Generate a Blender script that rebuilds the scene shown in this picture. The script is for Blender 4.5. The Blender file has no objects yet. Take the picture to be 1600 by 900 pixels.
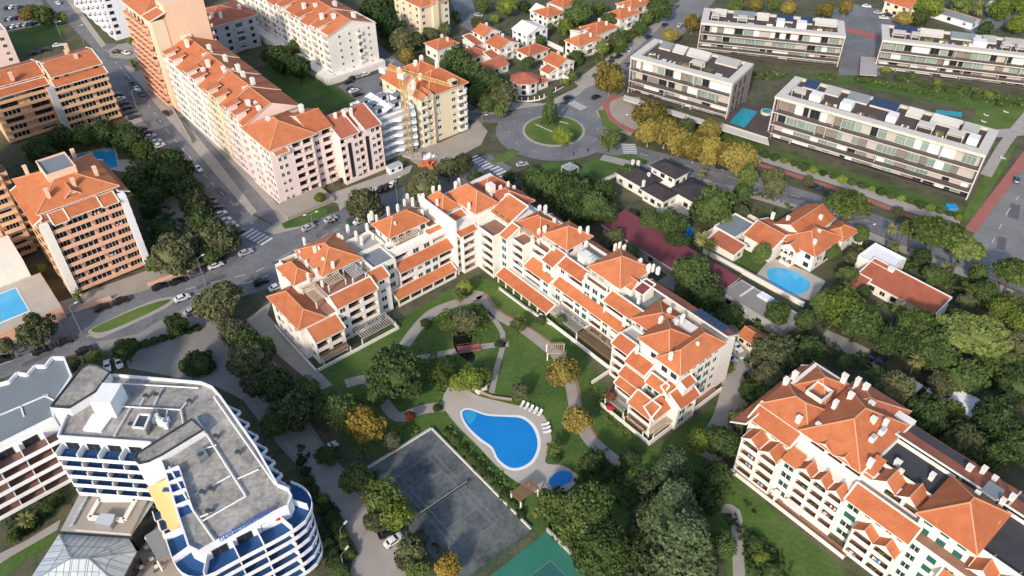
import bpy, math, random
import numpy as np
from mathutils import Vector, Matrix
R = math.radians
random.seed(7)
scene = bpy.context.scene
COL = scene.collection

# ---------------------------------------------------------------- camera
CAM_H, FOC, PITCH, ROLL = 149.0, 1255.0, R(40.3), R(-0.3)
_c, _s = math.cos(PITCH), math.sin(PITCH)
_R = Vector((1, 0, 0)); _F = Vector((0, _c, -_s)); _U = Vector((0, _s, _c))
CR = _R * math.cos(ROLL) + _U * math.sin(ROLL)
CU = -_R * math.sin(ROLL) + _U * math.cos(ROLL)
cam_d = bpy.data.cameras.new('camera'); cam = bpy.data.objects.new('camera', cam_d); COL.objects.link(cam)
cam_d.sensor_width = 36; cam_d.lens = 36 * FOC / 1600; cam_d.clip_start = 1; cam_d.clip_end = 6000
cam.matrix_world = Matrix(((CR.x, CU.x, -_F.x, 0), (CR.y, CU.y, -_F.y, 0), (CR.z, CU.z, -_F.z, CAM_H), (0, 0, 0, 1)))
scene.camera = cam

# ---------------------------------------------------------------- light
SUN_AZ, SUN_EL = 202.0, 29.0          # compass-like: clockwise from +Y
world = bpy.data.worlds.new('World'); scene.world = world; world.use_nodes = True
nt = world.node_tree; nt.nodes.clear()
o = nt.nodes.new('ShaderNodeOutputWorld'); bg = nt.nodes.new('ShaderNodeBackground'); sk = nt.nodes.new('ShaderNodeTexSky')
sk.sky_type = 'NISHITA'; sk.sun_disc = False; sk.sun_elevation = R(SUN_EL); sk.sun_rotation = R(SUN_AZ)
sk.air_density = 1.0; sk.dust_density = 1.6; sk.ozone_density = 1.0
bg.inputs[1].default_value = 0.15
nt.links.new(sk.outputs[0], bg.inputs[0]); nt.links.new(bg.outputs[0], o.inputs[0])
sun_d = bpy.data.lights.new('sun', 'SUN'); sun = bpy.data.objects.new('sun', sun_d); COL.objects.link(sun)
sun_d.energy = 2.5; sun_d.angle = R(4.0); sun_d.color = (1.0, 0.88, 0.75)
to_sun = Vector((math.sin(R(SUN_AZ)) * math.cos(R(SUN_EL)), math.cos(R(SUN_AZ)) * math.cos(R(SUN_EL)), math.sin(R(SUN_EL))))
sun.rotation_euler = to_sun.to_track_quat('Z', 'Y').to_euler()
sun.location = (0, 0, 400)
vs = scene.view_settings
vs.view_transform = 'Standard'; vs.look = 'None'; vs.exposure = 0.57; vs.gamma = 1.0; vs.use_curve_mapping = False

# ---------------------------------------------------------------- places
def G(px, py, z=0.0):
    """point of the photographed site at height z that is seen at photograph pixel (px, py)"""
    d = _F + CR * ((px - 800) / FOC) - CU * ((py - 450) / FOC)
    t = (z - CAM_H) / d.z
    return Vector((d.x * t, d.y * t, z))
GRID = R(-50)                          # street grid of the quarter
EU = Vector((math.cos(GRID), math.sin(GRID), 0)); EV = Vector((-math.sin(GRID), math.cos(GRID), 0))
def W(u, v, z=0.0):
    p = EU * u + EV * v
    return Vector((p.x, p.y, z))
def UV(px, py, z=0.0):
    p = G(px, py, z)
    return p.dot(EU), p.dot(EV)
def depth(p):
    return (Vector(p) - Vector((0, 0, CAM_H))).dot(_F)

# ---------------------------------------------------------------- materials
MATS = {}
def mat(name, col, rough=0.8, var=0.12, scale=0.6, fine=9.0, bump=0.0, metal=0.0, spec=0.3, col2=None, streak=False, trans=0.0, island=0.0, obj_rand=0.0, contrast=1.0, patch=None, pscale=0.5, pamt=0.5):
    m = bpy.data.materials.new(name); m.use_nodes = True; MATS[name] = m
    n = m.node_tree.nodes; l = m.node_tree.links
    b = n['Principled BSDF']
    b.inputs['Roughness'].default_value = rough; b.inputs['Metallic'].default_value = metal
    b.inputs['Specular IOR Level'].default_value = spec
    tc = n.new('ShaderNodeTexCoord')
    geo = n.new('ShaderNodeNewGeometry')
    src = geo.outputs['Position']
    if streak:
        mp = n.new('ShaderNodeMapping'); mp.inputs['Scale'].default_value = (1.6, 1.6, 0.22); l.new(src, mp.inputs[0]); src = mp.outputs[0]
    n1 = n.new('ShaderNodeTexNoise'); n1.inputs['Scale'].default_value = scale; n1.inputs['Detail'].default_value = 5; l.new(src, n1.inputs['Vector'])
    n2 = n.new('ShaderNodeTexNoise'); n2.inputs['Scale'].default_value = fine; n2.inputs['Detail'].default_value = 2; l.new(src, n2.inputs['Vector'])
    mx = n.new('ShaderNodeMath'); mx.operation = 'MULTIPLY_ADD'; mx.inputs[1].default_value = 0.55
    l.new(n2.outputs[0], mx.inputs[0])
    a2 = n.new('ShaderNodeMath'); a2.operation = 'MULTIPLY'; a2.inputs[1].default_value = 0.75; l.new(n1.outputs[0], a2.inputs[0]); l.new(a2.outputs[0], mx.inputs[2])
    fac = mx.outputs[0]
    if island:
        ia = n.new('ShaderNodeMath'); ia.operation = 'MULTIPLY_ADD'; ia.inputs[1].default_value = island; l.new(geo.outputs['Random Per Island'], ia.inputs[0]); l.new(fac, ia.inputs[2])
        sb = n.new('ShaderNodeMath'); sb.operation = 'SUBTRACT'; sb.inputs[1].default_value = island / 2; l.new(ia.outputs[0], sb.inputs[0]); fac = sb.outputs[0]
    if obj_rand:
        oi = n.new('ShaderNodeObjectInfo')
        ia = n.new('ShaderNodeMath'); ia.operation = 'MULTIPLY_ADD'; ia.inputs[1].default_value = obj_rand; l.new(oi.outputs['Random'], ia.inputs[0]); l.new(fac, ia.inputs[2])
        sb = n.new('ShaderNodeMath'); sb.operation = 'SUBTRACT'; sb.inputs[1].default_value = obj_rand / 2; l.new(ia.outputs[0], sb.inputs[0]); fac = sb.outputs[0]
    rp = n.new('ShaderNodeMapRange'); rp.inputs[1].default_value = 0.65 - 0.33 / contrast; rp.inputs[2].default_value = 0.65 + 0.33 / contrast; l.new(fac, rp.inputs[0])
    mc = n.new('ShaderNodeMix'); mc.data_type = 'RGBA'
    c = Vector(col)
    lo = c * (1 - var); hi = c * (1 + var)
    if col2: lo, hi = c, Vector(col2)
    mc.inputs[6].default_value = (*lo, 1); mc.inputs[7].default_value = (*[min(1, x) for x in hi], 1)
    l.new(rp.outputs[0], mc.inputs[0]); cout = mc.outputs[2]
    if patch:
        n3 = n.new('ShaderNodeTexNoise'); n3.inputs['Scale'].default_value = pscale; n3.inputs['Detail'].default_value = 7; n3.inputs['Roughness'].default_value = 0.65; l.new(geo.outputs['Position'], n3.inputs['Vector'])
        r3 = n.new('ShaderNodeMapRange'); r3.inputs[1].default_value = 0.5; r3.inputs[2].default_value = 0.68; r3.inputs[4].default_value = pamt; l.new(n3.outputs[0], r3.inputs[0])
        m3 = n.new('ShaderNodeMix'); m3.data_type = 'RGBA'; m3.inputs[7].default_value = (*patch, 1); l.new(r3.outputs[0], m3.inputs[0]); l.new(cout, m3.inputs[6]); cout = m3.outputs[2]
    l.new(cout, b.inputs['Base Color'])
    if bump:
        bp = n.new('ShaderNodeBump'); bp.inputs['Strength'].default_value = bump; bp.inputs['Distance'].default_value = 0.2
        l.new(n2.outputs[0], bp.inputs['Height']); l.new(bp.outputs[0], b.inputs['Normal'])
    if trans:
        out = n['Material Output']; t = n.new('ShaderNodeBsdfTranslucent'); ms = n.new('ShaderNodeMixShader'); ms.inputs[0].default_value = trans
        l.new(cout, t.inputs[0]); l.new(b.outputs[0], ms.inputs[1]); l.new(t.outputs[0], ms.inputs[2]); l.new(ms.outputs[0], out.inputs[0])
    return m
# ground and paving
mat('soil', (0.05, 0.062, 0.03), 0.95, scale=0.1, fine=2.0, col2=(0.14, 0.13, 0.08), bump=0.5, contrast=1.4, patch=(0.03, 0.05, 0.018), pscale=0.3, pamt=0.8)
mat('asphalt', (0.165, 0.17, 0.18), 0.9, 0.3, scale=0.11, fine=0.9, contrast=1.4, patch=(0.23, 0.23, 0.23), pscale=0.16, pamt=0.5)
mat('asphalt_pale', (0.2, 0.2, 0.2), 0.9, 0.26, scale=0.1, fine=1.0, contrast=1.4, patch=(0.13, 0.13, 0.135), pscale=0.2, pamt=0.6)
mat('pavement', (0.36, 0.33, 0.295), 0.9, 0.15, scale=0.25, fine=3.0)
mat('cobble', (0.25, 0.24, 0.225), 0.9, 0.2, scale=0.1, fine=2.2)
mat('plaza', (0.34, 0.30, 0.255), 0.9, 0.16, scale=0.2, fine=2.0)
mat('path', (0.33, 0.305, 0.275), 0.9, 0.16, scale=0.3, fine=3.0)
mat('red_path', (0.34, 0.13, 0.11), 0.9, 0.15, scale=0.3, fine=3.0)
mat('brick_edge', (0.33, 0.15, 0.10), 0.9, 0.2, scale=0.5, fine=6.0)
mat('paint', (0.62, 0.62, 0.6), 0.8, 0.25, scale=0.9, fine=5.0)
mat('lawn', (0.034, 0.08, 0.016), 0.95, scale=0.09, fine=1.1, col2=(0.095, 0.165, 0.034), bump=0.6, contrast=1.4, patch=(0.14, 0.14, 0.055), pscale=0.22, pamt=0.45)
mat('lawn_bright', (0.05, 0.105, 0.018), 0.95, scale=0.12, fine=1.5, col2=(0.13, 0.19, 0.04), bump=0.6, contrast=1.4, patch=(0.15, 0.15, 0.06), pscale=0.3, pamt=0.4)
mat('deck_stone', (0.43, 0.39, 0.34), 0.85, 0.13, scale=0.3, fine=3.0)
mat('dark_deck', (0.085, 0.065, 0.06), 0.8, 0.2, scale=0.4, fine=4.0)
mat('court_grey', (0.05, 0.062, 0.066), 0.85, scale=0.13, fine=0.9, col2=(0.15, 0.165, 0.165), contrast=1.7, patch=(0.19, 0.20, 0.19), pscale=0.14, pamt=0.5)
mat('court_green', (0.03, 0.17, 0.12), 0.85, 0.12, scale=0.2, fine=1.6)
# buildings
mat('white', (0.79, 0.75, 0.68), 0.85, 0.09, scale=0.5, fine=3.0, streak=True, patch=(0.56, 0.51, 0.44), pscale=0.8, pamt=0.3)
mat('white_cool', (0.79, 0.80, 0.82), 0.75, 0.08, scale=0.4, fine=3.0, streak=True, patch=(0.58, 0.58, 0.57), pscale=0.8, pamt=0.3)
mat('cream', (0.74, 0.63, 0.44), 0.85, 0.08, scale=0.5, fine=3.0, streak=True)
mat('beige', (0.46, 0.42, 0.37), 0.85, 0.08, scale=0.5, fine=3.0, streak=True)
mat('pink', (0.80, 0.635, 0.585), 0.85, 0.07, scale=0.5, fine=3.0, streak=True)
mat('peach', (0.80, 0.55, 0.39), 0.85, 0.07, scale=0.5, fine=3.0, streak=True)
mat('orange_wall', (0.78, 0.42, 0.27), 0.85, 0.08, scale=0.5, fine=3.0, streak=True)
mat('salmon', (0.74, 0.43, 0.29), 0.85, 0.08, scale=0.5, fine=3.0, streak=True)
mat('ochre', (0.70, 0.44, 0.26), 0.85, 0.08, scale=0.5, fine=3.0, streak=True)
mat('yellow_wall', (0.80, 0.56, 0.24), 0.85, 0.06, scale=0.5, fine=3.0, streak=True)
mat('grey_wall', (0.42, 0.44, 0.46), 0.85, 0.1, scale=0.5, fine=3.0, streak=True)
mat('mauve_wall', (0.30, 0.23, 0.22), 0.85, 0.1, scale=0.5, fine=3.0, streak=True)
mat('dark_wall', (0.075, 0.07, 0.07), 0.85, 0.15, scale=0.5, fine=3.0)
mat('concrete', (0.36, 0.35, 0.33), 0.9, 0.16, scale=0.3, fine=3.0)
mat('slab_edge', (0.56, 0.53, 0.48), 0.85, 0.08, scale=0.4, fine=3.0)
mat('tile', (0.41, 0.118, 0.048), 0.85, scale=0.35, fine=4.5, col2=(0.55, 0.19, 0.08), bump=0.6, obj_rand=0.32, contrast=1.25, patch=(0.27, 0.105, 0.05), pscale=0.55, pamt=0.45)
mat('tile_red', (0.36, 0.10, 0.055), 0.85, scale=0.45, fine=5.5, col2=(0.45, 0.15, 0.085), bump=0.5, obj_rand=0.3, contrast=1.2, patch=(0.18, 0.085, 0.06), pscale=0.55, pamt=0.45)
mat('tile_dark', (0.032, 0.028, 0.032), 0.85, scale=0.5, fine=5.5, col2=(0.062, 0.052, 0.055), bump=0.4)
mat('maroon', (0.17, 0.045, 0.055), 0.8, 0.15, scale=0.25, fine=3.0)
mat('ridge', (0.62, 0.31, 0.17), 0.85, 0.15, scale=0.8, fine=6)
mat('terrace_tile', (0.28, 0.15, 0.10), 0.85, 0.18, scale=0.5, fine=5)
mat('gravel_roof', (0.19, 0.18, 0.165), 0.95, scale=0.2, fine=1.3, col2=(0.46, 0.435, 0.39), contrast=1.5, patch=(0.13, 0.115, 0.095), pscale=0.6, pamt=0.55)
mat('membrane', (0.19, 0.22, 0.235), 0.8, 0.15, scale=0.15, fine=1.5)
mat('bitumen', (0.05, 0.052, 0.058), 0.85, 0.25, scale=0.4, fine=3)
mat('shutter', (0.02, 0.11, 0.085), 0.6, 0.15, fine=6)
mat('glass', (0.02, 0.026, 0.032), 0.12, 0.3, scale=0.35, fine=0.8, spec=0.5)
mat('glass_green', (0.21, 0.29, 0.26), 0.15, 0.2, scale=0.3, fine=0.8, spec=0.5, obj_rand=0.5)
mat('glass_roof', (0.42, 0.47, 0.50), 0.18, 0.14, scale=0.3, fine=1.5, spec=0.6, obj_rand=0.55)
mat('frame_white', (0.75, 0.75, 0.73), 0.6, 0.05)
mat('frame_dark', (0.06, 0.065, 0.07), 0.5, 0.1)
mat('loggia_shade', (0.26, 0.20, 0.16), 0.85, 0.15)  # recess shade painted in: dark tan for the back walls of loggias
mat('blind', (0.5, 0.48, 0.44), 0.8, 0.1)
mat('blue_floor', (0.016, 0.07, 0.20), 0.6, 0.12, scale=0.8, fine=4)
mat('blue_sign', (0.05, 0.12, 0.5), 0.5, 0.05)
mat('solar', (0.03, 0.05, 0.10), 0.2, 0.15, spec=0.6)
mat('wood', (0.24, 0.14, 0.085), 0.8, 0.2, scale=1, fine=6)
mat('pale_wood', (0.50, 0.40, 0.30), 0.8, 0.15, scale=1, fine=6)
mat('brown_band', (0.19, 0.105, 0.085), 0.8, 0.15)
mat('metal_grey', (0.35, 0.36, 0.37), 0.45, 0.1, metal=0.5)
mat('crane_yellow', (0.60, 0.42, 0.16), 0.5, 0.1)
mat('awning_white', (0.72, 0.72, 0.70), 0.8, 0.05)
mat('red_cloth', (0.4, 0.03, 0.04), 0.8, 0.1)
mat('blue_cloth', (0.02, 0.28, 0.62), 0.7, 0.1)
mat('pool', (0.006, 0.17, 0.50), 0.06, scale=0.09, fine=1.6, spec=0.5, col2=(0.015, 0.26, 0.66), bump=0.12)
mat('pool_mid', (0.02, 0.26, 0.55), 0.06, scale=0.12, fine=1.6, spec=0.5, col2=(0.04, 0.36, 0.66), bump=0.12)
mat('pool_light', (0.03, 0.35, 0.66), 0.06, scale=0.12, fine=1.5, spec=0.5, col2=(0.09, 0.5, 0.8), bump=0.12)
mat('pool_teal', (0.012, 0.27, 0.34), 0.08, 0.10, scale=0.2, fine=1.5, spec=0.5)
mat('pond', (0.012, 0.014, 0.010), 0.06, 0.3, spec=0.5)
# plants
def leafmat(name, a, b, tr=0.25): mat(name, a, 0.75, scale=0.3, fine=2.5, col2=b, trans=tr, island=0.5, obj_rand=0.6, spec=0.2)
leafmat('leaf_dark', (0.032, 0.058, 0.020), (0.110, 0.162, 0.048))
leafmat('leaf_mid', (0.046, 0.081, 0.021), (0.156, 0.208, 0.058))
leafmat('leaf_olive', (0.058, 0.072, 0.032), (0.175, 0.182, 0.085))
leafmat('leaf_yellow', (0.116, 0.095, 0.021), (0.342, 0.277, 0.071))
leafmat('leaf_gold', (0.147, 0.105, 0.019), (0.378, 0.271, 0.053))
leafmat('leaf_bright', (0.081, 0.121, 0.021), (0.260, 0.325, 0.058))
leafmat('leaf_pine', (0.058, 0.092, 0.021), (0.208, 0.260, 0.072))
leafmat('leaf_cedar', (0.042, 0.069, 0.032), (0.147, 0.195, 0.088))
leafmat('leaf_palm', (0.074, 0.095, 0.021), (0.260, 0.260, 0.083))
leafmat('leaf_red', (0.126, 0.037, 0.021), (0.260, 0.094, 0.059))
mat('bark', (0.09, 0.07, 0.05), 0.95, 0.25, scale=1.5, fine=8)
mat('bark_pale', (0.30, 0.27, 0.22), 0.95, 0.2, scale=1.5, fine=8)
# cars
for nm, c in dict(white=(0.75, 0.76, 0.77), silver=(0.42, 0.44, 0.46), grey=(0.13, 0.14, 0.15), black=(0.012, 0.013, 0.016), navy=(0.02, 0.035, 0.07), red=(0.28, 0.02, 0.025), teal=(0.02, 0.09, 0.11), green=(0.02, 0.10, 0.05)).items():
    mat('car_' + nm, c, 0.28, 0.02, spec=0.6)
mat('cloth_dark', (0.03, 0.035, 0.05), 0.9, 0.1)
mat('cloth_vest', (0.5, 0.55, 0.08), 0.8, 0.1)
mat('skin', (0.45, 0.28, 0.2), 0.7, 0.05)
mat('asphalt_new', (0.11, 0.113, 0.12), 0.9, 0.2, scale=0.4, fine=3)
mat('tyre', (0.012, 0.012, 0.012), 0.9, 0.1)
mat('lamp_lens', (0.7, 0.7, 0.66), 0.2, 0.05)
mat('tail_lens', (0.35, 0.01, 0.01), 0.3, 0.05)

# ---------------------------------------------------------------- mesh building
class MB:
    def __init__(s): s.v = []; s.f = []; s.m = []; s.mats = []
    def mi(s, m):
        if m not in s.mats: s.mats.append(m)
        return s.mats.index(m)
    def face(s, pts, m):
        i = len(s.v); s.v.extend([tuple(p) for p in pts]); s.f.append(tuple(range(i, i + len(pts)))); s.m.append(s.mi(m))
    def box(s, x0, x1, y0, y1, z0, z1, m, top=None):
        if x1 < x0: x0, x1 = x1, x0
        if y1 < y0: y0, y1 = y1, y0
        i = len(s.v)
        s.v += [(x0, y0, z0), (x1, y0, z0), (x1, y1, z0), (x0, y1, z0), (x0, y0, z1), (x1, y0, z1), (x1, y1, z1), (x0, y1, z1)]
        k = s.mi(m); kt = s.mi(top) if top else k
        for q, mm in (((0, 3, 2, 1), k), ((4, 5, 6, 7), kt), ((0, 1, 5, 4), k), ((1, 2, 6, 5), k), ((2, 3, 7, 6), k), ((3, 0, 4, 7), k)):
            s.f.append(tuple(i + a for a in q)); s.m.append(mm)
    def prism(s, poly, z0, z1, m, top=None):
        poly = [(p[0], p[1]) for p in poly]
        a = sum(poly[i - 1][0] * poly[i][1] - poly[i][0] * poly[i - 1][1] for i in range(len(poly)))
        if a < 0: poly = poly[::-1]
        n = len(poly); i = len(s.v)
        s.v += [(x, y, z0) for x, y in poly] + [(x, y, z1) for x, y in poly]
        k = s.mi(m); kt = s.mi(top) if top else k
        s.f.append(tuple(range(i + n - 1, i - 1, -1))); s.m.append(k)
        s.f.append(tuple(range(i + n, i + 2 * n))); s.m.append(kt)
        for j in range(n):
            s.f.append((i + j, i + (j + 1) % n, i + n + (j + 1) % n, i + n + j)); s.m.append(k)
    def bar(s, a, b, w, h, m, up=(0, 0, 1)):
        a = Vector(a); b = Vector(b); d = (b - a)
        if d.length < 1e-6: return
        d.normalize(); up = Vector(up)
        if abs(d.dot(up)) > 0.98: up = Vector((1, 0, 0))
        x = d.cross(up).normalized() * (w / 2); y = x.cross(d).normalized() * (h / 2)
        i = len(s.v)
        for p in (a, b): s.v += [tuple(p - x - y), tuple(p + x - y), tuple(p + x + y), tuple(p - x + y)]
        k = s.mi(m)
        for q in ((0, 1, 2, 3), (7, 6, 5, 4), (0, 4, 5, 1), (1, 5, 6, 2), (2, 6, 7, 3), (3, 7, 4, 0)):
            s.f.append(tuple(i + a_ for a_ in q)); s.m.append(k)
    def tube(s, pts, rad, m, n=7):
        k = s.mi(m); base = []
        for j, p in enumerate(pts):
            p = Vector(p); q = Vector(pts[min(j + 1, len(pts) - 1)]) - Vector(pts[max(j - 1, 0)]); q.normalize()
            a = q.cross(Vector((0, 0, 1)));
            if a.length < 0.05: a = q.cross(Vector((1, 0, 0)))
            a.normalize(); b = q.cross(a)
            i = len(s.v); base.append(i)
            for t in range(n):
                an = 2 * math.pi * t / n
                s.v.append(tuple(p + (a * math.cos(an) + b * math.sin(an)) * rad[j]))
        for j in range(len(pts) - 1):
            for t in range(n):
                s.f.append((base[j] + t, base[j] + (t + 1) % n, base[j + 1] + (t + 1) % n, base[j + 1] + t)); s.m.append(k)
        s.f.append(tuple(base[-1] + t for t in range(n))); s.m.append(k)
    def mesh(s, name, smooth=False):
        me = bpy.data.meshes.new(name); me.from_pydata(s.v, [], s.f)
        for m in s.mats: me.materials.append(MATS[m])
        me.polygons.foreach_set('material_index', s.m)
        if smooth: me.polygons.foreach_set('use_smooth', [True] * len(s.f))
        me.update(); return me
    def build(s, name, parent=None, loc=(0, 0, 0), rz=0.0, smooth=False):
        return link(name, s.mesh(name, smooth), parent, loc, rz)
def link(name, me, parent=None, loc=(0, 0, 0), rz=0.0, sc=None):
    ob = bpy.data.objects.new(name, me); COL.objects.link(ob)
    ob.location = loc; ob.rotation_euler = (0, 0, rz)
    if sc: ob.scale = sc
    if parent: ob.parent = parent
    return ob
def tag(ob, label, cat, group=None):
    ob['label'] = label; ob['category'] = cat
    if group: ob['group'] = group
    return ob
def empty(name, label, cat, loc, rz=0.0, group=None):
    e = link(name, None, None, loc, rz); e.empty_display_size = 1
    return tag(e, label, cat, group)
def structure(ob): ob['kind'] = 'structure'; return ob
def gpoly(name, pix, m, z, parent=None, thick=0.0, edge=None):
    """a sheet (or low slab) of ground seen through a polygon of photograph pixels"""
    mb = MB(); pts = [G(x, y) for x, y in pix]
    if thick: mb.prism([(p.x, p.y) for p in pts], -0.05, z, edge or m, m)
    else:
        pp = [(p.x, p.y) for p in pts]
        if sum(pp[i - 1][0] * pp[i][1] - pp[i][0] * pp[i - 1][1] for i in range(len(pp))) < 0: pp = pp[::-1]
        mb.face([(x, y, z) for x, y in pp], m)
    ob = mb.build(name, parent)
    return ob if parent else structure(ob)
def smooth_poly(pix, n=4):
    """closed Catmull-Rom through the pixels"""
    out = []; L = len(pix)
    for i in range(L):
        p0, p1, p2, p3 = (Vector((*pix[(i + k) % L], 0)) for k in (-1, 0, 1, 2))
        for t in range(n):
            t /= n
            q = 0.5 * ((2 * p1) + (p2 - p0) * t + (2 * p0 - 5 * p1 + 4 * p2 - p3) * t * t + (3 * p1 - p0 - 3 * p2 + p3) * t ** 3)
            out.append((q.x, q.y))
    return out
def ribbon(pts, w):
    """polygon of a band of width w (m) along world points"""
    L = []; Rr = []
    for i, p in enumerate(pts):
        d = (pts[min(i + 1, len(pts) - 1)] - pts[max(i - 1, 0)]); d.z = 0; d.normalize()
        n = Vector((-d.y, d.x, 0)) * (w / 2)
        L.append(p + n); Rr.append(p - n)
    return L, Rr
def gribbon(name, pix, w, m, z, parent=None):
    pts = [G(x, y) for x, y in pix]
    # refine
    ref = []
    for i in range(len(pts) - 1):
        p0 = pts[max(i - 1, 0)]; p1 = pts[i]; p2 = pts[i + 1]; p3 = pts[min(i + 2, len(pts) - 1)]
        for t in range(4):
            t /= 4
            ref.append(0.5 * ((2 * p1) + (p2 - p0) * t + (2 * p0 - 5 * p1 + 4 * p2 - p3) * t * t + (3 * p1 - p0 - 3 * p2 + p3) * t ** 3))
    ref.append(pts[-1])
    L, Rr = ribbon(ref, w); mb = MB()
    for i in range(len(L) - 1):
        mb.face([(*Rr[i].xy, z), (*Rr[i + 1].xy, z), (*L[i + 1].xy, z), (*L[i].xy, z)], m)
    ob = mb.build(name, parent)
    return ob if parent else structure(ob)
# ================================================================= ground, roads, lawns, paths
mb = MB(); n = 24; a0, a1, b0, b1 = -1500, 1500, -400, 2600
mb.face([(a0, b0, 0), (a1, b0, 0), (a1, b1, 0), (a0, b1, 0)], 'soil')
structure(mb.build('ground'))
# roads
road_av = gpoly('avenue_road', [(-60, 560), (0, 533), (100, 493), (250, 445), (345, 406), (390, 376), (445, 360), (520, 333), (600, 303), (700, 268), (762, 240), (800, 262), (760, 290), (690, 305), (600, 345), (520, 385), (440, 442), (400, 457), (300, 484), (215, 525), (100, 558), (0, 592), (-60, 615)], 'asphalt', 0.012)
road_left = gpoly('side_street_road', [(40, -30), (95, -30), (110, 0), (165, 68), (215, 70), (232, 88), (198, 104), (228, 140), (262, 184), (296, 224), (345, 280), (400, 340), (448, 362), (430, 385), (380, 385), (330, 335), (262, 262), (235, 232), (205, 190), (175, 150), (160, 108), (150, 80), (95, 25)], 'asphalt', 0.016)
gpoly('ramp_road', [(272, 180), (308, 186), (345, 232), (400, 292), (440, 338), (430, 352), (404, 338), (360, 288), (310, 230)], 'asphalt', 0.020)
RC = G(865, 204); RCR = 11.7
mb = MB(); ring = [(RC.x + 21.5 * math.cos(t * math.pi / 24), RC.y + 21.5 * math.sin(t * math.pi / 24)) for t in range(48)]
mb.face([(x, y, 0.024) for x, y in ring], 'asphalt'); road_ring = structure(mb.build('roundabout_road'))
gribbon('north_street_road', [(905, 178), (935, 150), (985, 100), (1040, 50), (1085, 5), (1110, -20)], 15.5, 'asphalt_pale', 0.028)
road_e = gribbon('east_avenue_road', [(915, 222), (960, 232), (1060, 258), (1200, 294), (1310, 328), (1400, 362), (1500, 400), (1580, 432), (1660, 465)], 10, 'asphalt', 0.020)
road_r = gpoly('wide_east_road', [(1660, 180), (1600, 262), (1555, 320), (1515, 375), (1530, 412), (1600, 440), (1700, 460)], 'asphalt_pale', 0.026)
gribbon('west_street_road', [(835, 190), (790, 184), (740, 178), (690, 150), (640, 120), (600, 93), (565, 60)], 9, 'asphalt', 0.028)
gpoly('flat_yard_road', [(525, 135), (600, 112), (640, 110), (630, 140), (600, 150), (560, 158)], 'asphalt', 0.033)
gpoly('villa_street_road', [(700, -10), (735, -10), (745, 25), (800, 60), (770, 70), (720, 40)], 'asphalt', 0.018)
gpoly('far_north_road', [(1290, 20), (1330, 5), (1420, 25), (1420, 48), (1360, 62), (1325, 48)], 'asphalt', 0.016)
gribbon('far_corner_road', [(1520, 52), (1560, 32), (1620, 5)], 9, 'asphalt', 0.02)
gpoly('flats_court_paving', [(1316, 45), (1385, 50), (1375, 118), (1310, 118)], 'asphalt', 0.012)
gribbon('car_park_paving', [(385, 62), (415, 42), (440, 55)], 26, 'pavement', 0.014)
gpoly('west_car_park_paving', [(-20, 0), (60, -10), (75, 20), (60, 42), (-20, 52)], 'asphalt', 0.014)
# pavements
gpoly('pavement_strip', [(98, -8), (108, -8), (166, 71), (159, 75)], 'pavement', 0.13, thick=1)
gpoly('pavement_median', [(194, 103), (205, 103), (225, 119), (262, 165), (302, 205), (345, 258), (402, 331), (393, 337), (340, 277), (296, 224), (262, 186), (226, 141)], 'pavement', 0.13, thick=1)
gpoly('tower_forecourt', [(205, 100), (222, 108), (262, 140), (300, 180), (275, 186), (250, 160)], 'plaza', 0.12, thick=1)
gpoly('corner_pavement', [(168, 80), (185, 70), (232, 60), (245, 85), (200, 92), (176, 90)], 'plaza', 0.12, thick=1)
gpoly('pink_row_pavement', [(280, 160), (300, 168), (345, 222), (402, 285), (440, 326), (470, 322), (530, 298), (592, 276), (645, 258), (640, 270), (602, 287), (572, 300), (545, 318), (531, 330), (528, 318), (512, 312), (500, 322), (505, 336), (470, 356), (430, 366), (412, 362), (436, 346), (430, 332), (398, 296), (340, 234), (296, 190)], 'pavement', 0.13, thick=1)
gpoly('corner_plaza', [(640, 250), (650, 232), (690, 222), (728, 205), (745, 186), (762, 205), (752, 226), (715, 246), (660, 262)], 'plaza', 0.12, thick=1)
gpoly('tower_block_pavement', [(-40, 545), (60, 505), (150, 478), (250, 446), (345, 402), (372, 386), (378, 377), (350, 352), (300, 325), (250, 335), (238, 420), (100, 470), (-40, 520)], 'plaza', 0.13, thick=1)
gpoly('bay_pavement', [(168, 150), (185, 142), (214, 178), (262, 235), (330, 312), (375, 358), (365, 372), (330, 350), (250, 250), (215, 205), (180, 165)], 'pavement', 0.02)
gpoly('shaded_yard_paving', [(222, 312), (250, 300), (285, 312), (320, 365), (312, 385), (275, 372), (235, 370)], 'pavement', 0.15)
gpoly('avenue_south_pavement', [(150, 535), (215, 522), (262, 494), (300, 475), (330, 470), (300, 505), (215, 545), (160, 548)], 'cobble', 0.10, thick=1)
gpoly('pavement_by_complex', [(385, 500), (425, 470), (418, 492), (500, 582), (520, 602), (500, 610), (440, 560)], 'path', 0.10, thick=1)
gpoly('hotel_forecourt', [(190, 540), (300, 500), (335, 485), (390, 505), (440, 580), (480, 655), (520, 715), (575, 770), (620, 800), (665, 900), (690, 960), (540, 960), (552, 870), (540, 830), (480, 745), (430, 690), (380, 625), (330, 600), (200, 575)], 'cobble', 0.02)
gpoly('hotel_drive', [(430, 650), (470, 655), (520, 720), (580, 800), (620, 840), (650, 900), (660, 960), (535, 960), (545, 905), (555, 860), (540, 820), (490, 750), (440, 690)], 'path', 0.03)
gpoly('villa_walk_west', [(735, 175), (770, 158), (850, 162), (900, 138), (940, 102), (945, 110), (905, 148), (880, 160), (820, 168), (770, 178)], 'pavement', 0.13, thick=1)
gpoly('villa_walk', [(897, 128), (930, 103), (1000, 55), (1046, 12), (1040, 35), (985, 85), (935, 130), (910, 140)], 'pavement', 0.14, thick=1)
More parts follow.
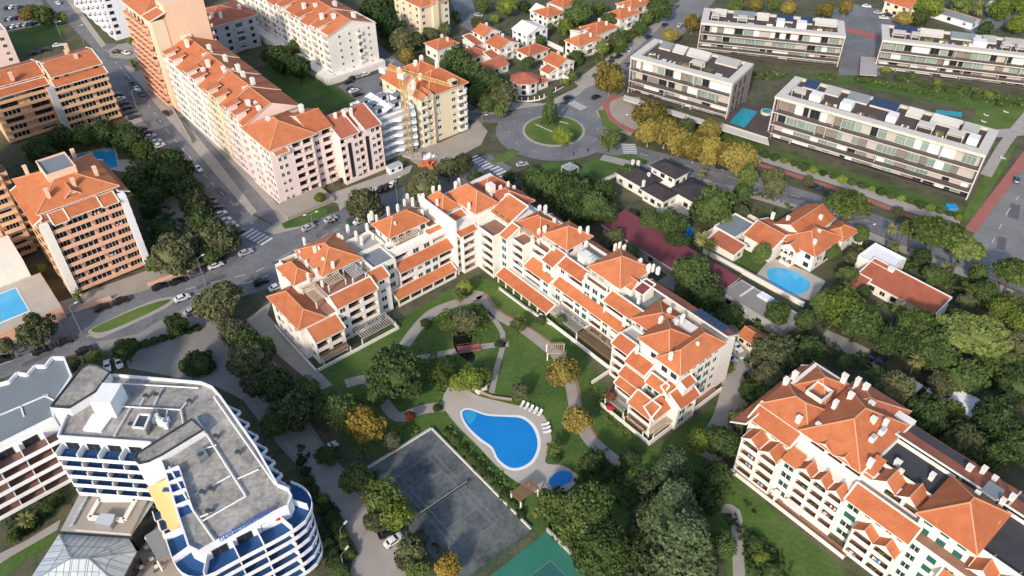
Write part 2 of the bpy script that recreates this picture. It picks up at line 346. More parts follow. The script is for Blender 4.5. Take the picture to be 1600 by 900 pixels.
gpoly('north_street_walk', [(930, 175), (960, 150), (1000, 152), (1005, 190), (985, 212), (950, 200)], 'plaza', 0.13, thick=1)
gribbon('red_cycle_path', [(968, 150), (950, 158), (948, 175), (962, 192), (990, 206)], 2.6, 'red_path', 0.15)
gpoly('cycle_lawn', [(934, 172), (945, 172), (952, 188), (975, 204), (960, 208), (942, 196)], 'lawn_bright', 0.16)
gribbon('east_avenue_north_walk', [(1185, 245), (1250, 266), (1330, 292), (1420, 325), (1500, 348)], 5.0, 'pavement', 0.12)
gribbon('east_avenue_red_path', [(1180, 256), (1250, 277), (1330, 304), (1420, 337), (1500, 365)], 2.4, 'red_path', 0.13)
gribbon('east_avenue_south_walk', [(940, 246), (1060, 275), (1200, 312), (1310, 350), (1400, 385), (1500, 424), (1580, 460)], 4.0, 'path', 0.12)
gribbon('wide_road_red_path', [(1640, 195), (1590, 262), (1550, 315), (1515, 362)], 3.4, 'red_path', 0.14)
gribbon('wide_road_walk', [(1610, 175), (1572, 222), (1540, 275)], 3.6, 'pavement', 0.13)
gpoly('flats_path', [(1520, 205), (1600, 200), (1600, 212), (1560, 215)], 'pavement', 0.14)
gpoly('far_red_path', [(1322, 42), (1375, 55), (1372, 62), (1320, 50)], 'red_path', 0.14)
# lawns
gpoly('shaded_lawn', [(412, 105), (450, 85), (480, 90), (552, 158), (500, 178), (470, 170), (425, 130)], 'lawn', 0.05)
gpoly('corner_lawn', [(15, 50), (60, 40), (100, 42), (95, 60), (60, 75), (28, 85)], 'lawn', 0.05)
gpoly('verge_lawn', [(440, 350), (500, 322), (512, 328), (512, 336), (470, 354), (445, 358)], 'lawn', 0.16)
gpoly('median_lawn', smooth_poly([(145, 514), (185, 495), (230, 477), (266, 468), (255, 478), (215, 498), (170, 517), (150, 520)], 3), 'lawn_bright', 0.14, thick=1, edge='pavement')
gpoly('splitter_lawn', [(768, 252), (800, 232), (812, 238), (790, 252), (770, 258)], 'lawn_bright', 0.14, thick=1, edge='pavement')
gpoly('median_kerb', smooth_poly([(138, 520), (150, 510), (230, 473), (272, 464), (262, 480), (172, 522), (150, 528)], 3), 'pavement', 0.10, thick=1)
gpoly('park_lawn', [(824, 262), (870, 252), (905, 258), (940, 246), (985, 240), (1015, 252), (1000, 268), (955, 276), (920, 290), (850, 290)], 'lawn', 0.05)
gpoly('tower_garden_lawn', [(20, 250), (120, 205), (200, 205), (250, 250), (230, 280), (180, 230), (130, 228), (60, 250)], 'lawn', 0.05)
gpoly('complex_garden_lawn', [(497, 582), (630, 497), (700, 455), (745, 435), (780, 440), (870, 490), (985, 665), (1015, 702), (1130, 625), (1150, 680), (1100, 770), (1000, 800), (900, 900), (820, 820), (680, 668), (600, 722), (540, 690), (500, 620)], 'lawn', 0.04)
gpoly('pool_lawn', [(790, 560), (850, 570), (885, 610), (890, 660), (855, 645), (800, 625), (770, 615)], 'lawn', 0.06)
gpoly('corner_garden_lawn', smooth_poly([(752, 460), (782, 452), (830, 480), (872, 520), (872, 545), (830, 530), (790, 505)], 3), 'lawn_bright', 0.06)
gpoly('flats_lawn', [(1080, 800), (1143, 742), (1230, 815), (1330, 900), (1370, 960), (1150, 960), (1130, 870)], 'lawn', 0.05)
gpoly('grey_flats_lawn', [(1525, 170), (1610, 170), (1610, 205), (1540, 208), (1520, 190)], 'lawn_bright', 0.06)
gpoly('grey_flats_side_lawn', [(1556, 222), (1590, 220), (1570, 262), (1520, 345), (1500, 342), (1545, 262)], 'lawn_bright', 0.06)
gpoly('grey_flats_front_lawn', [(1170, 228), (1230, 240), (1510, 325), (1500, 345), (1330, 290), (1200, 248)], 'lawn', 0.06)
gpoly('villa_lawn', [(1120, 405), (1150, 390), (1198, 396), (1190, 420), (1155, 430)], 'lawn', 0.05)
gpoly('bottom_left_lawn', [(-30, 900), (60, 842), (92, 830), (82, 850), (20, 890), (-30, 930)], 'lawn', 0.05)
gpoly('bottom_left_path', [(-30, 880), (40, 845), (95, 812), (90, 828), (20, 868), (-30, 900)], 'path', 0.06)
gpoly('court_side_lawn', [(680, 672), (700, 660), (760, 730), (830, 800), (820, 828), (760, 760)], 'lawn', 0.07)
gpoly('flats_court_lawn', [(1180, 112), (1330, 120), (1620, 155), (1620, 172), (1520, 170), (1250, 118)], 'lawn', 0.05)
gpoly('flats_terrace_lawn', [(985, 158), (1020, 160), (1200, 222), (1185, 240), (1090, 206), (985, 176)], 'lawn', 0.05)
gpoly('main_pool_shallow_step', smooth_poly([(724, 646), (733, 642), (744, 646), (742, 656), (734, 663), (728, 656)], 3), 'pool_mid', 0.175)
# roundabout island
mb = MB(); ring = lambda r: [(RC.x + r * math.cos(t * math.pi / 24), RC.y + r * math.sin(t * math.pi / 24)) for t in range(48)]
mb.prism(ring(RCR), -0.05, 0.15, 'pavement'); structure(mb.build('roundabout_kerb'))
mb = MB(); mb.prism(ring(10.7), 0.1, 0.28, 'lawn_bright'); structure(mb.build('roundabout_lawn'))
# garden paths
for nm, px, w in (('garden_path', [(748, 455), (740, 466), (700, 478), (672, 492), (650, 515), (632, 540)], 3.2),
                  ('terracotta_path', [(752, 462), (775, 490), (815, 512), (850, 538), (880, 566), (893, 600), (903, 650), (925, 690), (972, 730)], 3.4),
                  ('bridge_path', [(655, 560), (700, 551), (760, 541), (795, 538)], 2.0),
                  ('pool_path', [(540, 600), (575, 594), (598, 625), (622, 652), (660, 640), (705, 634)], 3.0),
                  ('lawn_path', [(742, 470), (785, 520), (775, 580), (768, 615)], 1.4),
                  ('east_drive', [(1040, 432), (1085, 462), (1120, 500), (1150, 545), (1150, 600), (1135, 660), (1100, 715)], 7.0),
                  ('lower_path', [(1118, 795), (1148, 800), (1152, 850), (1155, 905)], 2.4),
                  ('villa_drive', [(1285, 525), (1330, 545), (1375, 570)], 6.0)):
    gribbon(nm, px, w, 'path', 0.09)
gribbon('path_brick_edge', [(757, 458), (780, 486), (820, 508), (857, 533), (888, 562), (901, 600), (912, 648), (934, 686)], 0.5, 'brick_edge', 0.12)
# pools and decks
gpoly('pool_deck', smooth_poly([(700, 606), (722, 602), (745, 618), (800, 632), (845, 645), (862, 685), (852, 722), (880, 728), (903, 745), (885, 768), (850, 775), (800, 748), (770, 722), (745, 695), (712, 662), (692, 632)], 4), 'deck_stone', 0.12, thick=1)
gpoly('main_pool_rim', smooth_poly([(719, 645), (732, 638), (760, 647), (792, 649), (818, 651), (838, 668), (845, 695), (836, 721), (817, 734), (795, 735), (776, 720), (766, 701), (747, 688), (727, 666)], 4), 'frame_white', 0.15)
gpoly('main_pool_water', smooth_poly([(722, 646), (733, 641), (760, 650), (791, 652), (816, 655), (833, 670), (840, 695), (832, 718), (815, 730), (797, 731), (779, 718), (769, 699), (750, 685), (730, 665)], 4), 'pool', 0.17)
gpoly('small_pool_water', smooth_poly([(857, 753), (865, 742), (878, 736), (893, 740), (893, 752), (880, 758), (867, 764)], 4), 'pool', 0.17)
gpoly('tower_pool_deck', [(108, 243), (180, 228), (185, 250), (226, 248), (228, 268), (188, 268), (150, 260), (112, 258)], 'deck_stone', 0.10, thick=1)
gpoly('tower_pool_water', [(145, 236), (178, 231), (184, 261), (152, 265)], 'pool_mid', 0.16)
gpoly('tower_small_pool_water', [(108, 246), (132, 240), (138, 248), (112, 254)], 'pool_mid', 0.15)
gpoly('villa_pool_deck', [(1180, 432), (1205, 402), (1262, 425), (1290, 440), (1270, 470), (1225, 462)], 'deck_stone', 0.14, thick=1)
gpoly('villa_pool_water', smooth_poly([(1198, 424), (1210, 419), (1238, 424), (1262, 438), (1264, 452), (1246, 460), (1222, 456), (1205, 442)], 4), 'pool_light', 0.18)
gpoly('garden_pond_water', smooth_poly([(708, 530), (715, 515), (730, 510), (738, 525), (735, 545), (742, 556), (738, 568), (725, 560), (712, 548)], 3), 'pond', 0.13)
gpoly('villa_blue_pool_water', smooth_poly([(1065, 362), (1075, 354), (1082, 358), (1080, 370), (1070, 374)], 4), 'pool', 0.15)
gpoly('flats_lap_pool_water', [(1462, 172), (1503, 176), (1502, 184), (1462, 178)], 'pool_teal', 0.15)
# tennis courts
U0, V0 = UV(674, 672); U1 = UV(824, 832)[0]; V1 = V0 - 19.5
def uvsheet(name, u0, u1, v0, v1, m, z, parent=None):
    mb = MB(); mb.face([W(u0, v0, z), W(u1, v0, z), W(u1, v1, z), W(u0, v1, z)], m)
    ob = mb.build(name, parent); return ob if parent else structure(ob)
court = uvsheet('tennis_court', U0, U1, V1, V0, 'court_grey', 0.09)
un, vn = UV(656.7, 806); un2, vn2 = UV(730.8, 755.5); uc = (un + un2) / 2; vc = (vn + vn2) / 2
mb = MB()
def cline(u0, u1, v0, v1): mb.face([W(u0, v0, .102), W(u1, v0, .102), W(u1, v1, .102), W(u0, v1, .102)], 'court_line')
mat('court_line', (0.20, 0.215, 0.22), 0.85, 0.3, scale=0.8, fine=5)
t = 0.07
for v in (-5.485, -4.115, 4.115, 5.485): cline(uc - 11.9, uc + 11.9, vc + v - t, vc + v + t)
for u in (-11.885, 11.885): cline(uc + u - t, uc + u + t, vc - 5.5, vc + 5.5)
for u in (-6.4, 6.4): cline(uc + u - t, uc + u + t, vc - 4.1, vc + 4.1)
mb.build('court_lines', court)
net = empty('tennis_net', 'dark tennis net strung across the worn grey court', 'net', W(uc, vc, 0.1), GRID)
for s in (-1, 1):
    mb = MB(); mb.tube([(0, s * 6.4, 0), (0, s * 6.4, 1.1)], [.07, .06], 'frame_dark'); mb.build('net_post', net)
mb = MB(); mb.box(-.03, .03, -6.35, 6.35, .1, .95, 'frame_dark'); mb.box(-.05, .05, -6.35, 6.35, .95, 1.02, 'grey_wall'); mb.build('net_mesh', net)
for nm, lab, a, b in (('court_wall', 'low pale wall along the pool side of the grey tennis court', (U0, V0 + .2), (U1, V0 + .2)), ('court_wall', 'low pale wall along the upper end of the grey tennis court', (U0 - .2, V1), (U0 - .2, V0))):
    mb = MB(); A = W(*a); B = W(*b); mb.bar(A + Vector((0, 0, .35)), B + Vector((0, 0, .35)), .25, .7, 'white'); mb.bar(A + Vector((0, 0, .74)), B + Vector((0, 0, .74)), .35, .08, 'concrete'); tag(mb.build(nm), lab, 'wall')
gc = uvsheet('green_tennis_court', U1 + 2.6, U1 + 36, V0 - 16, V0 + 2.2, 'court_green', 0.09)
mb = MB(); mb.face([W(U1 + 8, V0 - 9, .1), W(U1 + 30, V0 - 9, .1), W(U1 + 30, V0 - 1.5, .1), W(U1 + 8, V0 - 1.5, .1)], 'court_blue'); mat('court_blue', (0.025, 0.12, 0.11), 0.85, 0.12); mb.mats; mb.build('court_inner', gc)
mb = MB(); mb.bar(W(U1 + 8, V0 - 9, .11), W(U1 + 8, V0 - 1.5, .11), .12, .01, 'court_line'); mb.bar(W(U1 + 8, V0 - 1.5, .11), W(U1 + 30, V0 - 1.5, .11), .12, .01, 'court_line'); mb.build('court_lines', gc)
mb = MB(); mb.bar(W(U1 + 2.4, V0 + 2.6, .6), W(U1 + 36, V0 + 2.6, .6), .4, 1.2, 'concrete'); tag(mb.build('court_wall'), 'concrete wall beside the green tennis court at the bottom edge', 'wall')
fence = empty('court_fence', 'wire mesh fence with posts between the grey and green tennis courts', 'fence', W(U1 + 1.2, V0 - 10), GRID)
for i in range(8):
    mb = MB(); mb.tube([(0, -9 + i * 2.8, 0), (0, -9 + i * 2.8, 2.6)], [.05, .05], 'shutter', 5); mb.build('post', fence)
for zz in (0.6, 1.1, 1.6, 2.1, 2.6):
    mb = MB(); mb.bar((0, -9, zz), (0, 10.6, zz), .04, .04, 'shutter'); mb.build('rail', fence)
# crossings and markings
def crossing(parent, a, b, w, n, z):
    """zebra: n stripes between pixels a and b, stripes run across for w m"""
    A = G(*a); B = G(*b); d = (B - A); L = d.length; d.normalize(); p = Vector((-d.y, d.x, 0)); mb = MB(); st = L / (2 * n - 1)
    for i in range(n):
        q = A + d * (2 * i * st)
        mb.face([(*(q - p * w / 2).xy, z), (*(q + d * st - p * w / 2).xy, z), (*(q + d * st + p * w / 2).xy, z), (*(q + p * w / 2).xy, z)], 'paint')
    mb.build('zebra_crossing', parent)
crossing(road_left, (386, 362), (418, 378), 4.5, 6, 0.022)
crossing(road_av, (738, 245), (765, 262), 4.0, 6, 0.04)
crossing(road_av, (772, 262), (800, 282), 4.0, 6, 0.04)
crossing(road_ring, (912, 134), (935, 120), 4.0, 6, 0.036)
crossing(road_ring, (893, 160), (912, 170), 4.0, 7, 0.034)
crossing(road_e, (982, 225), (985, 240), 5.0, 6, 0.03)
crossing(road_left, (592, 94), (612, 98), 5.0, 7, 0.036)
def dashes(parent, pix, z, dl=3.0, gap=4.0, w=0.18):
    mb = MB(); pts = [G(*p) for p in pix]; acc = 0
    for i in range(len(pts) - 1):
        a, b = pts[i], pts[i + 1]; L = (b - a).length; d = (b - a).normalized(); p = Vector((-d.y, d.x, 0)) * w / 2; t = 0
        while t < L:
            e = min(t + dl, L); q, r = a + d * t, a + d * e
            mb.face([(*(q - p).xy, z), (*(r - p).xy, z), (*(r + p).xy, z), (*(q + p).xy, z)], 'paint'); t += dl + gap
    mb.build('lane_markings', parent)
dashes(road_av, [(290, 452), (400, 425), (440, 402), (520, 362), (600, 325)], 0.018)
dashes(road_av, [(300, 462), (405, 437), (450, 412), (520, 372)], 0.018)
dashes(road_av, [(0, 570), (140, 524)], 0.018)
dashes(road_left, [(90, -20), (150, 60), (200, 120), (262, 205), (330, 285), (395, 350)], 0.022, 2.5, 5)
dashes(road_e, [(1000, 240), (1200, 292), (1400, 360), (1560, 424)], 0.026, 3, 5)
dashes(road_r, [(1640, 240), (1575, 330), (1550, 380)], 0.034, 3, 6)
mb = MB()
for r0 in (16.4,):
    for t in range(0, 48, 4):
        a = t * math.pi / 24; b = a + 0.1
        mb.face([(RC.x + r * math.cos(q), RC.y + r * math.sin(q), 0.03) for r, q in ((r0, a), (r0 + .13, a), (r0 + .13, b), (r0, b))], 'paint')
mb.build('lane_markings', road_ring)
for a, b, lab in (((837, 196), (864, 208), 'longer low pale stone bench on the roundabout lawn'), ((873, 191), (888, 195), 'shorter low pale stone bench on the roundabout lawn near the cypress')):
    A, B = G(*a), G(*b); d = (B - A).normalized(); mb = MB(); mb.bar(A + Vector((0, 0, .5)), B + Vector((0, 0, .5)), .5, .12, 'deck_stone')
    for k in range(4): q = A.lerp(B, (k + .5) / 4); mb.bar(q + Vector((0, 0, .2)), q + Vector((0, 0, .45)), .35, .35, 'concrete')
    tag(mb.build('stone_bench'), lab, 'bench')
# ================================================================= building kit
UNIT = {}
def unit(name, fn, smooth=False):
    if name not in UNIT:
        mb = MB(); fn(mb); UNIT[name] = mb.mesh(name, smooth)
    return UNIT[name]
# windows: unit 1 x 1, centred in x, z from 0, face towards -y
def _frame(mb, m, w=.06, d=.07):
    mb.box(-.5, .5, -d, 0, 0, w, m); mb.box(-.5, .5, -d, 0, 1 - w, 1, m); mb.box(-.5, -.5 + w, -d, 0, w, 1 - w, m); mb.box(.5 - w, .5, -d, 0, w, 1 - w, m)
def win_plain(mb): _frame(mb, 'frame_white'); mb.box(-.44, .44, -.02, 0, .06, .94, 'glass'); mb.box(-.025, .025, -.05, -.02, .06, .94, 'frame_white')
def win_dark(mb): _frame(mb, 'frame_dark', .04); mb.box(-.46, .46, -.02, 0, .04, .96, 'glass'); mb.box(-.02, .02, -.05, -.02, .04, .96, 'frame_dark')
def win_blind(mb): _frame(mb, 'frame_white'); mb.box(-.44, .44, -.02, 0, .06, .42, 'glass'); mb.box(-.44, .44, -.04, 0, .42, .94, 'blind')
def win_shut(mb):
    mb.box(-.3, .3, -.03, 0, 0, 1, 'glass'); mb.box(-.03, .03, -.06, -.03, 0, 1, 'frame_white'); mb.box(-.3, .3, -.06, -.03, .96, 1, 'frame_white')
    for s in (-1, 1): mb.box(s * .3, s * .5, -.1, 0, 0, 1, 'shutter')
    mb.box(-.52, .52, -.14, 0, -.06, 0, 'white')
def win_closed(mb): mb.box(-.5, .5, -.08, 0, 0, 1, 'shutter'); mb.box(-.02, .02, -.1, -.08, 0, 1, 'frame_dark'); mb.box(-.54, .54, -.12, 0, -.06, 0, 'white')
def win_door(mb): _frame(mb, 'frame_white', .04, .05); mb.box(-.46, .46, -.02, 0, .04, .96, 'glass'); [mb.box(x - .015, x + .015, -.04, -.02, .04, .96, 'frame_white') for x in (-.23, 0, .23)]
def win_green(mb): _frame(mb, 'slab_edge', .03, .06); mb.box(-.47, .47, -.02, 0, .03, .97, 'glass_green'); [mb.box(x - .012, x + .012, -.04, -.02, .03, .97, 'slab_edge') for x in (-.16, .16)]; mb.box(-.47, .47, -.04, -.02, .6, .63, 'slab_edge')
WIN = dict(W=win_shut, C=win_closed, w=win_plain, d=win_dark, v=win_blind, D=win_door, g=win_green)
ROT = dict(f=0.0, r=math.pi / 2, b=math.pi, l=-math.pi / 2)
class Building:
    def __init__(s, name, label, cat, org, ang=GRID, wall='white', group=None, org_uv=True):
        """org: (u, v) of the thing's base on the street grid, or a world point when org_uv is False"""
        p = W(*org) if org_uv else Vector((org[0], org[1], 0))
        s.o = org if org_uv else (0, 0); s.e = empty(name, label, cat, p, ang, group); s.wall = wall; s.w = MB(); s.n = 0
    def L(s, x, y): return x - s.o[0], y - s.o[1]
    def box(s, x0, x1, y0, y1, z0, z1, m=None, top=None):
        x0, y0 = s.L(x0, y0); x1, y1 = s.L(x1, y1); s.w.box(x0, x1, y0, y1, z0, z1, m or s.wall, top)
    def part(s, name, mb, smooth=False): return mb.build(name, s.e, smooth=smooth)
    def side(s, sd, x0, x1, y0, y1):
        x0, y0 = s.L(x0, y0); x1, y1 = s.L(x1, y1)
        if sd == 'f': return lambda t, d: (x0 + t, y0 + d), x1 - x0
        if sd == 'r': return lambda t, d: (x1 - d, y0 + t), y1 - y0
        if sd == 'b': return lambda t, d: (x1 - t, y1 - d), x1 - x0
        return lambda t, d: (x0 + d, y1 - t), y1 - y0
    def win(s, kind, sd, fn, t, d, z, w, h, name='window'):
        x, y = fn(t, d)
        return link(name, unit('window_' + kind, WIN[kind]), s.e, (x, y, z), ROT[sd], (w, 1, h))
    def clutter(s, sd, fn, t, d, z, w):
        """now and then: plants, laundry, a table or an awning on a balcony"""
        r = random.random()
        if r > .42: return
        x, y = fn(t + random.uniform(-.25, .25) * w, d); rot = ROT[sd]
        if r < .14: link('planter', unit('planter', lambda mb: (mb.box(-.6, .6, -.18, .18, 0, .35, 'wood'), [mb.bar((-.5 + .2 * i, 0, .3), (-.55 + .22 * i, .05 * (-1) ** i, .9 + .1 * (i % 3)), .28, .22, 'leaf_mid') for i in range(6)])), s.e, (x, y, z), rot)
        elif r < .24: link('laundry', unit('laundry%d' % (random.randrange(3)), lambda mb: [mb.box(-.9 + i * .45, -.55 + i * .45, -.03, .03, .5, 1.25, ('white_cool', 'blue_cloth', 'red_cloth', 'blind', 'pink')[(i * 3 + len(UNIT)) % 5]) for i in range(4)]), s.e, (x, y, z), rot)
        elif r < .33: link('balcony_table', unit('balcony_table', lambda mb: (mb.box(-.4, .4, -.35, .35, .65, .72, 'frame_white'), mb.box(-.05, .05, -.05, .05, 0, .65, 'frame_white'), mb.box(-.95, -.55, -.25, .25, .35, .45, 'frame_white'), mb.box(.55, .95, -.25, .25, .35, .45, 'frame_white'))), s.e, (x, y, z), rot)
        elif d < 0: link('awning', unit('awning', lambda mb: mb.face([(-.5, -.9, 0), (.5, -.9, 0), (.5, 0, .45), (-.5, 0, .45)], 'awning_white')), s.e, (*fn(t, .05 if d > 0 else -.02), z + 2.0), rot, (w * .7, .9, 1))
    def block(s, x0, x1, y0, y1, z0, z1, faces=None, top=None, wall=None, rec=1.9, core=None):
        """a mass with facades.  faces: side -> dict(bays='..', n=floors, z=start, h=floor height, wall=..)
        bays: O loggia, B jutting balcony, W/C/w/d/v/D/g windows, S solid; a digit after a letter widens the bay"""
        faces = faces or {}; wall = wall or s.wall
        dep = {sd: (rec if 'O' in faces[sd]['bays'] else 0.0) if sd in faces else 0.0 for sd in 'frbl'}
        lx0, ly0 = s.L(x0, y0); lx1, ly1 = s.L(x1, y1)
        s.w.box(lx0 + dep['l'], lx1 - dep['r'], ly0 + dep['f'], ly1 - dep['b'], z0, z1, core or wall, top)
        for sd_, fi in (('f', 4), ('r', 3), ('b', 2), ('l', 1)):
            if dep[sd_]: s.w.m[-fi] = s.w.mi('loggia_shade')  # recessed core faces take the darker tone painted as loggia shade
        for sd, F in faces.items():
            fn, Ln = s.side(sd, x0, x1, y0, y1); d = dep[sd]; fw = F.get('wall', wall)
            a, b = 0.0, Ln
            if sd in 'rl':
                a = dep['f'] if sd == 'r' else dep['b']; b = Ln - (dep['b'] if sd == 'r' else dep['f'])
            def sb(t0, t1, d0, d1, za, zb, m=fw):
                p, q = fn(t0, d0), fn(t1, d1); s.w.box(p[0], q[0], p[1], q[1], za, zb, m)
            seq = []; st = F['bays']; i = 0
            while i < len(st):
                wd = 1.0; k = st[i]
                if i + 1 < len(st) and st[i + 1].isdigit(): wd = int(st[i + 1]) / 2.0; i += 1
                seq.append((k, wd)); i += 1
            tot = sum(w for _, w in seq); zs = F.get('z', z0); h = F.get('h', 3.0); nf = F.get('n', int((z1 - zs + .6) // h))
            if d:
                if zs > z0 + .01: sb(a, b, 0, d, z0, zs)
                if zs + nf * h < z1 - .01: sb(a, b, 0, d, zs + nf * h, z1)
            t = a
            for k, wd in seq:
                bw = (b - a) * wd / tot; tc = t + bw / 2
                for fl in range(nf):
                    z = zs + fl * h
                    if k == 'O':
                        pw = min(.35, bw * .08); sb(t, t + pw, 0, d, z, z + h); sb(t + bw - pw, t + bw, 0, d, z, z + h)
                        sb(t + pw, t + bw - pw, .17, d, z, z + .22, 'terrace_tile'); sb(t + pw, t + bw - pw, 0, .17, z, z + .22); sb(t + pw, t + bw - pw, 0, .22, z + h - .28, z + h)
                        ow = bw - 2 * pw; x, y = fn(tc, .16)
                        link('balcony_parapet', unit('parapet_' + fw, lambda mb: (mb.box(-.5, .5, -.14, 0, 0, .92, fw), mb.box(-.5, .5, -.17, .03, .92, 1.0, fw))), s.e, (x, y, z + .22), ROT[sd], (ow, 1, F.get('par', .72)))
                        s.win(random.choice(F.get('door', 'ddddDv')), sd, fn, tc, d, z + .25, ow * .94, h - .6, 'balcony_door'); s.clutter(sd, fn, tc, .55, z + .22, ow)
                        if F.get('brown') and (fl * 7 + int(tc * 3)) % 3: pass
                    else:
                        if d: sb(t, t + bw, 0, d, z, z + h)
                        if k == 'B':
                            x, y = fn(tc, 0); o = F.get('out', 1.3)
                            bm = F.get('bal', fw)
                            link('balcony', unit('balcony_%s_%.1f' % (bm, o), lambda mb: (mb.box(-.5, .5, -o, 0, 0, .2, bm), mb.box(-.5, .5, -o, -o + .12, .2, 1.2, bm), mb.box(-.5, -.47, -o + .12, 0, .2, 1.2, bm), mb.box(.47, .5, -o + .12, 0, .2, 1.2, bm))), s.e, (x, y, z), ROT[sd], (bw * F.get('bf', .9), 1, 1))
                            s.win(random.choice(F.get('door', 'DDdv')), sd, fn, tc, 0, z + .25, bw * F.get('dw', .62), h - .6, 'balcony_door'); s.clutter(sd, fn, tc, -.6, z + .2, bw * .8)
                        elif k in WIN:
                            ww = F.get('ww', min(1.7, bw * .62)); wh = F.get('wh', 1.5)
                            kk = k
                            if k == 'W' and random.random() < .25: kk = 'C'
                            if k == 'w' and random.random() < .3: kk = 'v'
                            s.win(kk, sd, fn, tc, 0, z + (.95 if wh < 2 else .3), ww, wh)
                t += bw
    # --- roofs
    def slabquad(s, mb, pts, th, m, edge):
        """sloping slab: top pts (4, ccw) with thickness th below"""
        lo = [(p[0], p[1], p[2] - th) for p in pts]
        mb.face(pts, m); mb.face(lo[::-1], edge)
        for i in range(len(pts)):
            j = (i + 1) % len(pts); mb.face([lo[i], lo[j], pts[j], pts[i]], edge)
    def hip(s, x0, x1, y0, y1, z, h, over=.55, m='tile', edge='white', caps=True, name='roof'):
        x0, y0 = s.L(x0, y0); x1, y1 = s.L(x1, y1); x0 -= over; x1 += over; y0 -= over; y1 += over
        a, b = x1 - x0, y1 - y0; k = min(a, b) / 2; mb = MB()
        if a >= b: r0, r1 = (x0 + k, (y0 + y1) / 2, z + h), (x1 - k, (y0 + y1) / 2, z + h)
        else: r0, r1 = ((x0 + x1) / 2, y0 + k, z + h), ((x0 + x1) / 2, y1 - k, z + h)
        c = [(x0, y0, z), (x1, y0, z), (x1, y1, z), (x0, y1, z)]
        if a >= b: fs = [(c[0], c[1], r1, r0), (c[1], c[2], r1), (c[2], c[3], r0, r1), (c[3], c[0], r0)]; hl = [(c[0], r0), (c[3], r0), (c[1], r1), (c[2], r1), (r0, r1)]
        else: fs = [(c[0], c[1], r0), (c[1], c[2], r1, r0), (c[2], c[3], r1), (c[3], c[0], r0, r1)]; hl = [(c[0], r0), (c[1], r0), (c[2], r1), (c[3], r1), (r0, r1)]
        for f in fs:
            g = []
            for p in f:
                if not g or (Vector(p) - Vector(g[-1])).length > 1e-4: g.append(p)
            mb.face(g, m)
        mb.box(x0 + .02, x1 - .02, y0 + .02, y1 - .02, z - .22, z - .004, edge)
        ob = s.part(name, mb)
        if caps and m != 'tile_dark':
            cb = MB()
            for p, q in hl: cb.bar(Vector(p) + Vector((0, 0, .04)), Vector(q) + Vector((0, 0, .04)), .26, .14, 'ridge')
            cb.build('ridge_tiles', ob)
        return ob
    def shed(s, x0, x1, y0, y1, zl, zh, low, over=.35, m='tile', edge='white', trim=True, name='roof'):
        x0, y0 = s.L(x0, y0); x1, y1 = s.L(x1, y1); mb = MB()
        if low == 'f': y0 -= over
        if low == 'b': y1 += over
        if low == 'r': x1 += over
        if low == 'l': x0 -= over
        zz = dict(f=(zl, zl, zh, zh), b=(zh, zh, zl, zl), r=(zh, zl, zl, zh), l=(zl, zh, zh, zl))[low]
        pts = [(x0, y0, zz[0]), (x1, y0, zz[1]), (x1, y1, zz[2]), (x0, y1, zz[3])]
        s.slabquad(mb, pts, .25, m, edge); ob = s.part(name, mb)
        if trim:
            tb = MB(); q = [Vector(p) + Vector((0, 0, .06)) for p in pts]
            e = dict(f=((0, 3), (1, 2), (3, 2)), b=((0, 3), (1, 2), (0, 1)), r=((0, 1), (3, 2), (0, 3)), l=((0, 1), (3, 2), (1, 2)))[low]
            for i, j in e: tb.bar(q[i], q[j], .34, .26, edge)
            tb.build('verge', ob)
        # triangular cheeks under the slope
        return ob
    def wedge(s, x0, x1, y0, y1, zb, zl, zh, low, m=None):
        """solid under a shed roof"""
        x0, y0 = s.L(x0, y0); x1, y1 = s.L(x1, y1); g = .26
        zz = [z - g for z in dict(f=(zl, zl, zh, zh), b=(zh, zh, zl, zl), r=(zh, zl, zl, zh), l=(zl, zh, zh, zl))[low]]
        c = [(x0, y0), (x1, y0), (x1, y1), (x0, y1)]; lo = [(*p, zb) for p in c]; hi = [(*p, max(z, zb + .01)) for p, z in zip(c, zz)]
        mb = s.w; m = m or s.wall
        mb.face(hi, m)
        for i in range(4): j = (i + 1) % 4; mb.face([lo[i], lo[j], hi[j], hi[i]], m)
    def gable(s, x0, x1, y0, y1, z, h, axis='x', over=.4, m='tile', edge='white', name='roof', walls=True):
        X0, Y0 = s.L(x0, y0); X1, Y1 = s.L(x1, y1); mb = MB()
        if axis == 'x':
            ym = (Y0 + Y1) / 2; a, b = X0 - over, X1 + over; dz = h * over / ((Y1 - Y0) / 2)
            s.slabquad(mb, [(a, Y0 - over, z - dz), (b, Y0 - over, z - dz), (b, ym, z + h), (a, ym, z + h)], .2, m, edge)
            s.slabquad(mb, [(b, Y1 + over, z - dz), (a, Y1 + over, z - dz), (a, ym, z + h), (b, ym, z + h)], .2, m, edge)
            rl = ((a, ym, z + h), (b, ym, z + h))
            if walls:
                for x in (X0, X1): s.w.face([(x, Y0, z - .2), (x, Y1, z - .2), (x, ym, z + h - .2)], s.wall)
        else:
            xm = (X0 + X1) / 2; a, b = Y0 - over, Y1 + over; dz = h * over / ((X1 - X0) / 2)
            s.slabquad(mb, [(X0 - over, b, z - dz), (X0 - over, a, z - dz), (xm, a, z + h), (xm, b, z + h)], .2, m, edge)
            s.slabquad(mb, [(X1 + over, a, z - dz), (X1 + over, b, z - dz), (xm, b, z + h), (xm, a, z + h)], .2, m, edge)
            rl = ((xm, a, z + h), (xm, b, z + h))
            if walls:
                for y in (Y0, Y1): s.w.face([(X0, y, z - .2), (X1, y, z - .2), (xm, y, z + h - .2)], s.wall)
        ob = s.part(name, mb); cb = MB(); cb.bar(Vector(rl[0]) + Vector((0, 0, .05)), Vector(rl[1]) + Vector((0, 0, .05)), .28, .16, 'ridge'); cb.build('ridge_tiles', ob)
        return ob
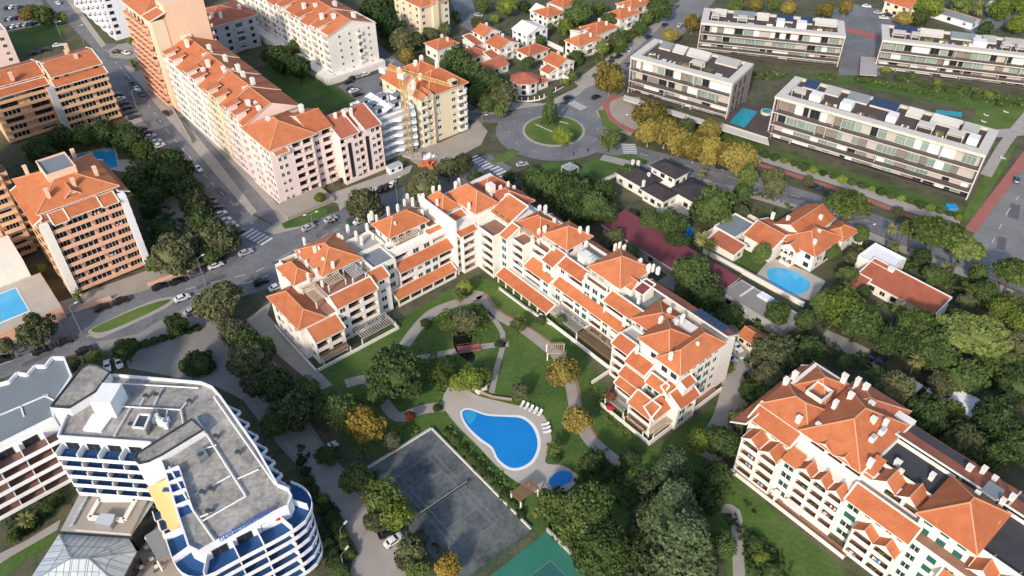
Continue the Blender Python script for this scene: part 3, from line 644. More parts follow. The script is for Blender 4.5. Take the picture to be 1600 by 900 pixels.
    def ring(s, x0, x1, y0, y1, z0, z1, t=.25, m=None, floor=None):
        """parapet round a flat roof, with a floor finish"""
        m = m or s.wall; x0, y0 = s.L(x0, y0); x1, y1 = s.L(x1, y1); mb = MB()
        mb.box(x0, x1, y0, y0 + t, z0, z1, m); mb.box(x0, x1, y1 - t, y1, z0, z1, m); mb.box(x0, x0 + t, y0 + t, y1 - t, z0, z1, m); mb.box(x1 - t, x1, y0 + t, y1 - t, z0, z1, m)
        ob = s.part('parapet', mb)
        if floor:
            fb = MB(); fb.face([(x0 + t, y0 + t, z0 + .03), (x1 - t, y0 + t, z0 + .03), (x1 - t, y1 - t, z0 + .03), (x0 + t, y1 - t, z0 + .03)], floor); s.part('terrace_floor', fb)
        return ob
    def chimney(s, x, y, z, w=.8, d=.55, h=2.4, kind='round', m='white'):
        x, y = s.L(x, y)
        def rnd(mb):
            pr = [(-.5, 0), (.5, 0), (.5, .8), (.36, .92), (.15, .99), (-.15, .99), (-.36, .92), (-.5, .8)]
            for yy, rv in ((-.5, 0), (.5, 1)): mb.face([(a, yy, b) for a, b in (pr if not rv else pr[::-1])], m)
            for i in range(len(pr)):
                a, b = pr[i], pr[(i + 1) % len(pr)]; mb.face([(a[0], .5, a[1]), (b[0], .5, b[1]), (b[0], -.5, b[1]), (a[0], -.5, a[1])], m)
            mb.box(-.58, .58, -.58, .58, .66, .72, m)
            for a in (-.22, .22): mb.box(a - .12, a + .12, -.52, .52, .75, .86, 'frame_dark')
        def sq(mb):
            mb.box(-.5, .5, -.5, .5, 0, .8, m); mb.box(-.6, .6, -.6, .6, .93, 1, m); mb.box(-.56, .56, -.56, .56, .76, .82, m)
            for a in (-.42, -.14, .14, .42): mb.box(a - .07, a + .07, -.46, .46, .82, .93, 'frame_dark' if abs(a) < .2 else m)
        return link('chimney', unit('chimney_' + kind + m, rnd if kind == 'round' else sq), s.e, (x, y, z - .5), 0, (w, d, h + .5))
    def pergola(s, x0, x1, y0, y1, z0, z1, n=8, axis='x', m='pale_wood'):
        x0, y0 = s.L(x0, y0); x1, y1 = s.L(x1, y1); mb = MB()
        for x in (x0, x1):
            for y in (y0, y1): mb.bar((x, y, z0), (x, y, z1), .25, .25, 'white')
        if axis == 'x':
            for y in (y0, y1): mb.bar((x0, y, z1), (x1, y, z1), .2, .25, m)
            for i in range(n): x = x0 + (x1 - x0) * (i + .5) / n; mb.bar((x, y0 - .3, z1 + .2), (x, y1 + .3, z1 + .2), .18, .2, m)
        else:
            for x in (x0, x1): mb.bar((x, y0, z1), (x, y1, z1), .2, .25, m)
            for i in range(n): y = y0 + (y1 - y0) * (i + .5) / n; mb.bar((x0 - .3, y, z1 + .2), (x1 + .3, y, z1 + .2), .18, .2, m)
        return s.part('pergola', mb)
    def done(s):
        return s.w.build('wall', s.e)
# ================================================================= central white complex, west wing
F = lambda bays, **k: dict(bays=bays, **k)
cw = Building('apartment_wing', 'white apartment wing with terracotta roofs between avenue and garden', 'apartments', (-158, 80))
# south-west end, stepping up
cw.block(-147.2, -143.6, 55.6, 64.0, 0, 7.6, {'r': F('OO', n=2, z=.9, h=3.1), 'f': F('w', n=2, z=1, h=3)})
cw.wedge(-147.4, -143.6, 55.6, 64.0, 7.6, 7.9, 10, 'r'); cw.shed(-147.3, -143.4, 55.4, 64.2, 7.9, 10.0, 'r')
cw.block(-163.4, -147.3, 54.0, 60.5, 0, 10.8, {'f': F('SWwSOSwS', n=3, z=.6, h=3.1), 'r': F('S')})
cw.hip(-163.6, -147.4, 53.8, 60.8, 10.8, 2.3)
cw.block(-160.5, -147.4, 60.5, 64.5, 0, 10.6, top='terrace_tile')
cw.block(-158.8, -146.8, 64.4, 76.6, 0, 11.8, {'r': F('wO3O3', n=4, z=.0, h=2.9), 'f': F('SWS', n=1, z=8.6)})
cw.wedge(-150, -146.8, 64.4, 76.6, 11.8, 12.1, 14, 'r'); cw.shed(-150, -146.6, 64.2, 76.8, 12.1, 14.0, 'r')
cw.block(-158.8, -150, 64.4, 76.6, 11.8, 12.6, top='terrace_tile'); cw.pergola(-158.4, -151.0, 61.0, 64.6, 10.6, 13.2, 9, 'x')
cw.pergola(-155.8, -152.8, 66.0, 71.0, 12.6, 14.8, 8, 'y'); cw.pergola(-156, -151.2, 72.3, 76.2, 12.6, 15.0, 7, 'y', 'grey_wall')
cw.block(-171.5, -158.8, 60.2, 79.0, 0, 13.6, {'l': F('wWwOwWwOw', n=4, z=1, h=3), 'f': F('SwSwS', n=1, z=10.7)})
cw.hip(-169.4, -160.4, 60.2, 65.6, 13.7, 2.4)
cw.block(-170.5, -157.4, 67.0, 78.2, 13.6, 15.4, {'r': F('wdd', n=1, z=12.6, h=2.6, wh=1.4), 'f': F('SwS', n=1, z=12.5, wh=1.3)})
cw.hip(-170.8, -156.9, 66.8, 78.4, 15.4, 3.1)
cw.ring(-171.5, -168, 61.5, 66.5, 13.6, 14.4, floor='terrace_tile')
# middle with the flat grey roof
cw.block(-168, -152.2, 79.0, 86.4, 0, 13.6, {'r': F('OW', n=4, z=.8, h=3.1)})
cw.ring(-159.6, -152.2, 79.2, 86.2, 13.6, 14.2, floor='membrane')
cw.ring(-167, -159.8, 79.2, 87.5, 13.6, 14.6, floor='concrete')
cw.block(-151.2, -149, 77.2, 82, 0, 12.2, {'r': F('w', n=4, z=.6, h=3)}); cw.shed(-152.2, -148.9, 77.0, 82, 12.3, 13.8, 'r')
# long section with two awning roofs
cw.block(-166, -153.6, 86.4, 105, 0, 13.4, {'r': F('O3WWO3', n=1, z=10.4, h=2.9)})
cw.block(-153.6, -151.2, 86.6, 105, 0, 9.3, {'r': F('O4wWWO4', n=3, z=.6, h=2.85, wh=1.4)})
cw.shed(-154.2, -150.8, 86.2, 105.2, 9.5, 11.3, 'r')
cw.shed(-151.3, -148.6, 83.2, 103.8, 3.0, 4.3, 'r'); cw.box(-151.6, -151.0, 83.6, 86.6, 0, 4.4)
for i in range(6): cw.box(-149.0, -148.65, 83.6 + i * 3.95, 83.95 + i * 3.95, 0, 3.0)
cw.box(-148.9, -148.7, 83.6, 103.5, 0, .8)
cw.shed(-156.4, -153.6, 80.5, 86.6, 11.6, 13.2, 'r'); cw.shed(-157.4, -154.2, 99.6, 105.0, 12.6, 14.2, 'r')
cw.block(-165.3, -157.9, 88.6, 100.8, 13.4, 16.9, {'r': F('dddSd', n=1, z=13.5, h=3, wh=1.7), 'f': F('SwSw', n=1, z=13.4)})
cw.hip(-165.7, -157.6, 88.4, 101.0, 16.9, 3.2)
cw.ring(-157.9, -155.9, 86.6, 99.4, 13.4, 14.3, floor='terrace_tile'); cw.pergola(-157.2, -156.2, 89, 97, 13.4, 15.6, 10, 'y')
cw.ring(-166, -157, 101, 105, 13.4, 14.6, floor='terrace_tile'); cw.shed(-169.4, -166, 80, 90, 11.6, 13.2, 'l', m='tile_red'); cw.shed(-169.4, -166, 93, 105, 13, 14.6, 'l', m='tile_red')
# front garden terrace: low wall, posts and pergola beams
cw.box(-141.6, -141.3, 53.9, 78.6, 0, 1.0); cw.box(-163.5, -141.3, 53.2, 53.5, 0, 1.1); cw.box(-146.6, -141.3, 78.4, 78.7, 0, 1.0)
cw.pergola(-143.4, -141.6, 55.8, 63.8, 0, 2.8, 14, 'y', 'wood'); cw.pergola(-146.6, -141.8, 67.5, 78, 0, 2.7, 16, 'y', 'concrete')
for px, py, z in ((441, 425, 12.5), (482, 437, 14.5), (470, 402, 14), (476, 380, 14), (480, 418, 14), (495, 427, 15), (464, 408, 13), (506, 410, 16), (521, 420, 15.5), (493, 396, 16.5), (499, 394, 16.5), (564, 415, 13.5), (504, 448, 13), (544, 362, 14), (530, 373, 15), (535, 375, 15), (557, 372, 14.5), (565, 379, 14.5), (577, 344, 14.2), (581, 340, 15), (589, 346, 15.3), (607, 334, 15), (622, 330, 17), (632, 318, 16), (637, 313, 16), (645, 320, 16), (655, 312, 16), (618, 358, 17), (574, 360, 14.5), (660, 338, 16), (583, 372, 14), (597, 366, 14)):
    u, v = UV(px, py, z); cw.chimney(u, v, z - .3, random.uniform(.6, .85), random.uniform(.45, .75), random.uniform(1.7, 2.9))
cw.done()
# ================================================================= corner and east wing
ce = Building('apartment_wing', 'white stepped apartment wing with terracotta roofs above the garden pool', 'apartments', (-110, 118))
ce.block(-166.5, -150.0, 105, 131, 0, 16, {'r': F('OS8', n=5, z=.8, h=2.75), 'l': F('wWwWw', n=5, z=1, h=2.9)})
ce.box(-166.5, -149.2, 104.7, 105.2, 0, 19.0)
ce.block(-150, -148.6, 106.6, 111.8, 0, 13.8, {'r': F('O', n=5, z=0, h=2.75)})
ce.shed(-155.8, -148.4, 105.3, 111.9, 14, 17.0, 'r'); ce.wedge(-155.8, -148.6, 105.3, 111.8, 13.8, 14, 17, 'r')
ce.block(-150, -141.4, 111.8, 131, 0, 14.2, {'f': F('SO4', n=5, z=0, h=2.8)})
ce.ring(-148.6, -141.4, 111.8, 118.6, 14.2, 15.0, floor='terrace_tile')
ce.block(-152, -141.6, 118.6, 127, 14.2, 16.4, {'f': F('CCCC', n=1, z=14, h=2.6, wh=1.8)})
ce.hip(-165.8, -157.4, 106.2, 111.8, 17.2, 3.4); ce.block(-165.4, -157.6, 106.4, 111.6, 16, 17.2)
ce.hip(-163.0, -150.2, 112.6, 120.5, 18.0, 3.8); ce.block(-162.6, -150.6, 113, 120.2, 16, 18.0)
ce.shed(-150.2, -141.6, 118.2, 125, 16.2, 19.2, 'f'); ce.hip(-157.5, -146, 120.8, 130.6, 16.6, 3.0, m='tile_red')
ce.hip(-164, -157, 122, 131, 16.2, 3.0, m='tile_red')
ce.box(-156.5, -154.3, 121.4, 123.4, 16, 21)
# steps of the garden front
ce.block(-141.4, -138.4, 114.6, 130, 0, 14.4, {'f': F('W', n=5, z=.2, h=2.8)}); ce.shed(-141.4, -138.0, 114.3, 118.9, 14.6, 16.6, 'f'); ce.wedge(-141.4, -138.2, 114.6, 118.8, 14.4, 14.6, 16.6, 'f')
ce.block(-138.4, -133.2, 115.9, 130, 0, 13.7, {'f': F('O', n=4, z=2.6, h=2.75)}); ce.ring(-138.4, -133.2, 115.9, 121.6, 13.7, 14.5, floor='terrace_tile')
ce.block(-133.2, -126.4, 118.6, 130, 0, 13.7, {'f': F('O', n=4, z=2.6, h=2.75)}); ce.ring(-133.2, -126.4, 118.6, 121.6, 13.7, 14.5, floor='terrace_tile')
ce.block(-133.0, -121.6, 115.7, 118.6, 0, 8.3, {'f': F('O4W', n=2, z=2.6, h=2.8)}); ce.shed(-132.2, -121.4, 115.4, 118.7, 8.5, 10.2, 'f')
ce.shed(-139.5, -117.5, 111.2, 114.2, 2.9, 4.3, 'f'); ce.box(-139.2, -118, 113.9, 116.2, 0, 4.0)
for i in range(7): ce.box(-139.2 + i * 3.4, -138.85 + i * 3.4, 111.4, 111.75, 0, 2.9)
ce.block(-126.4, -121.7, 117.1, 130, 0, 13.3, {'f': F('W', n=4, z=1.9, h=2.8)}); ce.shed(-126.4, -121.5, 116.8, 121.4, 13.5, 15.5, 'f'); ce.wedge(-126.4, -121.7, 117.1, 121.3, 13.3, 13.5, 15.5, 'f')
ce.block(-121.7, -112.2, 118.7, 131, 0, 13.3, {'f': F('wO4', n=4, z=1.9, h=2.8)}); ce.shed(-121.7, -112.2, 118.4, 121.3, 13.5, 15.1, 'f'); ce.wedge(-121.7, -112.2, 118.7, 121.2, 13.3, 13.5, 15.1, 'f')
ce.block(-121.0, -95.2, 116.8, 118.8, 0, 7.9, {'f': F('WO4WWO4WO4', n=3, z=0, h=2.62)}); ce.shed(-121.4, -94.8, 116.4, 118.9, 8.1, 9.7, 'f')
ce.block(-112.2, -103.6, 118.8, 131, 0, 14.0, {'f': F('WWW', n=2, z=8.2, h=2.8)}); ce.ring(-112.2, -103.6, 118.8, 121, 14.0, 14.9, floor='terrace_tile')
ce.pergola(-111.8, -104.2, 119.2, 121.0, 14, 16.4, 14, 'x', 'white')
ce.block(-103.6, -93.0, 117.8, 131, 0, 13.3, {'f': F('O4W', n=2, z=7.7, h=2.8)}); ce.shed(-103.6, -92.8, 117.5, 120.6, 13.5, 15.1, 'f'); ce.wedge(-103.6, -93, 117.8, 120.5, 13.3, 13.5, 15.1, 'f')
# roofs above
ce.block(-140.6, -132, 120.6, 130, 13.7, 16.0, {'f': F('ddd', n=1, z=13.7, h=2.5, wh=1.7)}); ce.hip(-141, -131.6, 120.4, 128.6, 16, 2.9); ce.pergola(-138.2, -132.2, 118.9, 120.4, 13.7, 16.0, 12, 'x', 'pale_wood')
ce.block(-131, -122.6, 122.4, 131, 13.7, 16.4, {'f': F('ddd', n=1, z=13.7, h=2.6, wh=1.8), 'r': F('dSO', n=1, z=13.7, h=2.7)}); ce.hip(-131.4, -122.6, 122.2, 131.4, 16.4, 3.1); ce.pergola(-131.4, -127, 120.2, 122.2, 13.7, 16, 9, 'x', 'white')
ce.block(-112, -101.8, 121.2, 132, 13.3, 17.3, {'f': F('ddSS', n=1, z=14, h=3)}); ce.hip(-112.4, -101.4, 120.8, 132.4, 17.3, 3.7)
ce.gable(-103.4, -100.0, 123.6, 127.0, 16.4, 1.7, 'x'); ce.block(-103, -100, 123.8, 126.8, 13.3, 16.3)
ce.ring(-101.6, -93, 120.8, 131, 13.3, 14.3, floor='membrane'); ce.ring(-122.5, -112.2, 121.6, 131, 13.3, 14.2, floor='concrete')
ce.block(-119.0, -116.5, 123.0, 126, 13.3, 16.4); 
gh = MB()
for i in range(9):
    a = math.pi * i / 8; b = math.pi * (i + 1) / 8
    if i < 8:
        y0, z0, y1, z1 = 126.5 - 118 - 1.8 * math.cos(a), 14.6 + 1.6 * math.sin(a), 126.5 - 118 - 1.8 * math.cos(b), 14.6 + 1.6 * math.sin(b)
        for k in range(4): gh.face([(-9.2 + k * 1.4, y0, z0), (-9.2 + k * 1.4, y1, z1), (-7.9 + k * 1.4, y1, z1), (-7.9 + k * 1.4, y0, z0)], 'glass_roof')
        for k in range(5): gh.bar((-9.25 + k * 1.4, y0, z0), (-9.25 + k * 1.4, y1, z1), .12, .12, 'frame_white')
cg = ce.part('glass_vault', gh); cg.location = (-.6, -1.0, .2)
ce.shed(-99.6, -96.4, 124.6, 128.6, 16.0, 17.2, 'f', m='maroon'); ce.block(-99.4, -96.4, 124.8, 128.4, 13.3, 16.0)
# south-east end, stepping down to the garden
ce.block(-93, -84, 112.2, 131, 0, 12.4, {'l': F('S')}, top='concrete'); ce.hip(-92.6, -82.5, 116.8, 126.5, 15.0, 2.6); ce.block(-92.2, -83, 117, 126, 12.4, 15, {'f': F('ddSd', n=1, z=12.4, h=2.6, wh=1.6)})
ce.block(-92.6, -87.0, 109.8, 112.4, 0, 11.3, {'f': F('O', n=4, z=0, h=2.8), 'l': F('S')}); ce.shed(-92.6, -86.8, 109.5, 112.4, 11.5, 13.1, 'f'); ce.wedge(-92.6, -87, 109.8, 112.3, 11.3, 11.5, 13.1, 'f')
ce.ring(-92.6, -85.6, 112.4, 116.6, 12.4, 13.2, floor='concrete')
ce.block(-87.0, -80.4, 108.7, 112.2, 0, 10.2, {'f': F('O', n=4, z=0, h=2.5)}); ce.shed(-87.0, -80.2, 108.4, 111.4, 10.4, 12.1, 'f'); ce.wedge(-87, -80.4, 108.7, 111.3, 10.2, 10.4, 12.1, 'f')
ce.block(-86.8, -79.5, 106.6, 108.7, 0, 7.3, {'f': F('O', n=1, z=4.7, h=2.6)}); ce.shed(-86.8, -79.3, 106.3, 108.6, 7.5, 9.0, 'f')
ce.block(-86.4, -79.6, 105.1, 106.6, 0, 5.5, {'f': F('O', n=2, z=0, h=2.7)}, rec=1.3); ce.shed(-86.4, -79.6, 104.8, 106.9, 5.7, 7.1, 'f')
ce.block(-79.6, -72.6, 102.5, 108.4, 0, 6.2, {'f': F('O', n=2, z=0, h=2.9), 'r': F('O', n=2, z=0, h=2.9)}); ce.shed(-79.6, -72.4, 102.1, 105.4, 6.4, 8.4, 'f'); ce.shed(-75.0, -72.0, 102.3, 108.6, 6.3, 8.5, 'r')
ce.ring(-79.4, -75.2, 105.4, 108.4, 6.2, 7.0, floor='terrace_tile')
ce.block(-79.6, -73.4, 108.4, 112, 0, 9.0, {'f': F('CCC', n=1, z=6.2, h=2.8, wh=2)}); ce.shed(-79.8, -74.2, 108.0, 110, 9.2, 10.8, 'f'); ce.shed(-75.4, -73.0, 108.1, 112.2, 9.2, 10.9, 'r')
ce.block(-73.4, -69.9, 108.6, 115.4, 0, 7.6, {'r': F('WO', n=2, z=.6, h=2.9)}); ce.shed(-73.0, -69.5, 108.4, 115.6, 7.9, 10.2, 'r'); ce.wedge(-73, -69.9, 108.6, 115.4, 7.6, 7.9, 10.2, 'r')
ce.block(-73.4, -71.0, 111.2, 114.6, 7.6, 11.8); ce.shed(-73.6, -70.8, 111, 114.8, 12.0, 13.4, 'r')
ce.block(-85.2, -72.4, 111.8, 125, 0, 16.6, {'r': F('WwWWw', n=5, z=1.2, h=3), 'f': F('SddSd', n=1, z=12.4, h=3), 'b': F('wWwW', n=5, z=1, h=3)})
ce.hip(-85.6, -76.6, 111.4, 121.0, 16.9, 3.2); ce.hip(-78.6, -71.9, 109.8, 125.2, 16.7, 3.0); ce.block(-78, -72.4, 110.2, 112, 12.0, 16.6, {'f': F('dd', n=1, z=12.6, h=3)})
ce.shed(-100, -72.4, 127.0, 131.6, 14.8, 17.2, 'b', m='tile_red'); ce.block(-93, -72.4, 125, 131, 0, 14.6)
sp = MB(); 
for k in range(6): sp.box(27.2 + k * 1.5, 28.6 + k * 1.5, 9.4, 11.6, 17.6 - .02 * k, 17.75, 'solar')
ce.part('solar_panels', sp)
ce.shed(-140, -113, 129.6, 132.6, 13.8, 15.4, 'b', m='tile_red')
# low garden terrace of the east wing
ce.box(-120.5, -92.8, 110.9, 111.2, 0, 1.2); ce.box(-93.2, -92.9, 104, 111, 0, 1.2); ce.box(-86.6, -71, 100.6, 100.9, 0, 1.1); ce.box(-70.8, -70.5, 100.6, 127, 0, 1.4); ce.box(-72.4, -70.6, 116.5, 126, 0, .6, None, 'terrace_tile')
ce.pergola(-119, -107, 112, 116.4, 0, 2.8, 20, 'x', 'concrete'); ce.pergola(-106.5, -94, 111.6, 116.4, 0, 2.8, 20, 'x', 'wood'); ce.pergola(-86, -80, 101.6, 104.8, 0, 2.6, 12, 'x', 'concrete'); ce.pergola(-79, -73, 100.9, 102.4, 0, 2.6, 10, 'x', 'wood'); ce.pergola(-72.2, -70.8, 102, 108.4, 0, 2.5, 12, 'y', 'pale_wood')
for px, py, z in ((661, 310, 19), (677, 299, 18.2), (687, 298, 18.5), (712, 291, 20), (717, 287, 20), (683, 318, 19), (733, 325, 18.5), (767, 310, 17.5), (782, 298, 18), (791, 308, 18.2), (794, 292, 18.5), (803, 295, 17.5), (824, 330, 16), (843, 327, 16.5), (852, 334, 16.5), (842, 363, 17), (851, 358, 17.5), (852, 330, 17), (866, 347, 17.2), (906, 362, 18), (918, 363, 17.5), (900, 372, 15), (893, 386, 14.5), (916, 382, 15.5), (961, 388, 18), (968, 385, 18), (975, 388, 18), (1000, 410, 18.5), (1013, 422, 17.8), (1020, 420, 17.5), (1028, 424, 17.2), (998, 470, 15.5), (832, 375, 15), (865, 391, 15), (915, 436, 15), (1045, 490, 16.5), (1032, 504, 17), (1057, 505, 18), (1066, 500, 18), (1089, 540, 18.5), (1048, 558, 18.5), (995, 548, 13.5), (1002, 540, 13.5), (693, 345, 15)):
    u, v = UV(px, py, z); ce.chimney(u, v, z - .4, random.uniform(.6, .9), random.uniform(.5, .8), random.uniform(1.6, 2.6))
ce.done()
# ================================================================= lower right white apartments with wavy eaves
br = Building('apartment_block', 'white apartment block with scalloped terracotta eaves beside the lawn, lower right', 'apartments', (-35, 122))
def gablets(b, u0, n, w, v0, v1, z, h=1.3, m='tile'):
    for i in range(n): b.gable(u0 + i * w + .15, u0 + (i + 1) * w - .15, v0, v1, z, h, 'y', over=.25, m=m)
br.block(-53.6, -44.4, 109.8, 116, 0, 12.0, {'f': F('OO', n=4, z=.3, h=2.9), 'l': F('wd', n=4, z=.6, h=2.9)}); gablets(br, -53.6, 2, 4.6, 109.6, 115, 12.0, 1.5)
br.block(-44.4, -40.6, 111.4, 116, 0, 12.4, {'f': F('W', n=4, z=.4, h=2.95, ww=2.2)}); br.shed(-44.4, -40.6, 111.0, 114, 12.5, 14.0, 'f', trim=False)
br.block(-40.6, -30.2, 111.3, 116.6, 0, 12.8, {'f': F('OOO', n=4, z=1.2, h=2.9)}); gablets(br, -40.8, 3, 3.55, 111.1, 113.8, 12.8, 1.5)
br.block(-30.2, -26.2, 112.8, 118, 0, 12.4, {'f': F('W', n=4, z=.4, h=2.9, ww=2.4)})
br.shed(-30.2, -16.4, 112.2, 115.4, 12.7, 15.0, 'f')
br.block(-26.2, -17.2, 112.6, 118, 0, 12.4, {'f': F('wwww', n=1, z=10.2, h=2.3, wh=.9)})
br.block(-26.2, -17.2, 110.5, 112.6, 0, 8.7, {'f': F('OO', n=3, z=0, h=2.9)}); gablets(br, -26.2, 2, 4.5, 110.3, 113.2, 8.8, 1.7)
br.block(-17.2, -4, 113.4, 119, 0, 13.4, {'f': F('WCWW', n=4, z=.6, h=3)}, top='terrace_tile'); br.shed(-10, -4, 111.2, 114.6, 10.4, 12.2, 'f'); br.block(-9.8, -4, 111.5, 113.6, 0, 10.2, {'f': F('WW', n=3, z=.6, h=3)})
br.block(-4, 12, 112, 132, 0, 13, {'f': F('OOWO', n=4, z=.6, h=3)}); br.hip(-4, 12, 112, 132, 13.2, 4)
# second tier
br.block(-54.8, -44.4, 113.4, 137, 0, 14.2, {'f': F('wwww', n=1, z=12.2, h=2.0, wh=.9), 'l': F('wWwWwWw', n=4, z=1, h=3.1)}); br.shed(-55, -44.2, 113.2, 117.2, 14.4, 16.6, 'f')
br.shed(-57.2, -53.8, 110.5, 137, 12.6, 15.2, 'l', m='tile')
br.hip(-54.6, -43, 116.8, 126, 16.4, 3.0); br.hip(-54.8, -44, 125.5, 137.2, 15.2, 3.6); br.block(-54.4, -43.4, 117, 136.6, 14.2, 16.3)
br.block(-44.4, -30.2, 116.4, 137, 0, 17.2, {'f': F('SO4O4O4', n=1, z=14.4, h=2.7), 'r': F('SS')}); br.box(-44.2, -30.4, 113.8, 116.4, 12.6, 13.4)
br.hip(-44.4, -31.0, 116.2, 134, 17.3, 4.6); gablets(br, -41, 2, 4.4, 116.0, 119.5, 17.2, 1.2)
br.hip(-45, -33, 127.5, 139, 16.4, 3.0, m='tile_red'); br.block(-44.6, -33.4, 128, 138.4, 0, 16.3); br.ring(-50.0, -46, 125.6, 130, 17.2, 18.4, floor='terrace_tile')
br.block(-30.2, -17.6, 117.4, 136, 0, 16.6, {'f': F('SOO', n=1, z=13.6, h=2.8)}, top='bitumen'); gablets(br, -28.2, 2, 4.8, 117.2, 121.6, 16.6, 1.8); br.shed(-30.6, -28.4, 117.2, 121.4, 16.2, 18.6, 'f', trim=False)
br.ring(-30.2, -17.8, 121.4, 129.4, 16.6, 17.5, floor='bitumen'); br.shed(-31, -8, 129.6, 137.4, 15.2, 18.0, 'b', m='tile_red')
br.block(-17.6, -7.8, 115.8, 128, 0, 17.8, {'f': F('CWC', n=2, z=12.4, h=2.9)}); br.hip(-18, -7.2, 115.5, 128, 17.9, 4.4)
br.block(-7.8, 4, 118, 136, 0, 16, {'f': F('WW', n=1, z=13)}, top='bitumen'); br.ring(-7.8, 4, 118, 130, 16, 16.8, floor='bitumen'); gablets(br, -7, 2, 4.6, 114.6, 119, 14.2, 2.0); br.block(-7, 2.4, 115, 118, 0, 14.2, {'f': F('OO', n=1, z=11.2, h=2.9)}); br.shed(-8, 6, 130, 137.4, 15, 17.6, 'b', m='tile_red')
br.block(-13, -10, 129, 132.5, 16, 18.4, wall='grey_wall', top='membrane')
br.box(-53.8, -25, 109.0, 109.25, 0, 1.0); br.box(-53.8, -25, 109.25, 111.2, 0, .25, None, 'terrace_tile'); br.box(-42.6, -42.4, 109, 111.4, 0, 2.6)
aw = MB(); aw.box(-5.4, -1.2, -12.8, -10.9, 2.7, 2.78, 'awning_white'); br.part('awning', aw)
aw = MB(); aw.box(-8.4, -7.0, -12.9, -10.9, 2.6, 2.7, 'awning_white'); br.part('awning', aw)
sk = MB()
for i in range(5): sk.box(-10.8 + i * 1.1, -9.75 + i * 1.1, -1.9, 1.0, 20.2 - .28 * i + .0, 20.32 - .28 * i, 'glass_roof')
for px, py, z in ((1242, 587, 17.5), (1228, 598, 17.2), (1319, 592, 18.5), (1340, 597, 18.2), (1352, 608, 18.2), (1329, 620, 19.5), (1305, 632, 20), (1340, 645, 19), (1360, 635, 18.5), (1364, 658, 20.5), (1383, 663, 20), (1248, 656, 17.8), (1278, 666, 18.2), (1360, 724, 18.2), (1402, 725, 17), (1405, 742, 17), (1455, 747, 17), (1514, 733, 17), (1537, 735, 17), (1553, 750, 17), (1524, 776, 19), (1566, 785, 18.5), (1580, 780, 17.5), (1555, 818, 17.5)):
    u, v = UV(px, py, z); br.chimney(u, v, z - .6, random.uniform(.8, 1.15), random.uniform(.75, 1.0), random.uniform(1.5, 2.2), 'square')
for px, py in ((1319, 652), (1365, 683), (1380, 672)):
    u, v = UV(px, py, 20); mb = MB(); u -= -35; v -= 122; mb.box(u - .5, u + .5, v - .8, v + .8, 19.0, 20.2, 'frame_white'); mb.box(u - .38, u + .38, v - .65, v + .65, 20.2, 20.24, 'glass_roof'); br.part('skylight', mb)
br.done()
# ================================================================= pink and yellow row with the orange tower
pr = Building('apartment_row', 'long pink and cream apartment row with stepped orange roofs along the left street', 'apartments', (-255, 92), wall='pink')
pr.block(-234, -215.2, 82.4, 97.5, 0, 20.4, {'f': F('wSwOSwOw', n=7, z=.2, h=2.85), 'r': F('wwSO4O4', n=7, z=.4, h=2.85)})
pr.hip(-234, -215, 82.6, 98.5, 20.8, 4.2)
pr.shed(-216, -214.2, 83.5, 88.5, 18.8, 20, 'r')
pr.block(-232, -216.6, 97.5, 105.2, 0, 20.6, {'r': F('wO', n=7, z=.4, h=2.85)}); pr.gable(-232, -216.4, 97.5, 105.2, 20.7, 3.0, 'y')
seg = [(-248.5, -234, 'pink', 21.8), (-263, -248.5, 'cream', 22.3), (-280, -263, 'white', 22.8), (-298.4, -280, 'white', 23.3)]
for u0, u1, wl, ze in seg:
    pr.block(u0, u1, 83.0, 103.5, 0, ze, {'f': F('wOwWOwSOw', n=7, z=.6, h=3.0), 'b': F('wOwOwOw', n=7, z=.6, h=3.0)}, wall=wl)
    pr.gable(u0 + .2, u1 + .8, 83.0, 103.5, ze, 4.6, 'x'); pr.box(u0 - .1, u0 + .25, 91, 95, ze, ze + 5.0, 'white')
    for k in range(2): pr.block(u0 + 2.6 + k * 6.5, u0 + 5.6 + k * 6.5, 82.6, 86, ze - .6, ze + 2.4, {'f': F('w', n=1, z=ze - .4, h=2.6)}, wall=wl)
    for k in range(2): pr.shed(u0 + 2.4 + k * 6.5, u0 + 5.8 + k * 6.5, 82.4, 87.4, ze + 2.5, ze + 3.2, 'f', trim=False)
for px, py, z in ((372, 107, 27), (400, 165, 24), (405, 172, 24.5), (388, 163, 25), (395, 128, 26.5), (420, 190, 23.5), (471, 170, 24), (325, 100, 27), (318, 112, 25.5), (350, 110, 26.5), (292, 68, 28), (327, 76, 27.5), (352, 92, 27), (380, 118, 26.5)):
    u, v = UV(px, py, z); pr.chimney(u, v, z - .8, 1.5, 1.1, 2.2, 'square')
pr.box(-214.9, -206, 80, 97, 0, 1.4, 'plaza', 'plaza'); pr.done()
ot = Building('apartment_tower', 'tall orange apartment tower with a blank gable beside the stepped roofs', 'apartments', (-312, 92), wall='peach')
ot.block(-326, -298.6, 82.2, 102.8, 0, 36, {'f': F('BBBBBBS', n=11, z=1.5, h=3.0, out=1.6, bf=.8, wall='orange_wall'), 'b': F('BwBwB', n=11, z=1.5, h=3.0)}, wall='peach')
ot.hip(-326, -306, 82.2, 102.8, 36, 4); ot.block(-306.5, -298.6, 88, 102.8, 36, 40.5, {'f': F('CS', n=1, z=36.6, h=3)})
ot.shed(-306, -298.4, 82, 88, 36.2, 38.0, 'f'); ot.box(-299.6, -298.4, 82.2, 87, 18, 36, 'cream'); ot.done()
rs = Building('apartment_block', 'pinkish block with dark red tiled roof and skylights next to building site', 'apartments', (-216, 112), wall='pink')
rs.block(-224, -212, 105.2, 121, 0, 17.6, {'r': F('OSwOSwO', n=6, z=.4, h=2.85)})
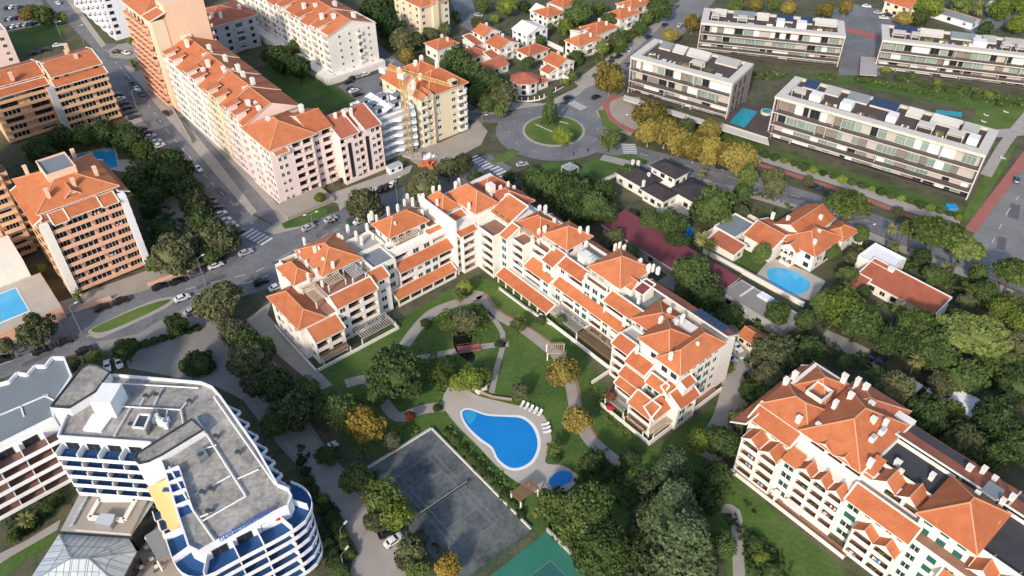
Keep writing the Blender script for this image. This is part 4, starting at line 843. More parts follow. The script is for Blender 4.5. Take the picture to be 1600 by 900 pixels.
rs.shed(-222, -211.6, 105.2, 112.4, 17.8, 21.4, 'r', m='tile_red'); rs.shed(-222, -211.6, 114.4, 121, 17.8, 21.4, 'r', m='tile_red'); rs.shed(-222, -213, 112.4, 114.4, 17.2, 20.6, 'r', m='tile_red'); rs.shed(-226, -222, 105.2, 121, 19.0, 21.4, 'l', m='tile_red'); rs.block(-226, -212.4, 105.3, 120.9, 17, 18)
for v in (107.8, 114.6): rs.box(-212.05, -211.85, v, v + 1.2, 2, 15, 'glass')
for u, v in ((-220, 109), (-219.4, 112), (-219.4, 114.6)): rs.chimney(u, v, 20.6, 1, .8, 2.0)
rs.done()
wc = Building('building_site', 'white apartment block under construction behind the yellow crane', 'apartments', (-224, 130), wall='white_cool')
wc.block(-232, -216.4, 121.2, 137.6, 0, 16.2, {'r': F('ddddd', n=5, z=.6, h=2.9), 'f': F('ddd', n=5, z=.6, h=2.9)}, wall='grey_wall', top='concrete')
for i in range(5):
    mb = MB(); z = 2.9 * i + 3; pts = [(7.6, -8.6), (9.6, -6.5), (9.2, -2.5), (10.6, 0), (9.4, 3), (10.6, 6), (7.6, 7.4)]
    mb.prism(pts, z, z + .3, 'white_cool')
    for a, b in zip(pts, pts[1:]): mb.bar((*a, z + .75), (*b, z + .75), .14, .9, 'white_cool')
    wc.part('balcony', mb)
for i, (u, v) in enumerate(((-230, 123), (-226, 124), (-222, 123.5), (-229, 130), (-222, 130.5), (-226, 134))): wc.block(u, u + 3, v, v + 3.4, 16.2, 18.6, {'r': F('d', n=1, z=16.3, h=2.2)}, top='membrane')
for i in range(4): wc.shed(-231.6 + i * 3.6, -228.4 + i * 3.6, 126.8, 129.6, 17.6, 18.8, 'f', m='white_cool', trim=False)
wc.ring(-232, -216.4, 121.2, 137.6, 16.2, 17.1); wc.done()
cb = Building('apartment_block', 'cream corner apartment block with orange hipped roof by the roundabout', 'apartments', (-224, 148), wall='cream')
cb.block(-238, -215.6, 138.6, 159, 0, 18.6, {'r': F('BwwSwB', n=6, z=.8, h=2.9, out=1.4, bal='white'), 'f': F('wBw', n=6, z=.8, h=2.9), 'b': F('BwBwB', n=6, z=.8, h=2.9, bal='white')})
cb.hip(-229, -215.4, 143, 160, 18.9, 5.2); cb.gable(-239, -226, 139, 148, 18.8, 3.6, 'x'); cb.hip(-240, -228, 147, 159, 18.8, 4.0)
cb.block(-216.6, -214.6, 139.4, 144.6, 0, 19.4, {'r': F('O', n=6, z=.8, h=2.9)}); cb.gable(-219, -214.4, 139.4, 142, 19.4, 1.6, 'x'); cb.gable(-219, -214.4, 142, 144.6, 19.4, 1.6, 'x')
for u, v in ((-224, 146), (-233, 143), (-234, 151), (-221, 141), (-229, 157), (-236, 155)): cb.chimney(u, v, 20.6, 1.2, 1.0, 3.0)
cb.block(-218, -215.3, 153, 156, 18.6, 21, {'r': F('d', n=1, z=18.6, h=2.3, ww=2.4)}); cb.done()
# ================================================================= white and yellow blocks at the top
wa = Building('apartment_block', 'long white apartment block with orange gabled roofs beside the shaded lawn', 'apartments', (-320, 153), wall='white')
wa.block(-372, -283.4, 142.4, 165, 0, 19, {'f': F('OwOwOwOwOwOwOwOwOwO', n=6, z=1, h=2.95), 'r': F('SwSwSBSwS', n=6, z=1.4, h=2.9, ww=1.0, wh=1.1, out=.9)})
for i in range(6):
    u = -372 + i * 14.75; wa.gable(u, u + 14.75, 142.4, 165, 19 - .3 * (i % 2), 4.4 - .4 * (i % 2), 'x', m='tile'); wa.block(u + 4, u + 8, 142.2, 148, 18, 20.4, {'f': F('w', n=1, z=18, h=2)}); wa.shed(u + 3.6, u + 8.4, 142, 149, 20.5, 21.6, 'f', trim=False)
    for k, v in enumerate((147.5, 151.0, 158.0)): wa.chimney(u + 3 + 3.6 * k, v, 21, 1.6, 1.2, 2.4, 'square')
wa.box(-374, -281, 138, 142.4, 0, 3.2); wa.box(-283.4, -280.6, 139, 166, 0, 2.8); wa.done()
yb = Building('apartment_block', 'ochre yellow apartment block with orange roof at the top edge, half sunlit', 'apartments', (-300, 200), wall='cream')
yb.block(-312, -291.5, 192.8, 208.4, 0, 15.6, {'r': F('wSOSw', n=5, z=.6, h=2.95), 'f': F('wwww', n=5, z=.6, h=2.95)}); yb.hip(-312, -291, 192.8, 208.4, 15.8, 3.0); yb.block(-292.4, -290.4, 199, 202, 0, 16.4); yb.gable(-296, -290.2, 198.6, 202.4, 16.2, 1.6, 'x'); yb.done()
wt = Building('apartment_block', 'bright white apartment block with dark windows at the top left edge', 'apartments', (-400, 100), wall='white_cool')
wt.block(-440, -383, 88.4, 116, 0, 21, {'r': F('dSdSBSd', n=6, z=1.6, h=3, ww=2.0), 'f': F('dBdBdBdBdBdB', n=6, z=1.6, h=3)}, top='concrete'); wt.ring(-440, -383, 88.4, 116, 21, 21.9); wt.done()
gb = Building('apartment_block', 'shaded grey green block with dark red hipped roof behind the orange tower', 'apartments', (-345, 125), wall='grey_wall')
gb.block(-356, -335, 114, 136, 0, 14, {'r': F('ddBd', n=4, z=1, h=3), 'f': F('dddd', n=4, z=1, h=3)}); gb.hip(-356, -334.6, 113.6, 136.4, 14.2, 3.6, m='tile_red')
for u, v in ((-340, 119), (-338, 122), (-341, 132)): gb.chimney(u, v, 15.6, 1.2, 1, 2.4)
gb.done()
# ================================================================= terracotta blocks at the left
tw = Building('apartment_tower', 'salmon eight storey tower with banded balconies beside the avenue', 'apartments', (-225, 26), wall='salmon')
tw.block(-236.5, -213.4, 16.8, 37.2, 0, 24.2, {'r': F('BB3BB', n=8, z=1.2, h=2.85, out=1.5, bf=1.0, dw=.85, door='D'), 'f': F('BwBwB', n=8, z=1.2, h=2.85, out=1.5, bf=1.0, dw=.85, door='D', bal='ochre'), 'b': F('BwBwB', n=8, z=1.2, h=2.85, out=1.5, bf=1.0, dw=.85, door='D')})
tw.box(-213.6, -211.4, 15.4, 17.6, 0, 24.6, 'white'); tw.box(-213.6, -211.6, 36.4, 38.2, 0, 25.4, 'white_cool')
tw.shed(-215, -211.2, 18.6, 22.6, 24.4, 26.0, 'r'); tw.shed(-215, -211.8, 22.6, 31.4, 24.6, 26.2, 'r'); tw.shed(-215, -211.2, 31.4, 35.8, 24.4, 26.0, 'r'); tw.shed(-236, -214, 14.6, 17.0, 24.4, 25.8, 'f'); tw.shed(-236, -214, 37, 39.6, 24.4, 25.8, 'b', m='tile_red')
tw.block(-235, -215.6, 17.6, 36.6, 24.2, 27, {'r': F('w3ww3', n=1, z=24.3, h=2.7, wh=1.6)}); tw.hip(-236.4, -214.6, 16.6, 37.4, 27.2, 4.6)
tw.block(-232, -222.5, 23, 30.6, 27, 32.2, wall='peach', top='membrane'); tw.ring(-232.1, -222.4, 22.9, 30.7, 32.2, 32.7, m='peach', floor='membrane')
for u, v in ((-218, 21), (-218.6, 28), (-234, 20), (-234.5, 33), (-221, 34.6)): tw.chimney(u, v, 29, 1.1, .9, 2.4, 'square', 'peach')
tw.gable(-220, -216, 24.6, 28, 28.6, 1.4, 'x'); tw.done()
ls = Building('apartment_block', 'ochre L shaped block with long balcony bands by the street corner', 'apartments', (-320, 48), wall='ochre')
ls.block(-328, -310, 45.6, 64.4, 0, 18.6, {'r': F('B4B4B4', n=6, z=.8, h=3.0, out=1.5, bf=1.0, dw=.85, door='D'), 'b': F('wwww', n=6, z=.8, h=3)}); ls.box(-311, -308.6, 43.6, 45.8, 0, 18.4, 'grey_wall')
ls.block(-334, -316.6, 26, 45.6, 0, 17.8, {'r': F('B4B4', n=6, z=.6, h=2.9, out=1.4, bf=1.0)})
ls.shed(-311.6, -308.2, 46, 64.6, 18.8, 20.2, 'r'); ls.block(-327, -311.4, 46.4, 63.8, 18.6, 21.4, {'r': F('dwSwd', n=1, z=18.7, h=2.6)}); ls.shed(-319.5, -310.6, 46.2, 64.4, 21.6, 24.2, 'r'); ls.shed(-328, -319.5, 46.2, 64.4, 21.8, 24.2, 'l', m='tile_red')
ls.shed(-318, -314.8, 28, 45.6, 18, 19.4, 'r'); ls.shed(-325, -318, 26, 45.8, 20.4, 23, 'r'); ls.block(-333, -318.4, 26, 45.5, 17.8, 20.2, {'r': F('dddd', n=1, z=17.8, h=2.4)}); ls.shed(-334, -325, 26, 45.8, 20.4, 23, 'l', m='tile_red')
for px, py, z in ((18, 120, 22.5), (68, 105, 22.5), (105, 85, 24), (120, 92, 23), (104, 75, 24)):
    u, v = UV(px, py, z); ls.chimney(u, v, z - .8, 1.4, 1.1, 2.4, 'square', 'peach')
ls.done()
fl = Building('apartment_block', 'shaded terracotta block with deep stacked balconies at the left edge', 'apartments', (-265, 10), wall='ochre')
fl.block(-300, -242, -4, 14.4, 0, 30, {'b': F('BwBBwBBwBBwB', n=10, z=1, h=2.8, out=1.6, bf=1.0), 'r': F('BBB', n=10, z=1, h=2.8, out=1.6, bf=.9)}); fl.hip(-300, -242, -4, 14.4, 30, 4, m='tile'); fl.done()
pd = Building('pool_podium', 'white and salmon podium with a rooftop swimming pool at the left edge', 'building', (-215, 0), wall='salmon')
pd.block(-224, -204.6, -16, 11.4, 0, 4.0, top='deck_stone'); pd.box(-240, -224.4, -16, 9, 0, 9.5, 'white', 'white')
mb = MB(); mb.box(4.2 - 10.6, 6.8, -14, 4.4, 4.02, 4.1, 'frame_white'); mb.box(-6, 6.4, -14, 4.0, 4.1, 4.14, 'pool_light'); pd.part('pool', mb); pd.done()
pw = Building('apartment_block', 'pale pink low block cut by the left edge near the corner lawn', 'apartments', (-392, 44), wall='pink')
pw.block(-412, -386, 26, 48.4, 0, 14.5, {'b': F('dwdwd', n=4, z=1, h=3), 'r': F('dwdw', n=4, z=1, h=3)}, top='concrete'); pw.ring(-412, -386, 26, 48.4, 14.5, 15.2); pw.done()
# ================================================================= white hotel with blue balconies
HZ = 22.0
def P2(o, pix, z): return [(G(x, y, z) - o).xy.to_tuple() for x, y in pix]
ho = G(270, 700, 12); ho.z = 0
hb = Building('hotel', 'white hotel with rounded corner, blue balcony floors and grey gravel roof', 'hotel', (ho.x, ho.y), 0.0, 'white_cool', org_uv=False)
outline = [(92, 684), (107, 645), (152, 610), (178, 588), (315, 600), (332, 607), (345, 622), (400, 700), (434, 760), (450, 766), (456, 778), (450, 792), (335, 850), (312, 864), (296, 856), (282, 815), (256, 730), (236, 694)]
HP = P2(ho, outline, HZ)
hb.w.prism(HP, 0, HZ, 'white_cool', 'gravel_roof')
def offset(chain, d):
    """chain of 2d points moved outwards (to the right of travel)"""
    out = []
    for i, p in enumerate(chain):
        a = Vector(chain[max(i - 1, 0)]); b = Vector(chain[min(i + 1, len(chain) - 1)]); t = (b - a).normalized(); out.append((p[0] + t.y * d, p[1] - t.x * d))
    return out
def kerb(chain, z0, z1, w, m, mb):
    for a, b in zip(chain, chain[1:]): mb.bar((*a, (z0 + z1) / 2), (*b, (z0 + z1) / 2), w, z1 - z0, m)
mb = MB(); kerb(HP + [HP[0]], HZ, HZ + .7, .35, 'white_cool', mb); hb.part('parapet', mb)
def resample(ch, step):
    out = [Vector(ch[0])]
    for a, b in zip(ch, ch[1:]):
        a, b = Vector(a), Vector(b); n = max(1, int((b - a).length / step)); out += [a.lerp(b, (k + 1) / n) for k in range(n)]
    return [tuple(p) for p in out]
def arc(ch, step):
    out = [Vector(ch[0])]; need = step
    for a, b in zip(ch, ch[1:]):
        a, b = Vector(a), Vector(b); L = (b - a).length; t = 0
        while L - t >= need: t += need; out.append(a.lerp(b, t / L)); need = step
        need -= (L - t)
    return [tuple(p) for p in out]
def smooth_chain(ch, n=3):
    for _ in range(n):
        o2 = [ch[0]]
        for a, b in zip(ch, ch[1:]): a, b = Vector(a), Vector(b); o2 += [tuple(a.lerp(b, .25)), tuple(a.lerp(b, .75))]
        ch = o2 + [ch[-1]]
    return ch
def balcony_band(b, chain, d, z, floor, par, bay, tilt=0):
    """one storey of balconies along an outline: coloured floor, parapet, dividing fins, glazing behind"""
    out = offset(chain, d); mb = MB()
    for i in range(len(chain) - 1):
        q = [chain[i], chain[i + 1], out[i + 1], out[i]]; mb.prism(q, z, z + .18, par, floor)
    ob = b.part('balcony', mb); pb = MB(); kerb(out, z + .0, z + 1.0, .16, par, pb); pb.build('parapet', ob)
    fine = arc(chain, bay); fo = offset(fine, d)
    for p, q in zip(fine, fo): fb = MB(); fb.bar((*p, z + 1.1), (*q, z + 1.1), .18, 1.9, par); fb.build('divider', ob)
    for p, q in zip(fine, fine[1:]):
        p, q = Vector(p), Vector(q); t = (q - p); 
        if t.length < 1.2: continue
        c = (p + q) / 2; w = link('balcony_door', unit('window_d', win_dark), b.e, (c.x, c.y, z + .25), math.atan2(t.y, t.x), (t.length * .62, 1, 2.1))
# outline runs clockwise here, so walk it so that outside lies to the right of travel
south = smooth_chain([HP[i] for i in (15, 14, 13, 12, 11, 10, 9, 8)], 2)
front = [HP[0], HP[17]]
for k in range(6): balcony_band(hb, south, 3.4 if k == 0 else 3.0, 18.4 - 3.0 * k, 'blue_floor', 'white_cool', 4.6)
for k in range(6): balcony_band(hb, front, 2.6, 18.4 - 3.0 * k, 'blue_floor', 'white_cool', 4.4)
east = [HP[8], HP[7], HP[6]]
for k in range(6):
    z = 18.4 - 3.0 * k; fine = resample(east, 3.4)
    for p, q in zip(fine, fine[1:]):
        p, q = Vector(p), Vector(q); t = (q - p).normalized(); nn = Vector((t.y, -t.x)); mb = MB()
        tri = [p, q, q + nn * .6, p.lerp(q, .2) + nn * 2.2]; mb.prism([tuple(a) for a in tri], z, z + .18, 'white_cool', 'blue_floor')
        for a, b in ((tri[3], tri[2]), (tri[0], tri[3])): mb.bar((*a, z + .6), (*b, z + .6), .14, .85, 'white_cool')
        hb.part('balcony', mb)
# yellow stair wall and its small balconies
yw = [HP[15], HP[16], HP[17]]; mb = MB(); oo = offset(yw[::-1], -.06)
a, b = Vector(HP[16]), Vector(HP[15]); t = (b - a).normalized(); nn = Vector((t.y, -t.x)) * (1 if (Vector((t.y, -t.x)).dot(Vector(HP[0]) - a) > 0) else -1)
poly = [a, b, b + nn * 1.8, a + nn * 4.2]; mb.prism([tuple(p) for p in poly], 0, 18.5, 'yellow_wall', 'yellow_wall'); 
mid = a.lerp(b, .18) + nn * 1.0; mb.box(mid.x - .7, mid.x + .7, mid.y - .5, mid.y + .5, 18.5, 18.56, 'blue_floor'); hb.part('yellow_wall', mb)
for k in range(5):
    for f in (.3, .5, .7, .9):
        p = a.lerp(b, f) + nn * (4.2 - 2.4 * f); q = p + t * 2.0; mb = MB(); z = 15.2 - 3 * k
        mb.prism([tuple(p), tuple(q), tuple(q + nn * 1.2), tuple(p + nn * 1.2)], z, z + .2, 'white_cool', 'blue_floor'); mb.bar((*(p + nn * 1.2), z + .6), (*(q + nn * 1.2), z + .6), .12, .9, 'white_cool'); hb.part('balcony', mb)
# roof terraces cut beside the stair wall
for f in (.15, .36, .57, .78):
    p = a.lerp(b, f); mb = MB(); q = [p - nn * .2, p - nn * 2.6, p - nn * 2.6 + t * 2.2, p - nn * .2 + t * 2.2]; mb.prism([tuple(x) for x in q], HZ, HZ + .06, 'blue_floor'); mb.bar((*q[1], HZ + .6), (*q[2], HZ + .6), .2, 1.2, 'white_cool'); mb.bar((*q[0], HZ + .6), (*q[1], HZ + .6), .2, 1.2, 'white_cool'); hb.part('roof_terrace', mb)
# raised blocks
for nm, px, z0, z1, m, top in (('stair_block', [(80, 636), (125, 578), (138, 570), (152, 572), (172, 582), (150, 612), (108, 638)], 0, 24.3, 'white_cool', 'gravel_roof'),
                               ('lift_house', [(160, 598), (190, 599), (172, 630), (140, 629)], HZ, 26.5, 'white_cool', 'white_cool'),
                               ('plant_cover', [(129, 671), (144, 646), (176, 648), (158, 674)], HZ, 22.5, 'white_cool', 'white_cool'),
                               ('cooling_unit', [(218, 648), (235, 649), (226, 670), (208, 668)], HZ, 24.2, 'metal_grey', 'frame_dark'),
                               ('curved_wall', [(210, 718), (213, 711), (220, 706), (300, 656), (318, 672), (252, 712), (232, 722), (218, 725)], HZ - 6, 23.8, 'white_cool', 'gravel_roof'),
                               ('roof_hatch', [(304, 705), (316, 697), (325, 710), (312, 720)], HZ, 23.0, 'membrane', 'membrane')):
    mb = MB(); mb.prism(P2(ho, px, z1), z0, z1, m, top); ob = hb.part(nm, mb)
    if nm in ('stair_block', 'curved_wall'):
        pb = MB(); ch = P2(ho, px, z1); kerb(ch + [ch[0]], z1, z1 + .35, .3, 'bitumen', pb); pb.build('parapet', ob)
    if nm == 'cooling_unit':
        pb = MB(); ch = P2(ho, px, z1); kerb(ch + [ch[0]], z1, z1 + .3, .4, 'frame_white', pb); pb.build('rim', ob)
for pth in ([(192, 635), (282, 640)], [(282, 640), (294, 625)], [(282, 640), (286, 662)], [(204, 636), (178, 681)], [(240, 633), (253, 607)], [(218, 634), (226, 620)], [(262, 639), (258, 655)], [(306, 652), (336, 700), (384, 775)], [(384, 775), (316, 814)], [(371, 748), (404, 733)], [(331, 759), (360, 743)], [(264, 729), (300, 795), (336, 846)], [(304, 706), (338, 695)], [(312, 808), (330, 800)], [(190, 599), (310, 606)], [(334, 620), (430, 757)], [(176, 640), (192, 635)]):
    mb = MB(); q = [G(x, y, HZ + .5) - ho for x, y in pth]; q = [(p.x, p.y, HZ + .45) for p in q]; mb.tube(q, [.17] * len(q), 'frame_white', 6); hb.part('roof_pipe', mb)
for px, py in ((228, 620), (244, 618), (205, 664), (326, 800), (296, 628), (337, 683), (314, 712), (372, 708), (330, 765), (316, 770), (250, 655)):
    p = G(px, py, HZ + .6) - ho; mb = MB(); mb.tube([(p.x, p.y, HZ), (p.x, p.y, HZ + 1.0)], [.4, .4], 'metal_grey', 8); mb.tube([(p.x, p.y, HZ + 1.0), (p.x, p.y, HZ + 1.2)], [.6, .5], 'frame_dark', 8); hb.part('roof_fan', mb)
p = G(255, 665, HZ) - ho; mb = MB()
for k in range(7): q = (p.x + random.uniform(-2.4, 2.4), p.y + random.uniform(-1.5, 1.5)); mb.box(q[0] - .4, q[0] + .4, q[1] - .4, q[1] + .4, HZ, HZ + random.uniform(.8, 2.2), 'frame_white')
mb.bar((p.x, p.y, HZ), (p.x, p.y, HZ + 5), .12, .12, 'metal_grey'); hb.part('antennas', mb)
# blue roof-edge sign, letters too small to read in the photograph
A = G(345, 845, HZ + 1) - ho; B = G(420, 801, HZ + 1) - ho; t = (B - A).normalized(); L = (B - A).length; sg = MB(); x = 0; k = 0
while x < L:
    if not (.50 < x / L < .53):
        w = (.55, .62, .5, .62)[k % 4]; a_ = A + t * x; z = HZ + .9; h = (1.5, 1.05, 1.05, 1.5, 1.05)[k % 5]
        sg.bar((a_.x, a_.y, z), (a_.x, a_.y, z + h), .14, .14, 'blue_sign')
        b_ = a_ + t * (w * .8)
        if k % 3 != 1: sg.bar((b_.x, b_.y, z), (b_.x, b_.y, z + 1.0), .14, .14, 'blue_sign')
        if k % 3 != 2: sg.bar((a_.x, a_.y, z + 1.0), (b_.x, b_.y, z + 1.0), .14, .14, 'blue_sign')
        if k % 2: sg.bar((a_.x, a_.y, z + .05), (b_.x, b_.y, z + .05), .14, .14, 'blue_sign')
    x += .82; k += 1
sg.bar((A.x, A.y, HZ + .8), (B.x, B.y, HZ + .8), .08, .08, 'metal_grey'); hb.part('roof_sign', sg)
# parasol and tables on the balconies
mb = MB(); p = G(439, 824, 17) - ho
for k in range(8): a1, a2 = k * math.pi / 4, (k + 1) * math.pi / 4; mb.face([(p.x, p.y, 20.6), (p.x + .7 * math.cos(a1), p.y + .7 * math.sin(a1), 20.1), (p.x + .7 * math.cos(a2), p.y + .7 * math.sin(a2), 20.1)], 'red_cloth')
mb.bar((p.x, p.y, 18.5), (p.x, p.y, 20.6), .08, .08, 'metal_grey'); hb.part('red_parasol', mb)
hb.done()
# ================================================================= glass roofed pavilion in front of the hotel
po = G(150, 830); pv = Building('pavilion', 'low pavilion with grey glass hipped roof and planted roof court below hotel', 'pavilion', (po.x, po.y), 0.0, 'concrete', org_uv=False)
q = P2(po, [(122, 772), (234, 772), (240, 782), (204, 836), (93, 828)], 6); pv.w.prism(q, 0, 5.6, 'glass', 'concrete')
q2 = P2(po, [(148, 768), (234, 772), (203, 833), (116, 826)], 6.4); mb = MB(); mb.prism(q2, 5.5, 6.2, 'beige', 'plaza'); ob = pv.part('roof_court', mb)
q3 = P2(po, [(155, 780), (212, 780), (194, 812), (139, 808)], 6.6); mb = MB(); kerb(q3 + [q3[0]], 6.2, 6.7, .9, 'white', mb); pv.part('planter', mb)
mb = MB(); q4 = P2(po, [(150, 812), (158, 802), (180, 804), (176, 816), (172, 822), (148, 818)], 7.5); mb.prism(q4, 6.2, 7.6, 'metal_grey', 'glass_roof'); pv.part('skylight', mb)
def panes(b, tri, n, m='glass_roof'):
    """a glazed slope between edge a-b (bottom) and c-d (top), cut in n panes"""
    a, bb, c, d = [Vector(x) for x in tri]
    for i in range(n):
        f0, f1 = i / n + .012, (i + 1) / n - .012
        for g0, g1 in ((.02, .49), (.51, .98)):
            pt = lambda f, g: a.lerp(bb, f).lerp(d.lerp(c, f), g)
            mb = MB(); quad = [pt(f0, g0), pt(f1, g0), pt(f1, g1), pt(f0, g1)]; b.slabquad(mb, [tuple(x) for x in quad], .06, m, 'metal_grey'); b.part('pane', mb)
gz, gt = 4.4, 7.2
rim = [(*p, gz) for p in P2(po, [(92, 834), (200, 838), (214, 862), (186, 915), (40, 915)], gz)]; r0 = (*P2(po, [(111, 872)], gt)[0], gt); r1 = (*P2(po, [(139, 873)], gt)[0], gt)
pv.w.prism([p[:2] for p in rim], 0, gz - .2, 'glass', 'concrete')
def slope_panes(b, a, c, tops, step=1.3):
    """parallel glass panes on a roof slope over edge a-c, cut off at the hips"""
    a, c = Vector(a), Vector(c); e = (c - a); L = e.length; e /= L; t = [Vector(x) for x in tops]; ss = sorted(((x - a).dot(e), x) for x in t); up = ss[0][1] - a - e * ss[0][0]
    s0, s1 = ss[0][0], ss[-1][0]; g = lambda s_: max(0, min(1, s_ / max(s0, .01), (L - s_) / max(L - s1, .01))); n = max(2, int(L / step)); cuts = sorted([L * i / n for i in range(n + 1)] + [s0, s1]); cuts = [x for i, x in enumerate(cuts) if 0 <= x <= L and (i == 0 or x - cuts[i - 1] > .15)]
    for p, q in zip(cuts, cuts[1:]):
        p, q = p + .05, q - .05; pt = lambda s_, k: a + e * s_ + up * k
        for k0, k1 in ((0.01, .5), (.52, .98)):
            if min(g(p), g(q)) < k0 + .05 and max(g(p), g(q)) < k0 + .05: continue
            f = [pt(p, min(k0, g(p))), pt(q, min(k0, g(q))), pt(q, min(k1, g(q))), pt(p, min(k1, g(p)))]; o_ = []
            for x in f:
                if not o_ or (x - o_[-1]).length > .03: o_.append(x)
            if len(o_) > 2 and (o_[0] - o_[-1]).length < .03: o_.pop()
            if len(o_) < 3: continue
            mb = MB(); b.slabquad(mb, [tuple(x) for x in o_], .06, 'glass_roof', 'metal_grey'); b.part('pane', mb)
slope_panes(pv, rim[0], rim[1], (r0, r1)); slope_panes(pv, rim[1], rim[2], (r1,)); slope_panes(pv, rim[2], rim[3], (r1,)); slope_panes(pv, rim[3], rim[4], (r1, r0)); slope_panes(pv, rim[4], rim[0], (r0,))
un = MB(); I_ = lambda p, dz=-.18: (p[0], p[1], p[2] + dz)
for f in ((rim[0], rim[1], r1, r0), (rim[1], rim[2], r1), (rim[2], rim[3], r1), (rim[3], rim[4], r0, r1), (rim[4], rim[0], r0)): un.face([I_(x) for x in f], 'metal_grey')
pv.part('roof_lining', un)
mb = MB()
for p_ in rim[:2]: mb.bar(p_, r0 if p_ is rim[0] else r1, .2, .2, 'metal_grey')
mb.bar(rim[2], r1, .2, .2, 'metal_grey'); mb.bar(rim[3], r1, .2, .2, 'metal_grey'); mb.bar(rim[4], r0, .2, .2, 'metal_grey'); mb.bar(r0, r1, .2, .2, 'metal_grey'); pv.part('glazing_bars', mb)
lw = [(*p, 5.2) for p in P2(po, [(122, 772), (146, 770), (116, 826), (95, 826)], 5.2)]; panes(pv, ((lw[3][0], lw[3][1], 4.6), (lw[0][0], lw[0][1], 4.6), (lw[1][0], lw[1][1], 6.2), (lw[2][0], lw[2][1], 6.2)), 9)
pv.done()
gpoly('cafe_terrace_paving', [(204, 838), (240, 780), (262, 800), (290, 900), (300, 960), (190, 960), (214, 862)], 'path', 0.08)
mb = MB(); q = [(G(x, y, 4)) for x, y in [(226, 838), (262, 815), (280, 850), (245, 875)]]; mb.prism([(p.x, p.y) for p in q], 3.7, 4.1, 'membrane')
for p in q: mb.bar((p.x, p.y, 0), (p.x, p.y, 3.7), .25, .25, 'white_cool')
tag(mb.build('terrace_canopy'), 'flat grey canopy on posts beside the cafe terrace under the hotel', 'canopy')
def cafe(px, py, lab):
    p = G(px, py); e = empty('cafe_table', lab, 'table', p, random.uniform(0, 3), 'round cafe tables on the hotel terrace'); mb = MB(); mb.tube([(0, 0, .7), (0, 0, .75)], [.5, .5], 'frame_white', 10); mb.build('top', e); mb = MB(); mb.tube([(0, 0, 0), (0, 0, .7)], [.06, .05], 'metal_grey', 6); mb.build('stem', e)
    for k in range(3):
        a = k * 2.1; mb = MB(); x, y = math.cos(a) * .95, math.sin(a) * .95; mb.box(x - .25, x + .25, y - .25, y + .25, .4, .48, 'wood'); mb.box(x * 1.2 - .22, x * 1.2 + .22, y * 1.2 - .05, y * 1.2 + .05, .4, .9, 'wood'); mb.build('seat', e)
for i, (x, y) in enumerate(((245, 805), (228, 815), (225, 843), (231, 858), (238, 876), (246, 888), (222, 889))): cafe(x, y, ['topmost', 'second', 'third', 'fourth', 'fifth', 'sixth', 'leftmost lower'][i] + ' round cafe table on the terrace beside the pavilion')
# ================================================================= white block with zigzag roof, far left
zo = G(40, 720); zb = Building('apartment_block', 'white block with zigzag roof edge and brown balcony bands beside the hotel', 'apartments', (zo.x, zo.y), 0.0, 'white_cool', org_uv=False)
zr = [(-60, 620), (16, 599), (28, 586), (44, 588), (56, 575), (72, 575), (83, 562), (101, 562), (113, 592), (82, 640), (86, 655), (0, 698), (-60, 728)]
ZP = P2(zo, zr, 17); zb.w.prism(ZP, 0, 17, 'white_cool', 'membrane'); mb = MB(); kerb(ZP + [ZP[0]], 17, 17.9, .45, 'white_cool', mb); zb.part('parapet', mb)
zf = [ZP[12], ZP[11], ZP[10]]
for k in range(5): balcony_band(zb, zf, 3.2, 13.2 - 3.0 * k, 'brown_band', 'white_cool', 5.0)
for a_, b_ in (((0, 648), (75, 616)), ((68, 617), (84, 625)), ((32, 634), (37, 650))):
    p, q = G(*a_, 17.2) - zo, G(*b_, 17.2) - zo; mb = MB(); mb.bar((p.x, p.y, 17.1), (q.x, q.y, 17.1), .3, .25, 'frame_white'); zb.part('roof_joint', mb)
zb.done()
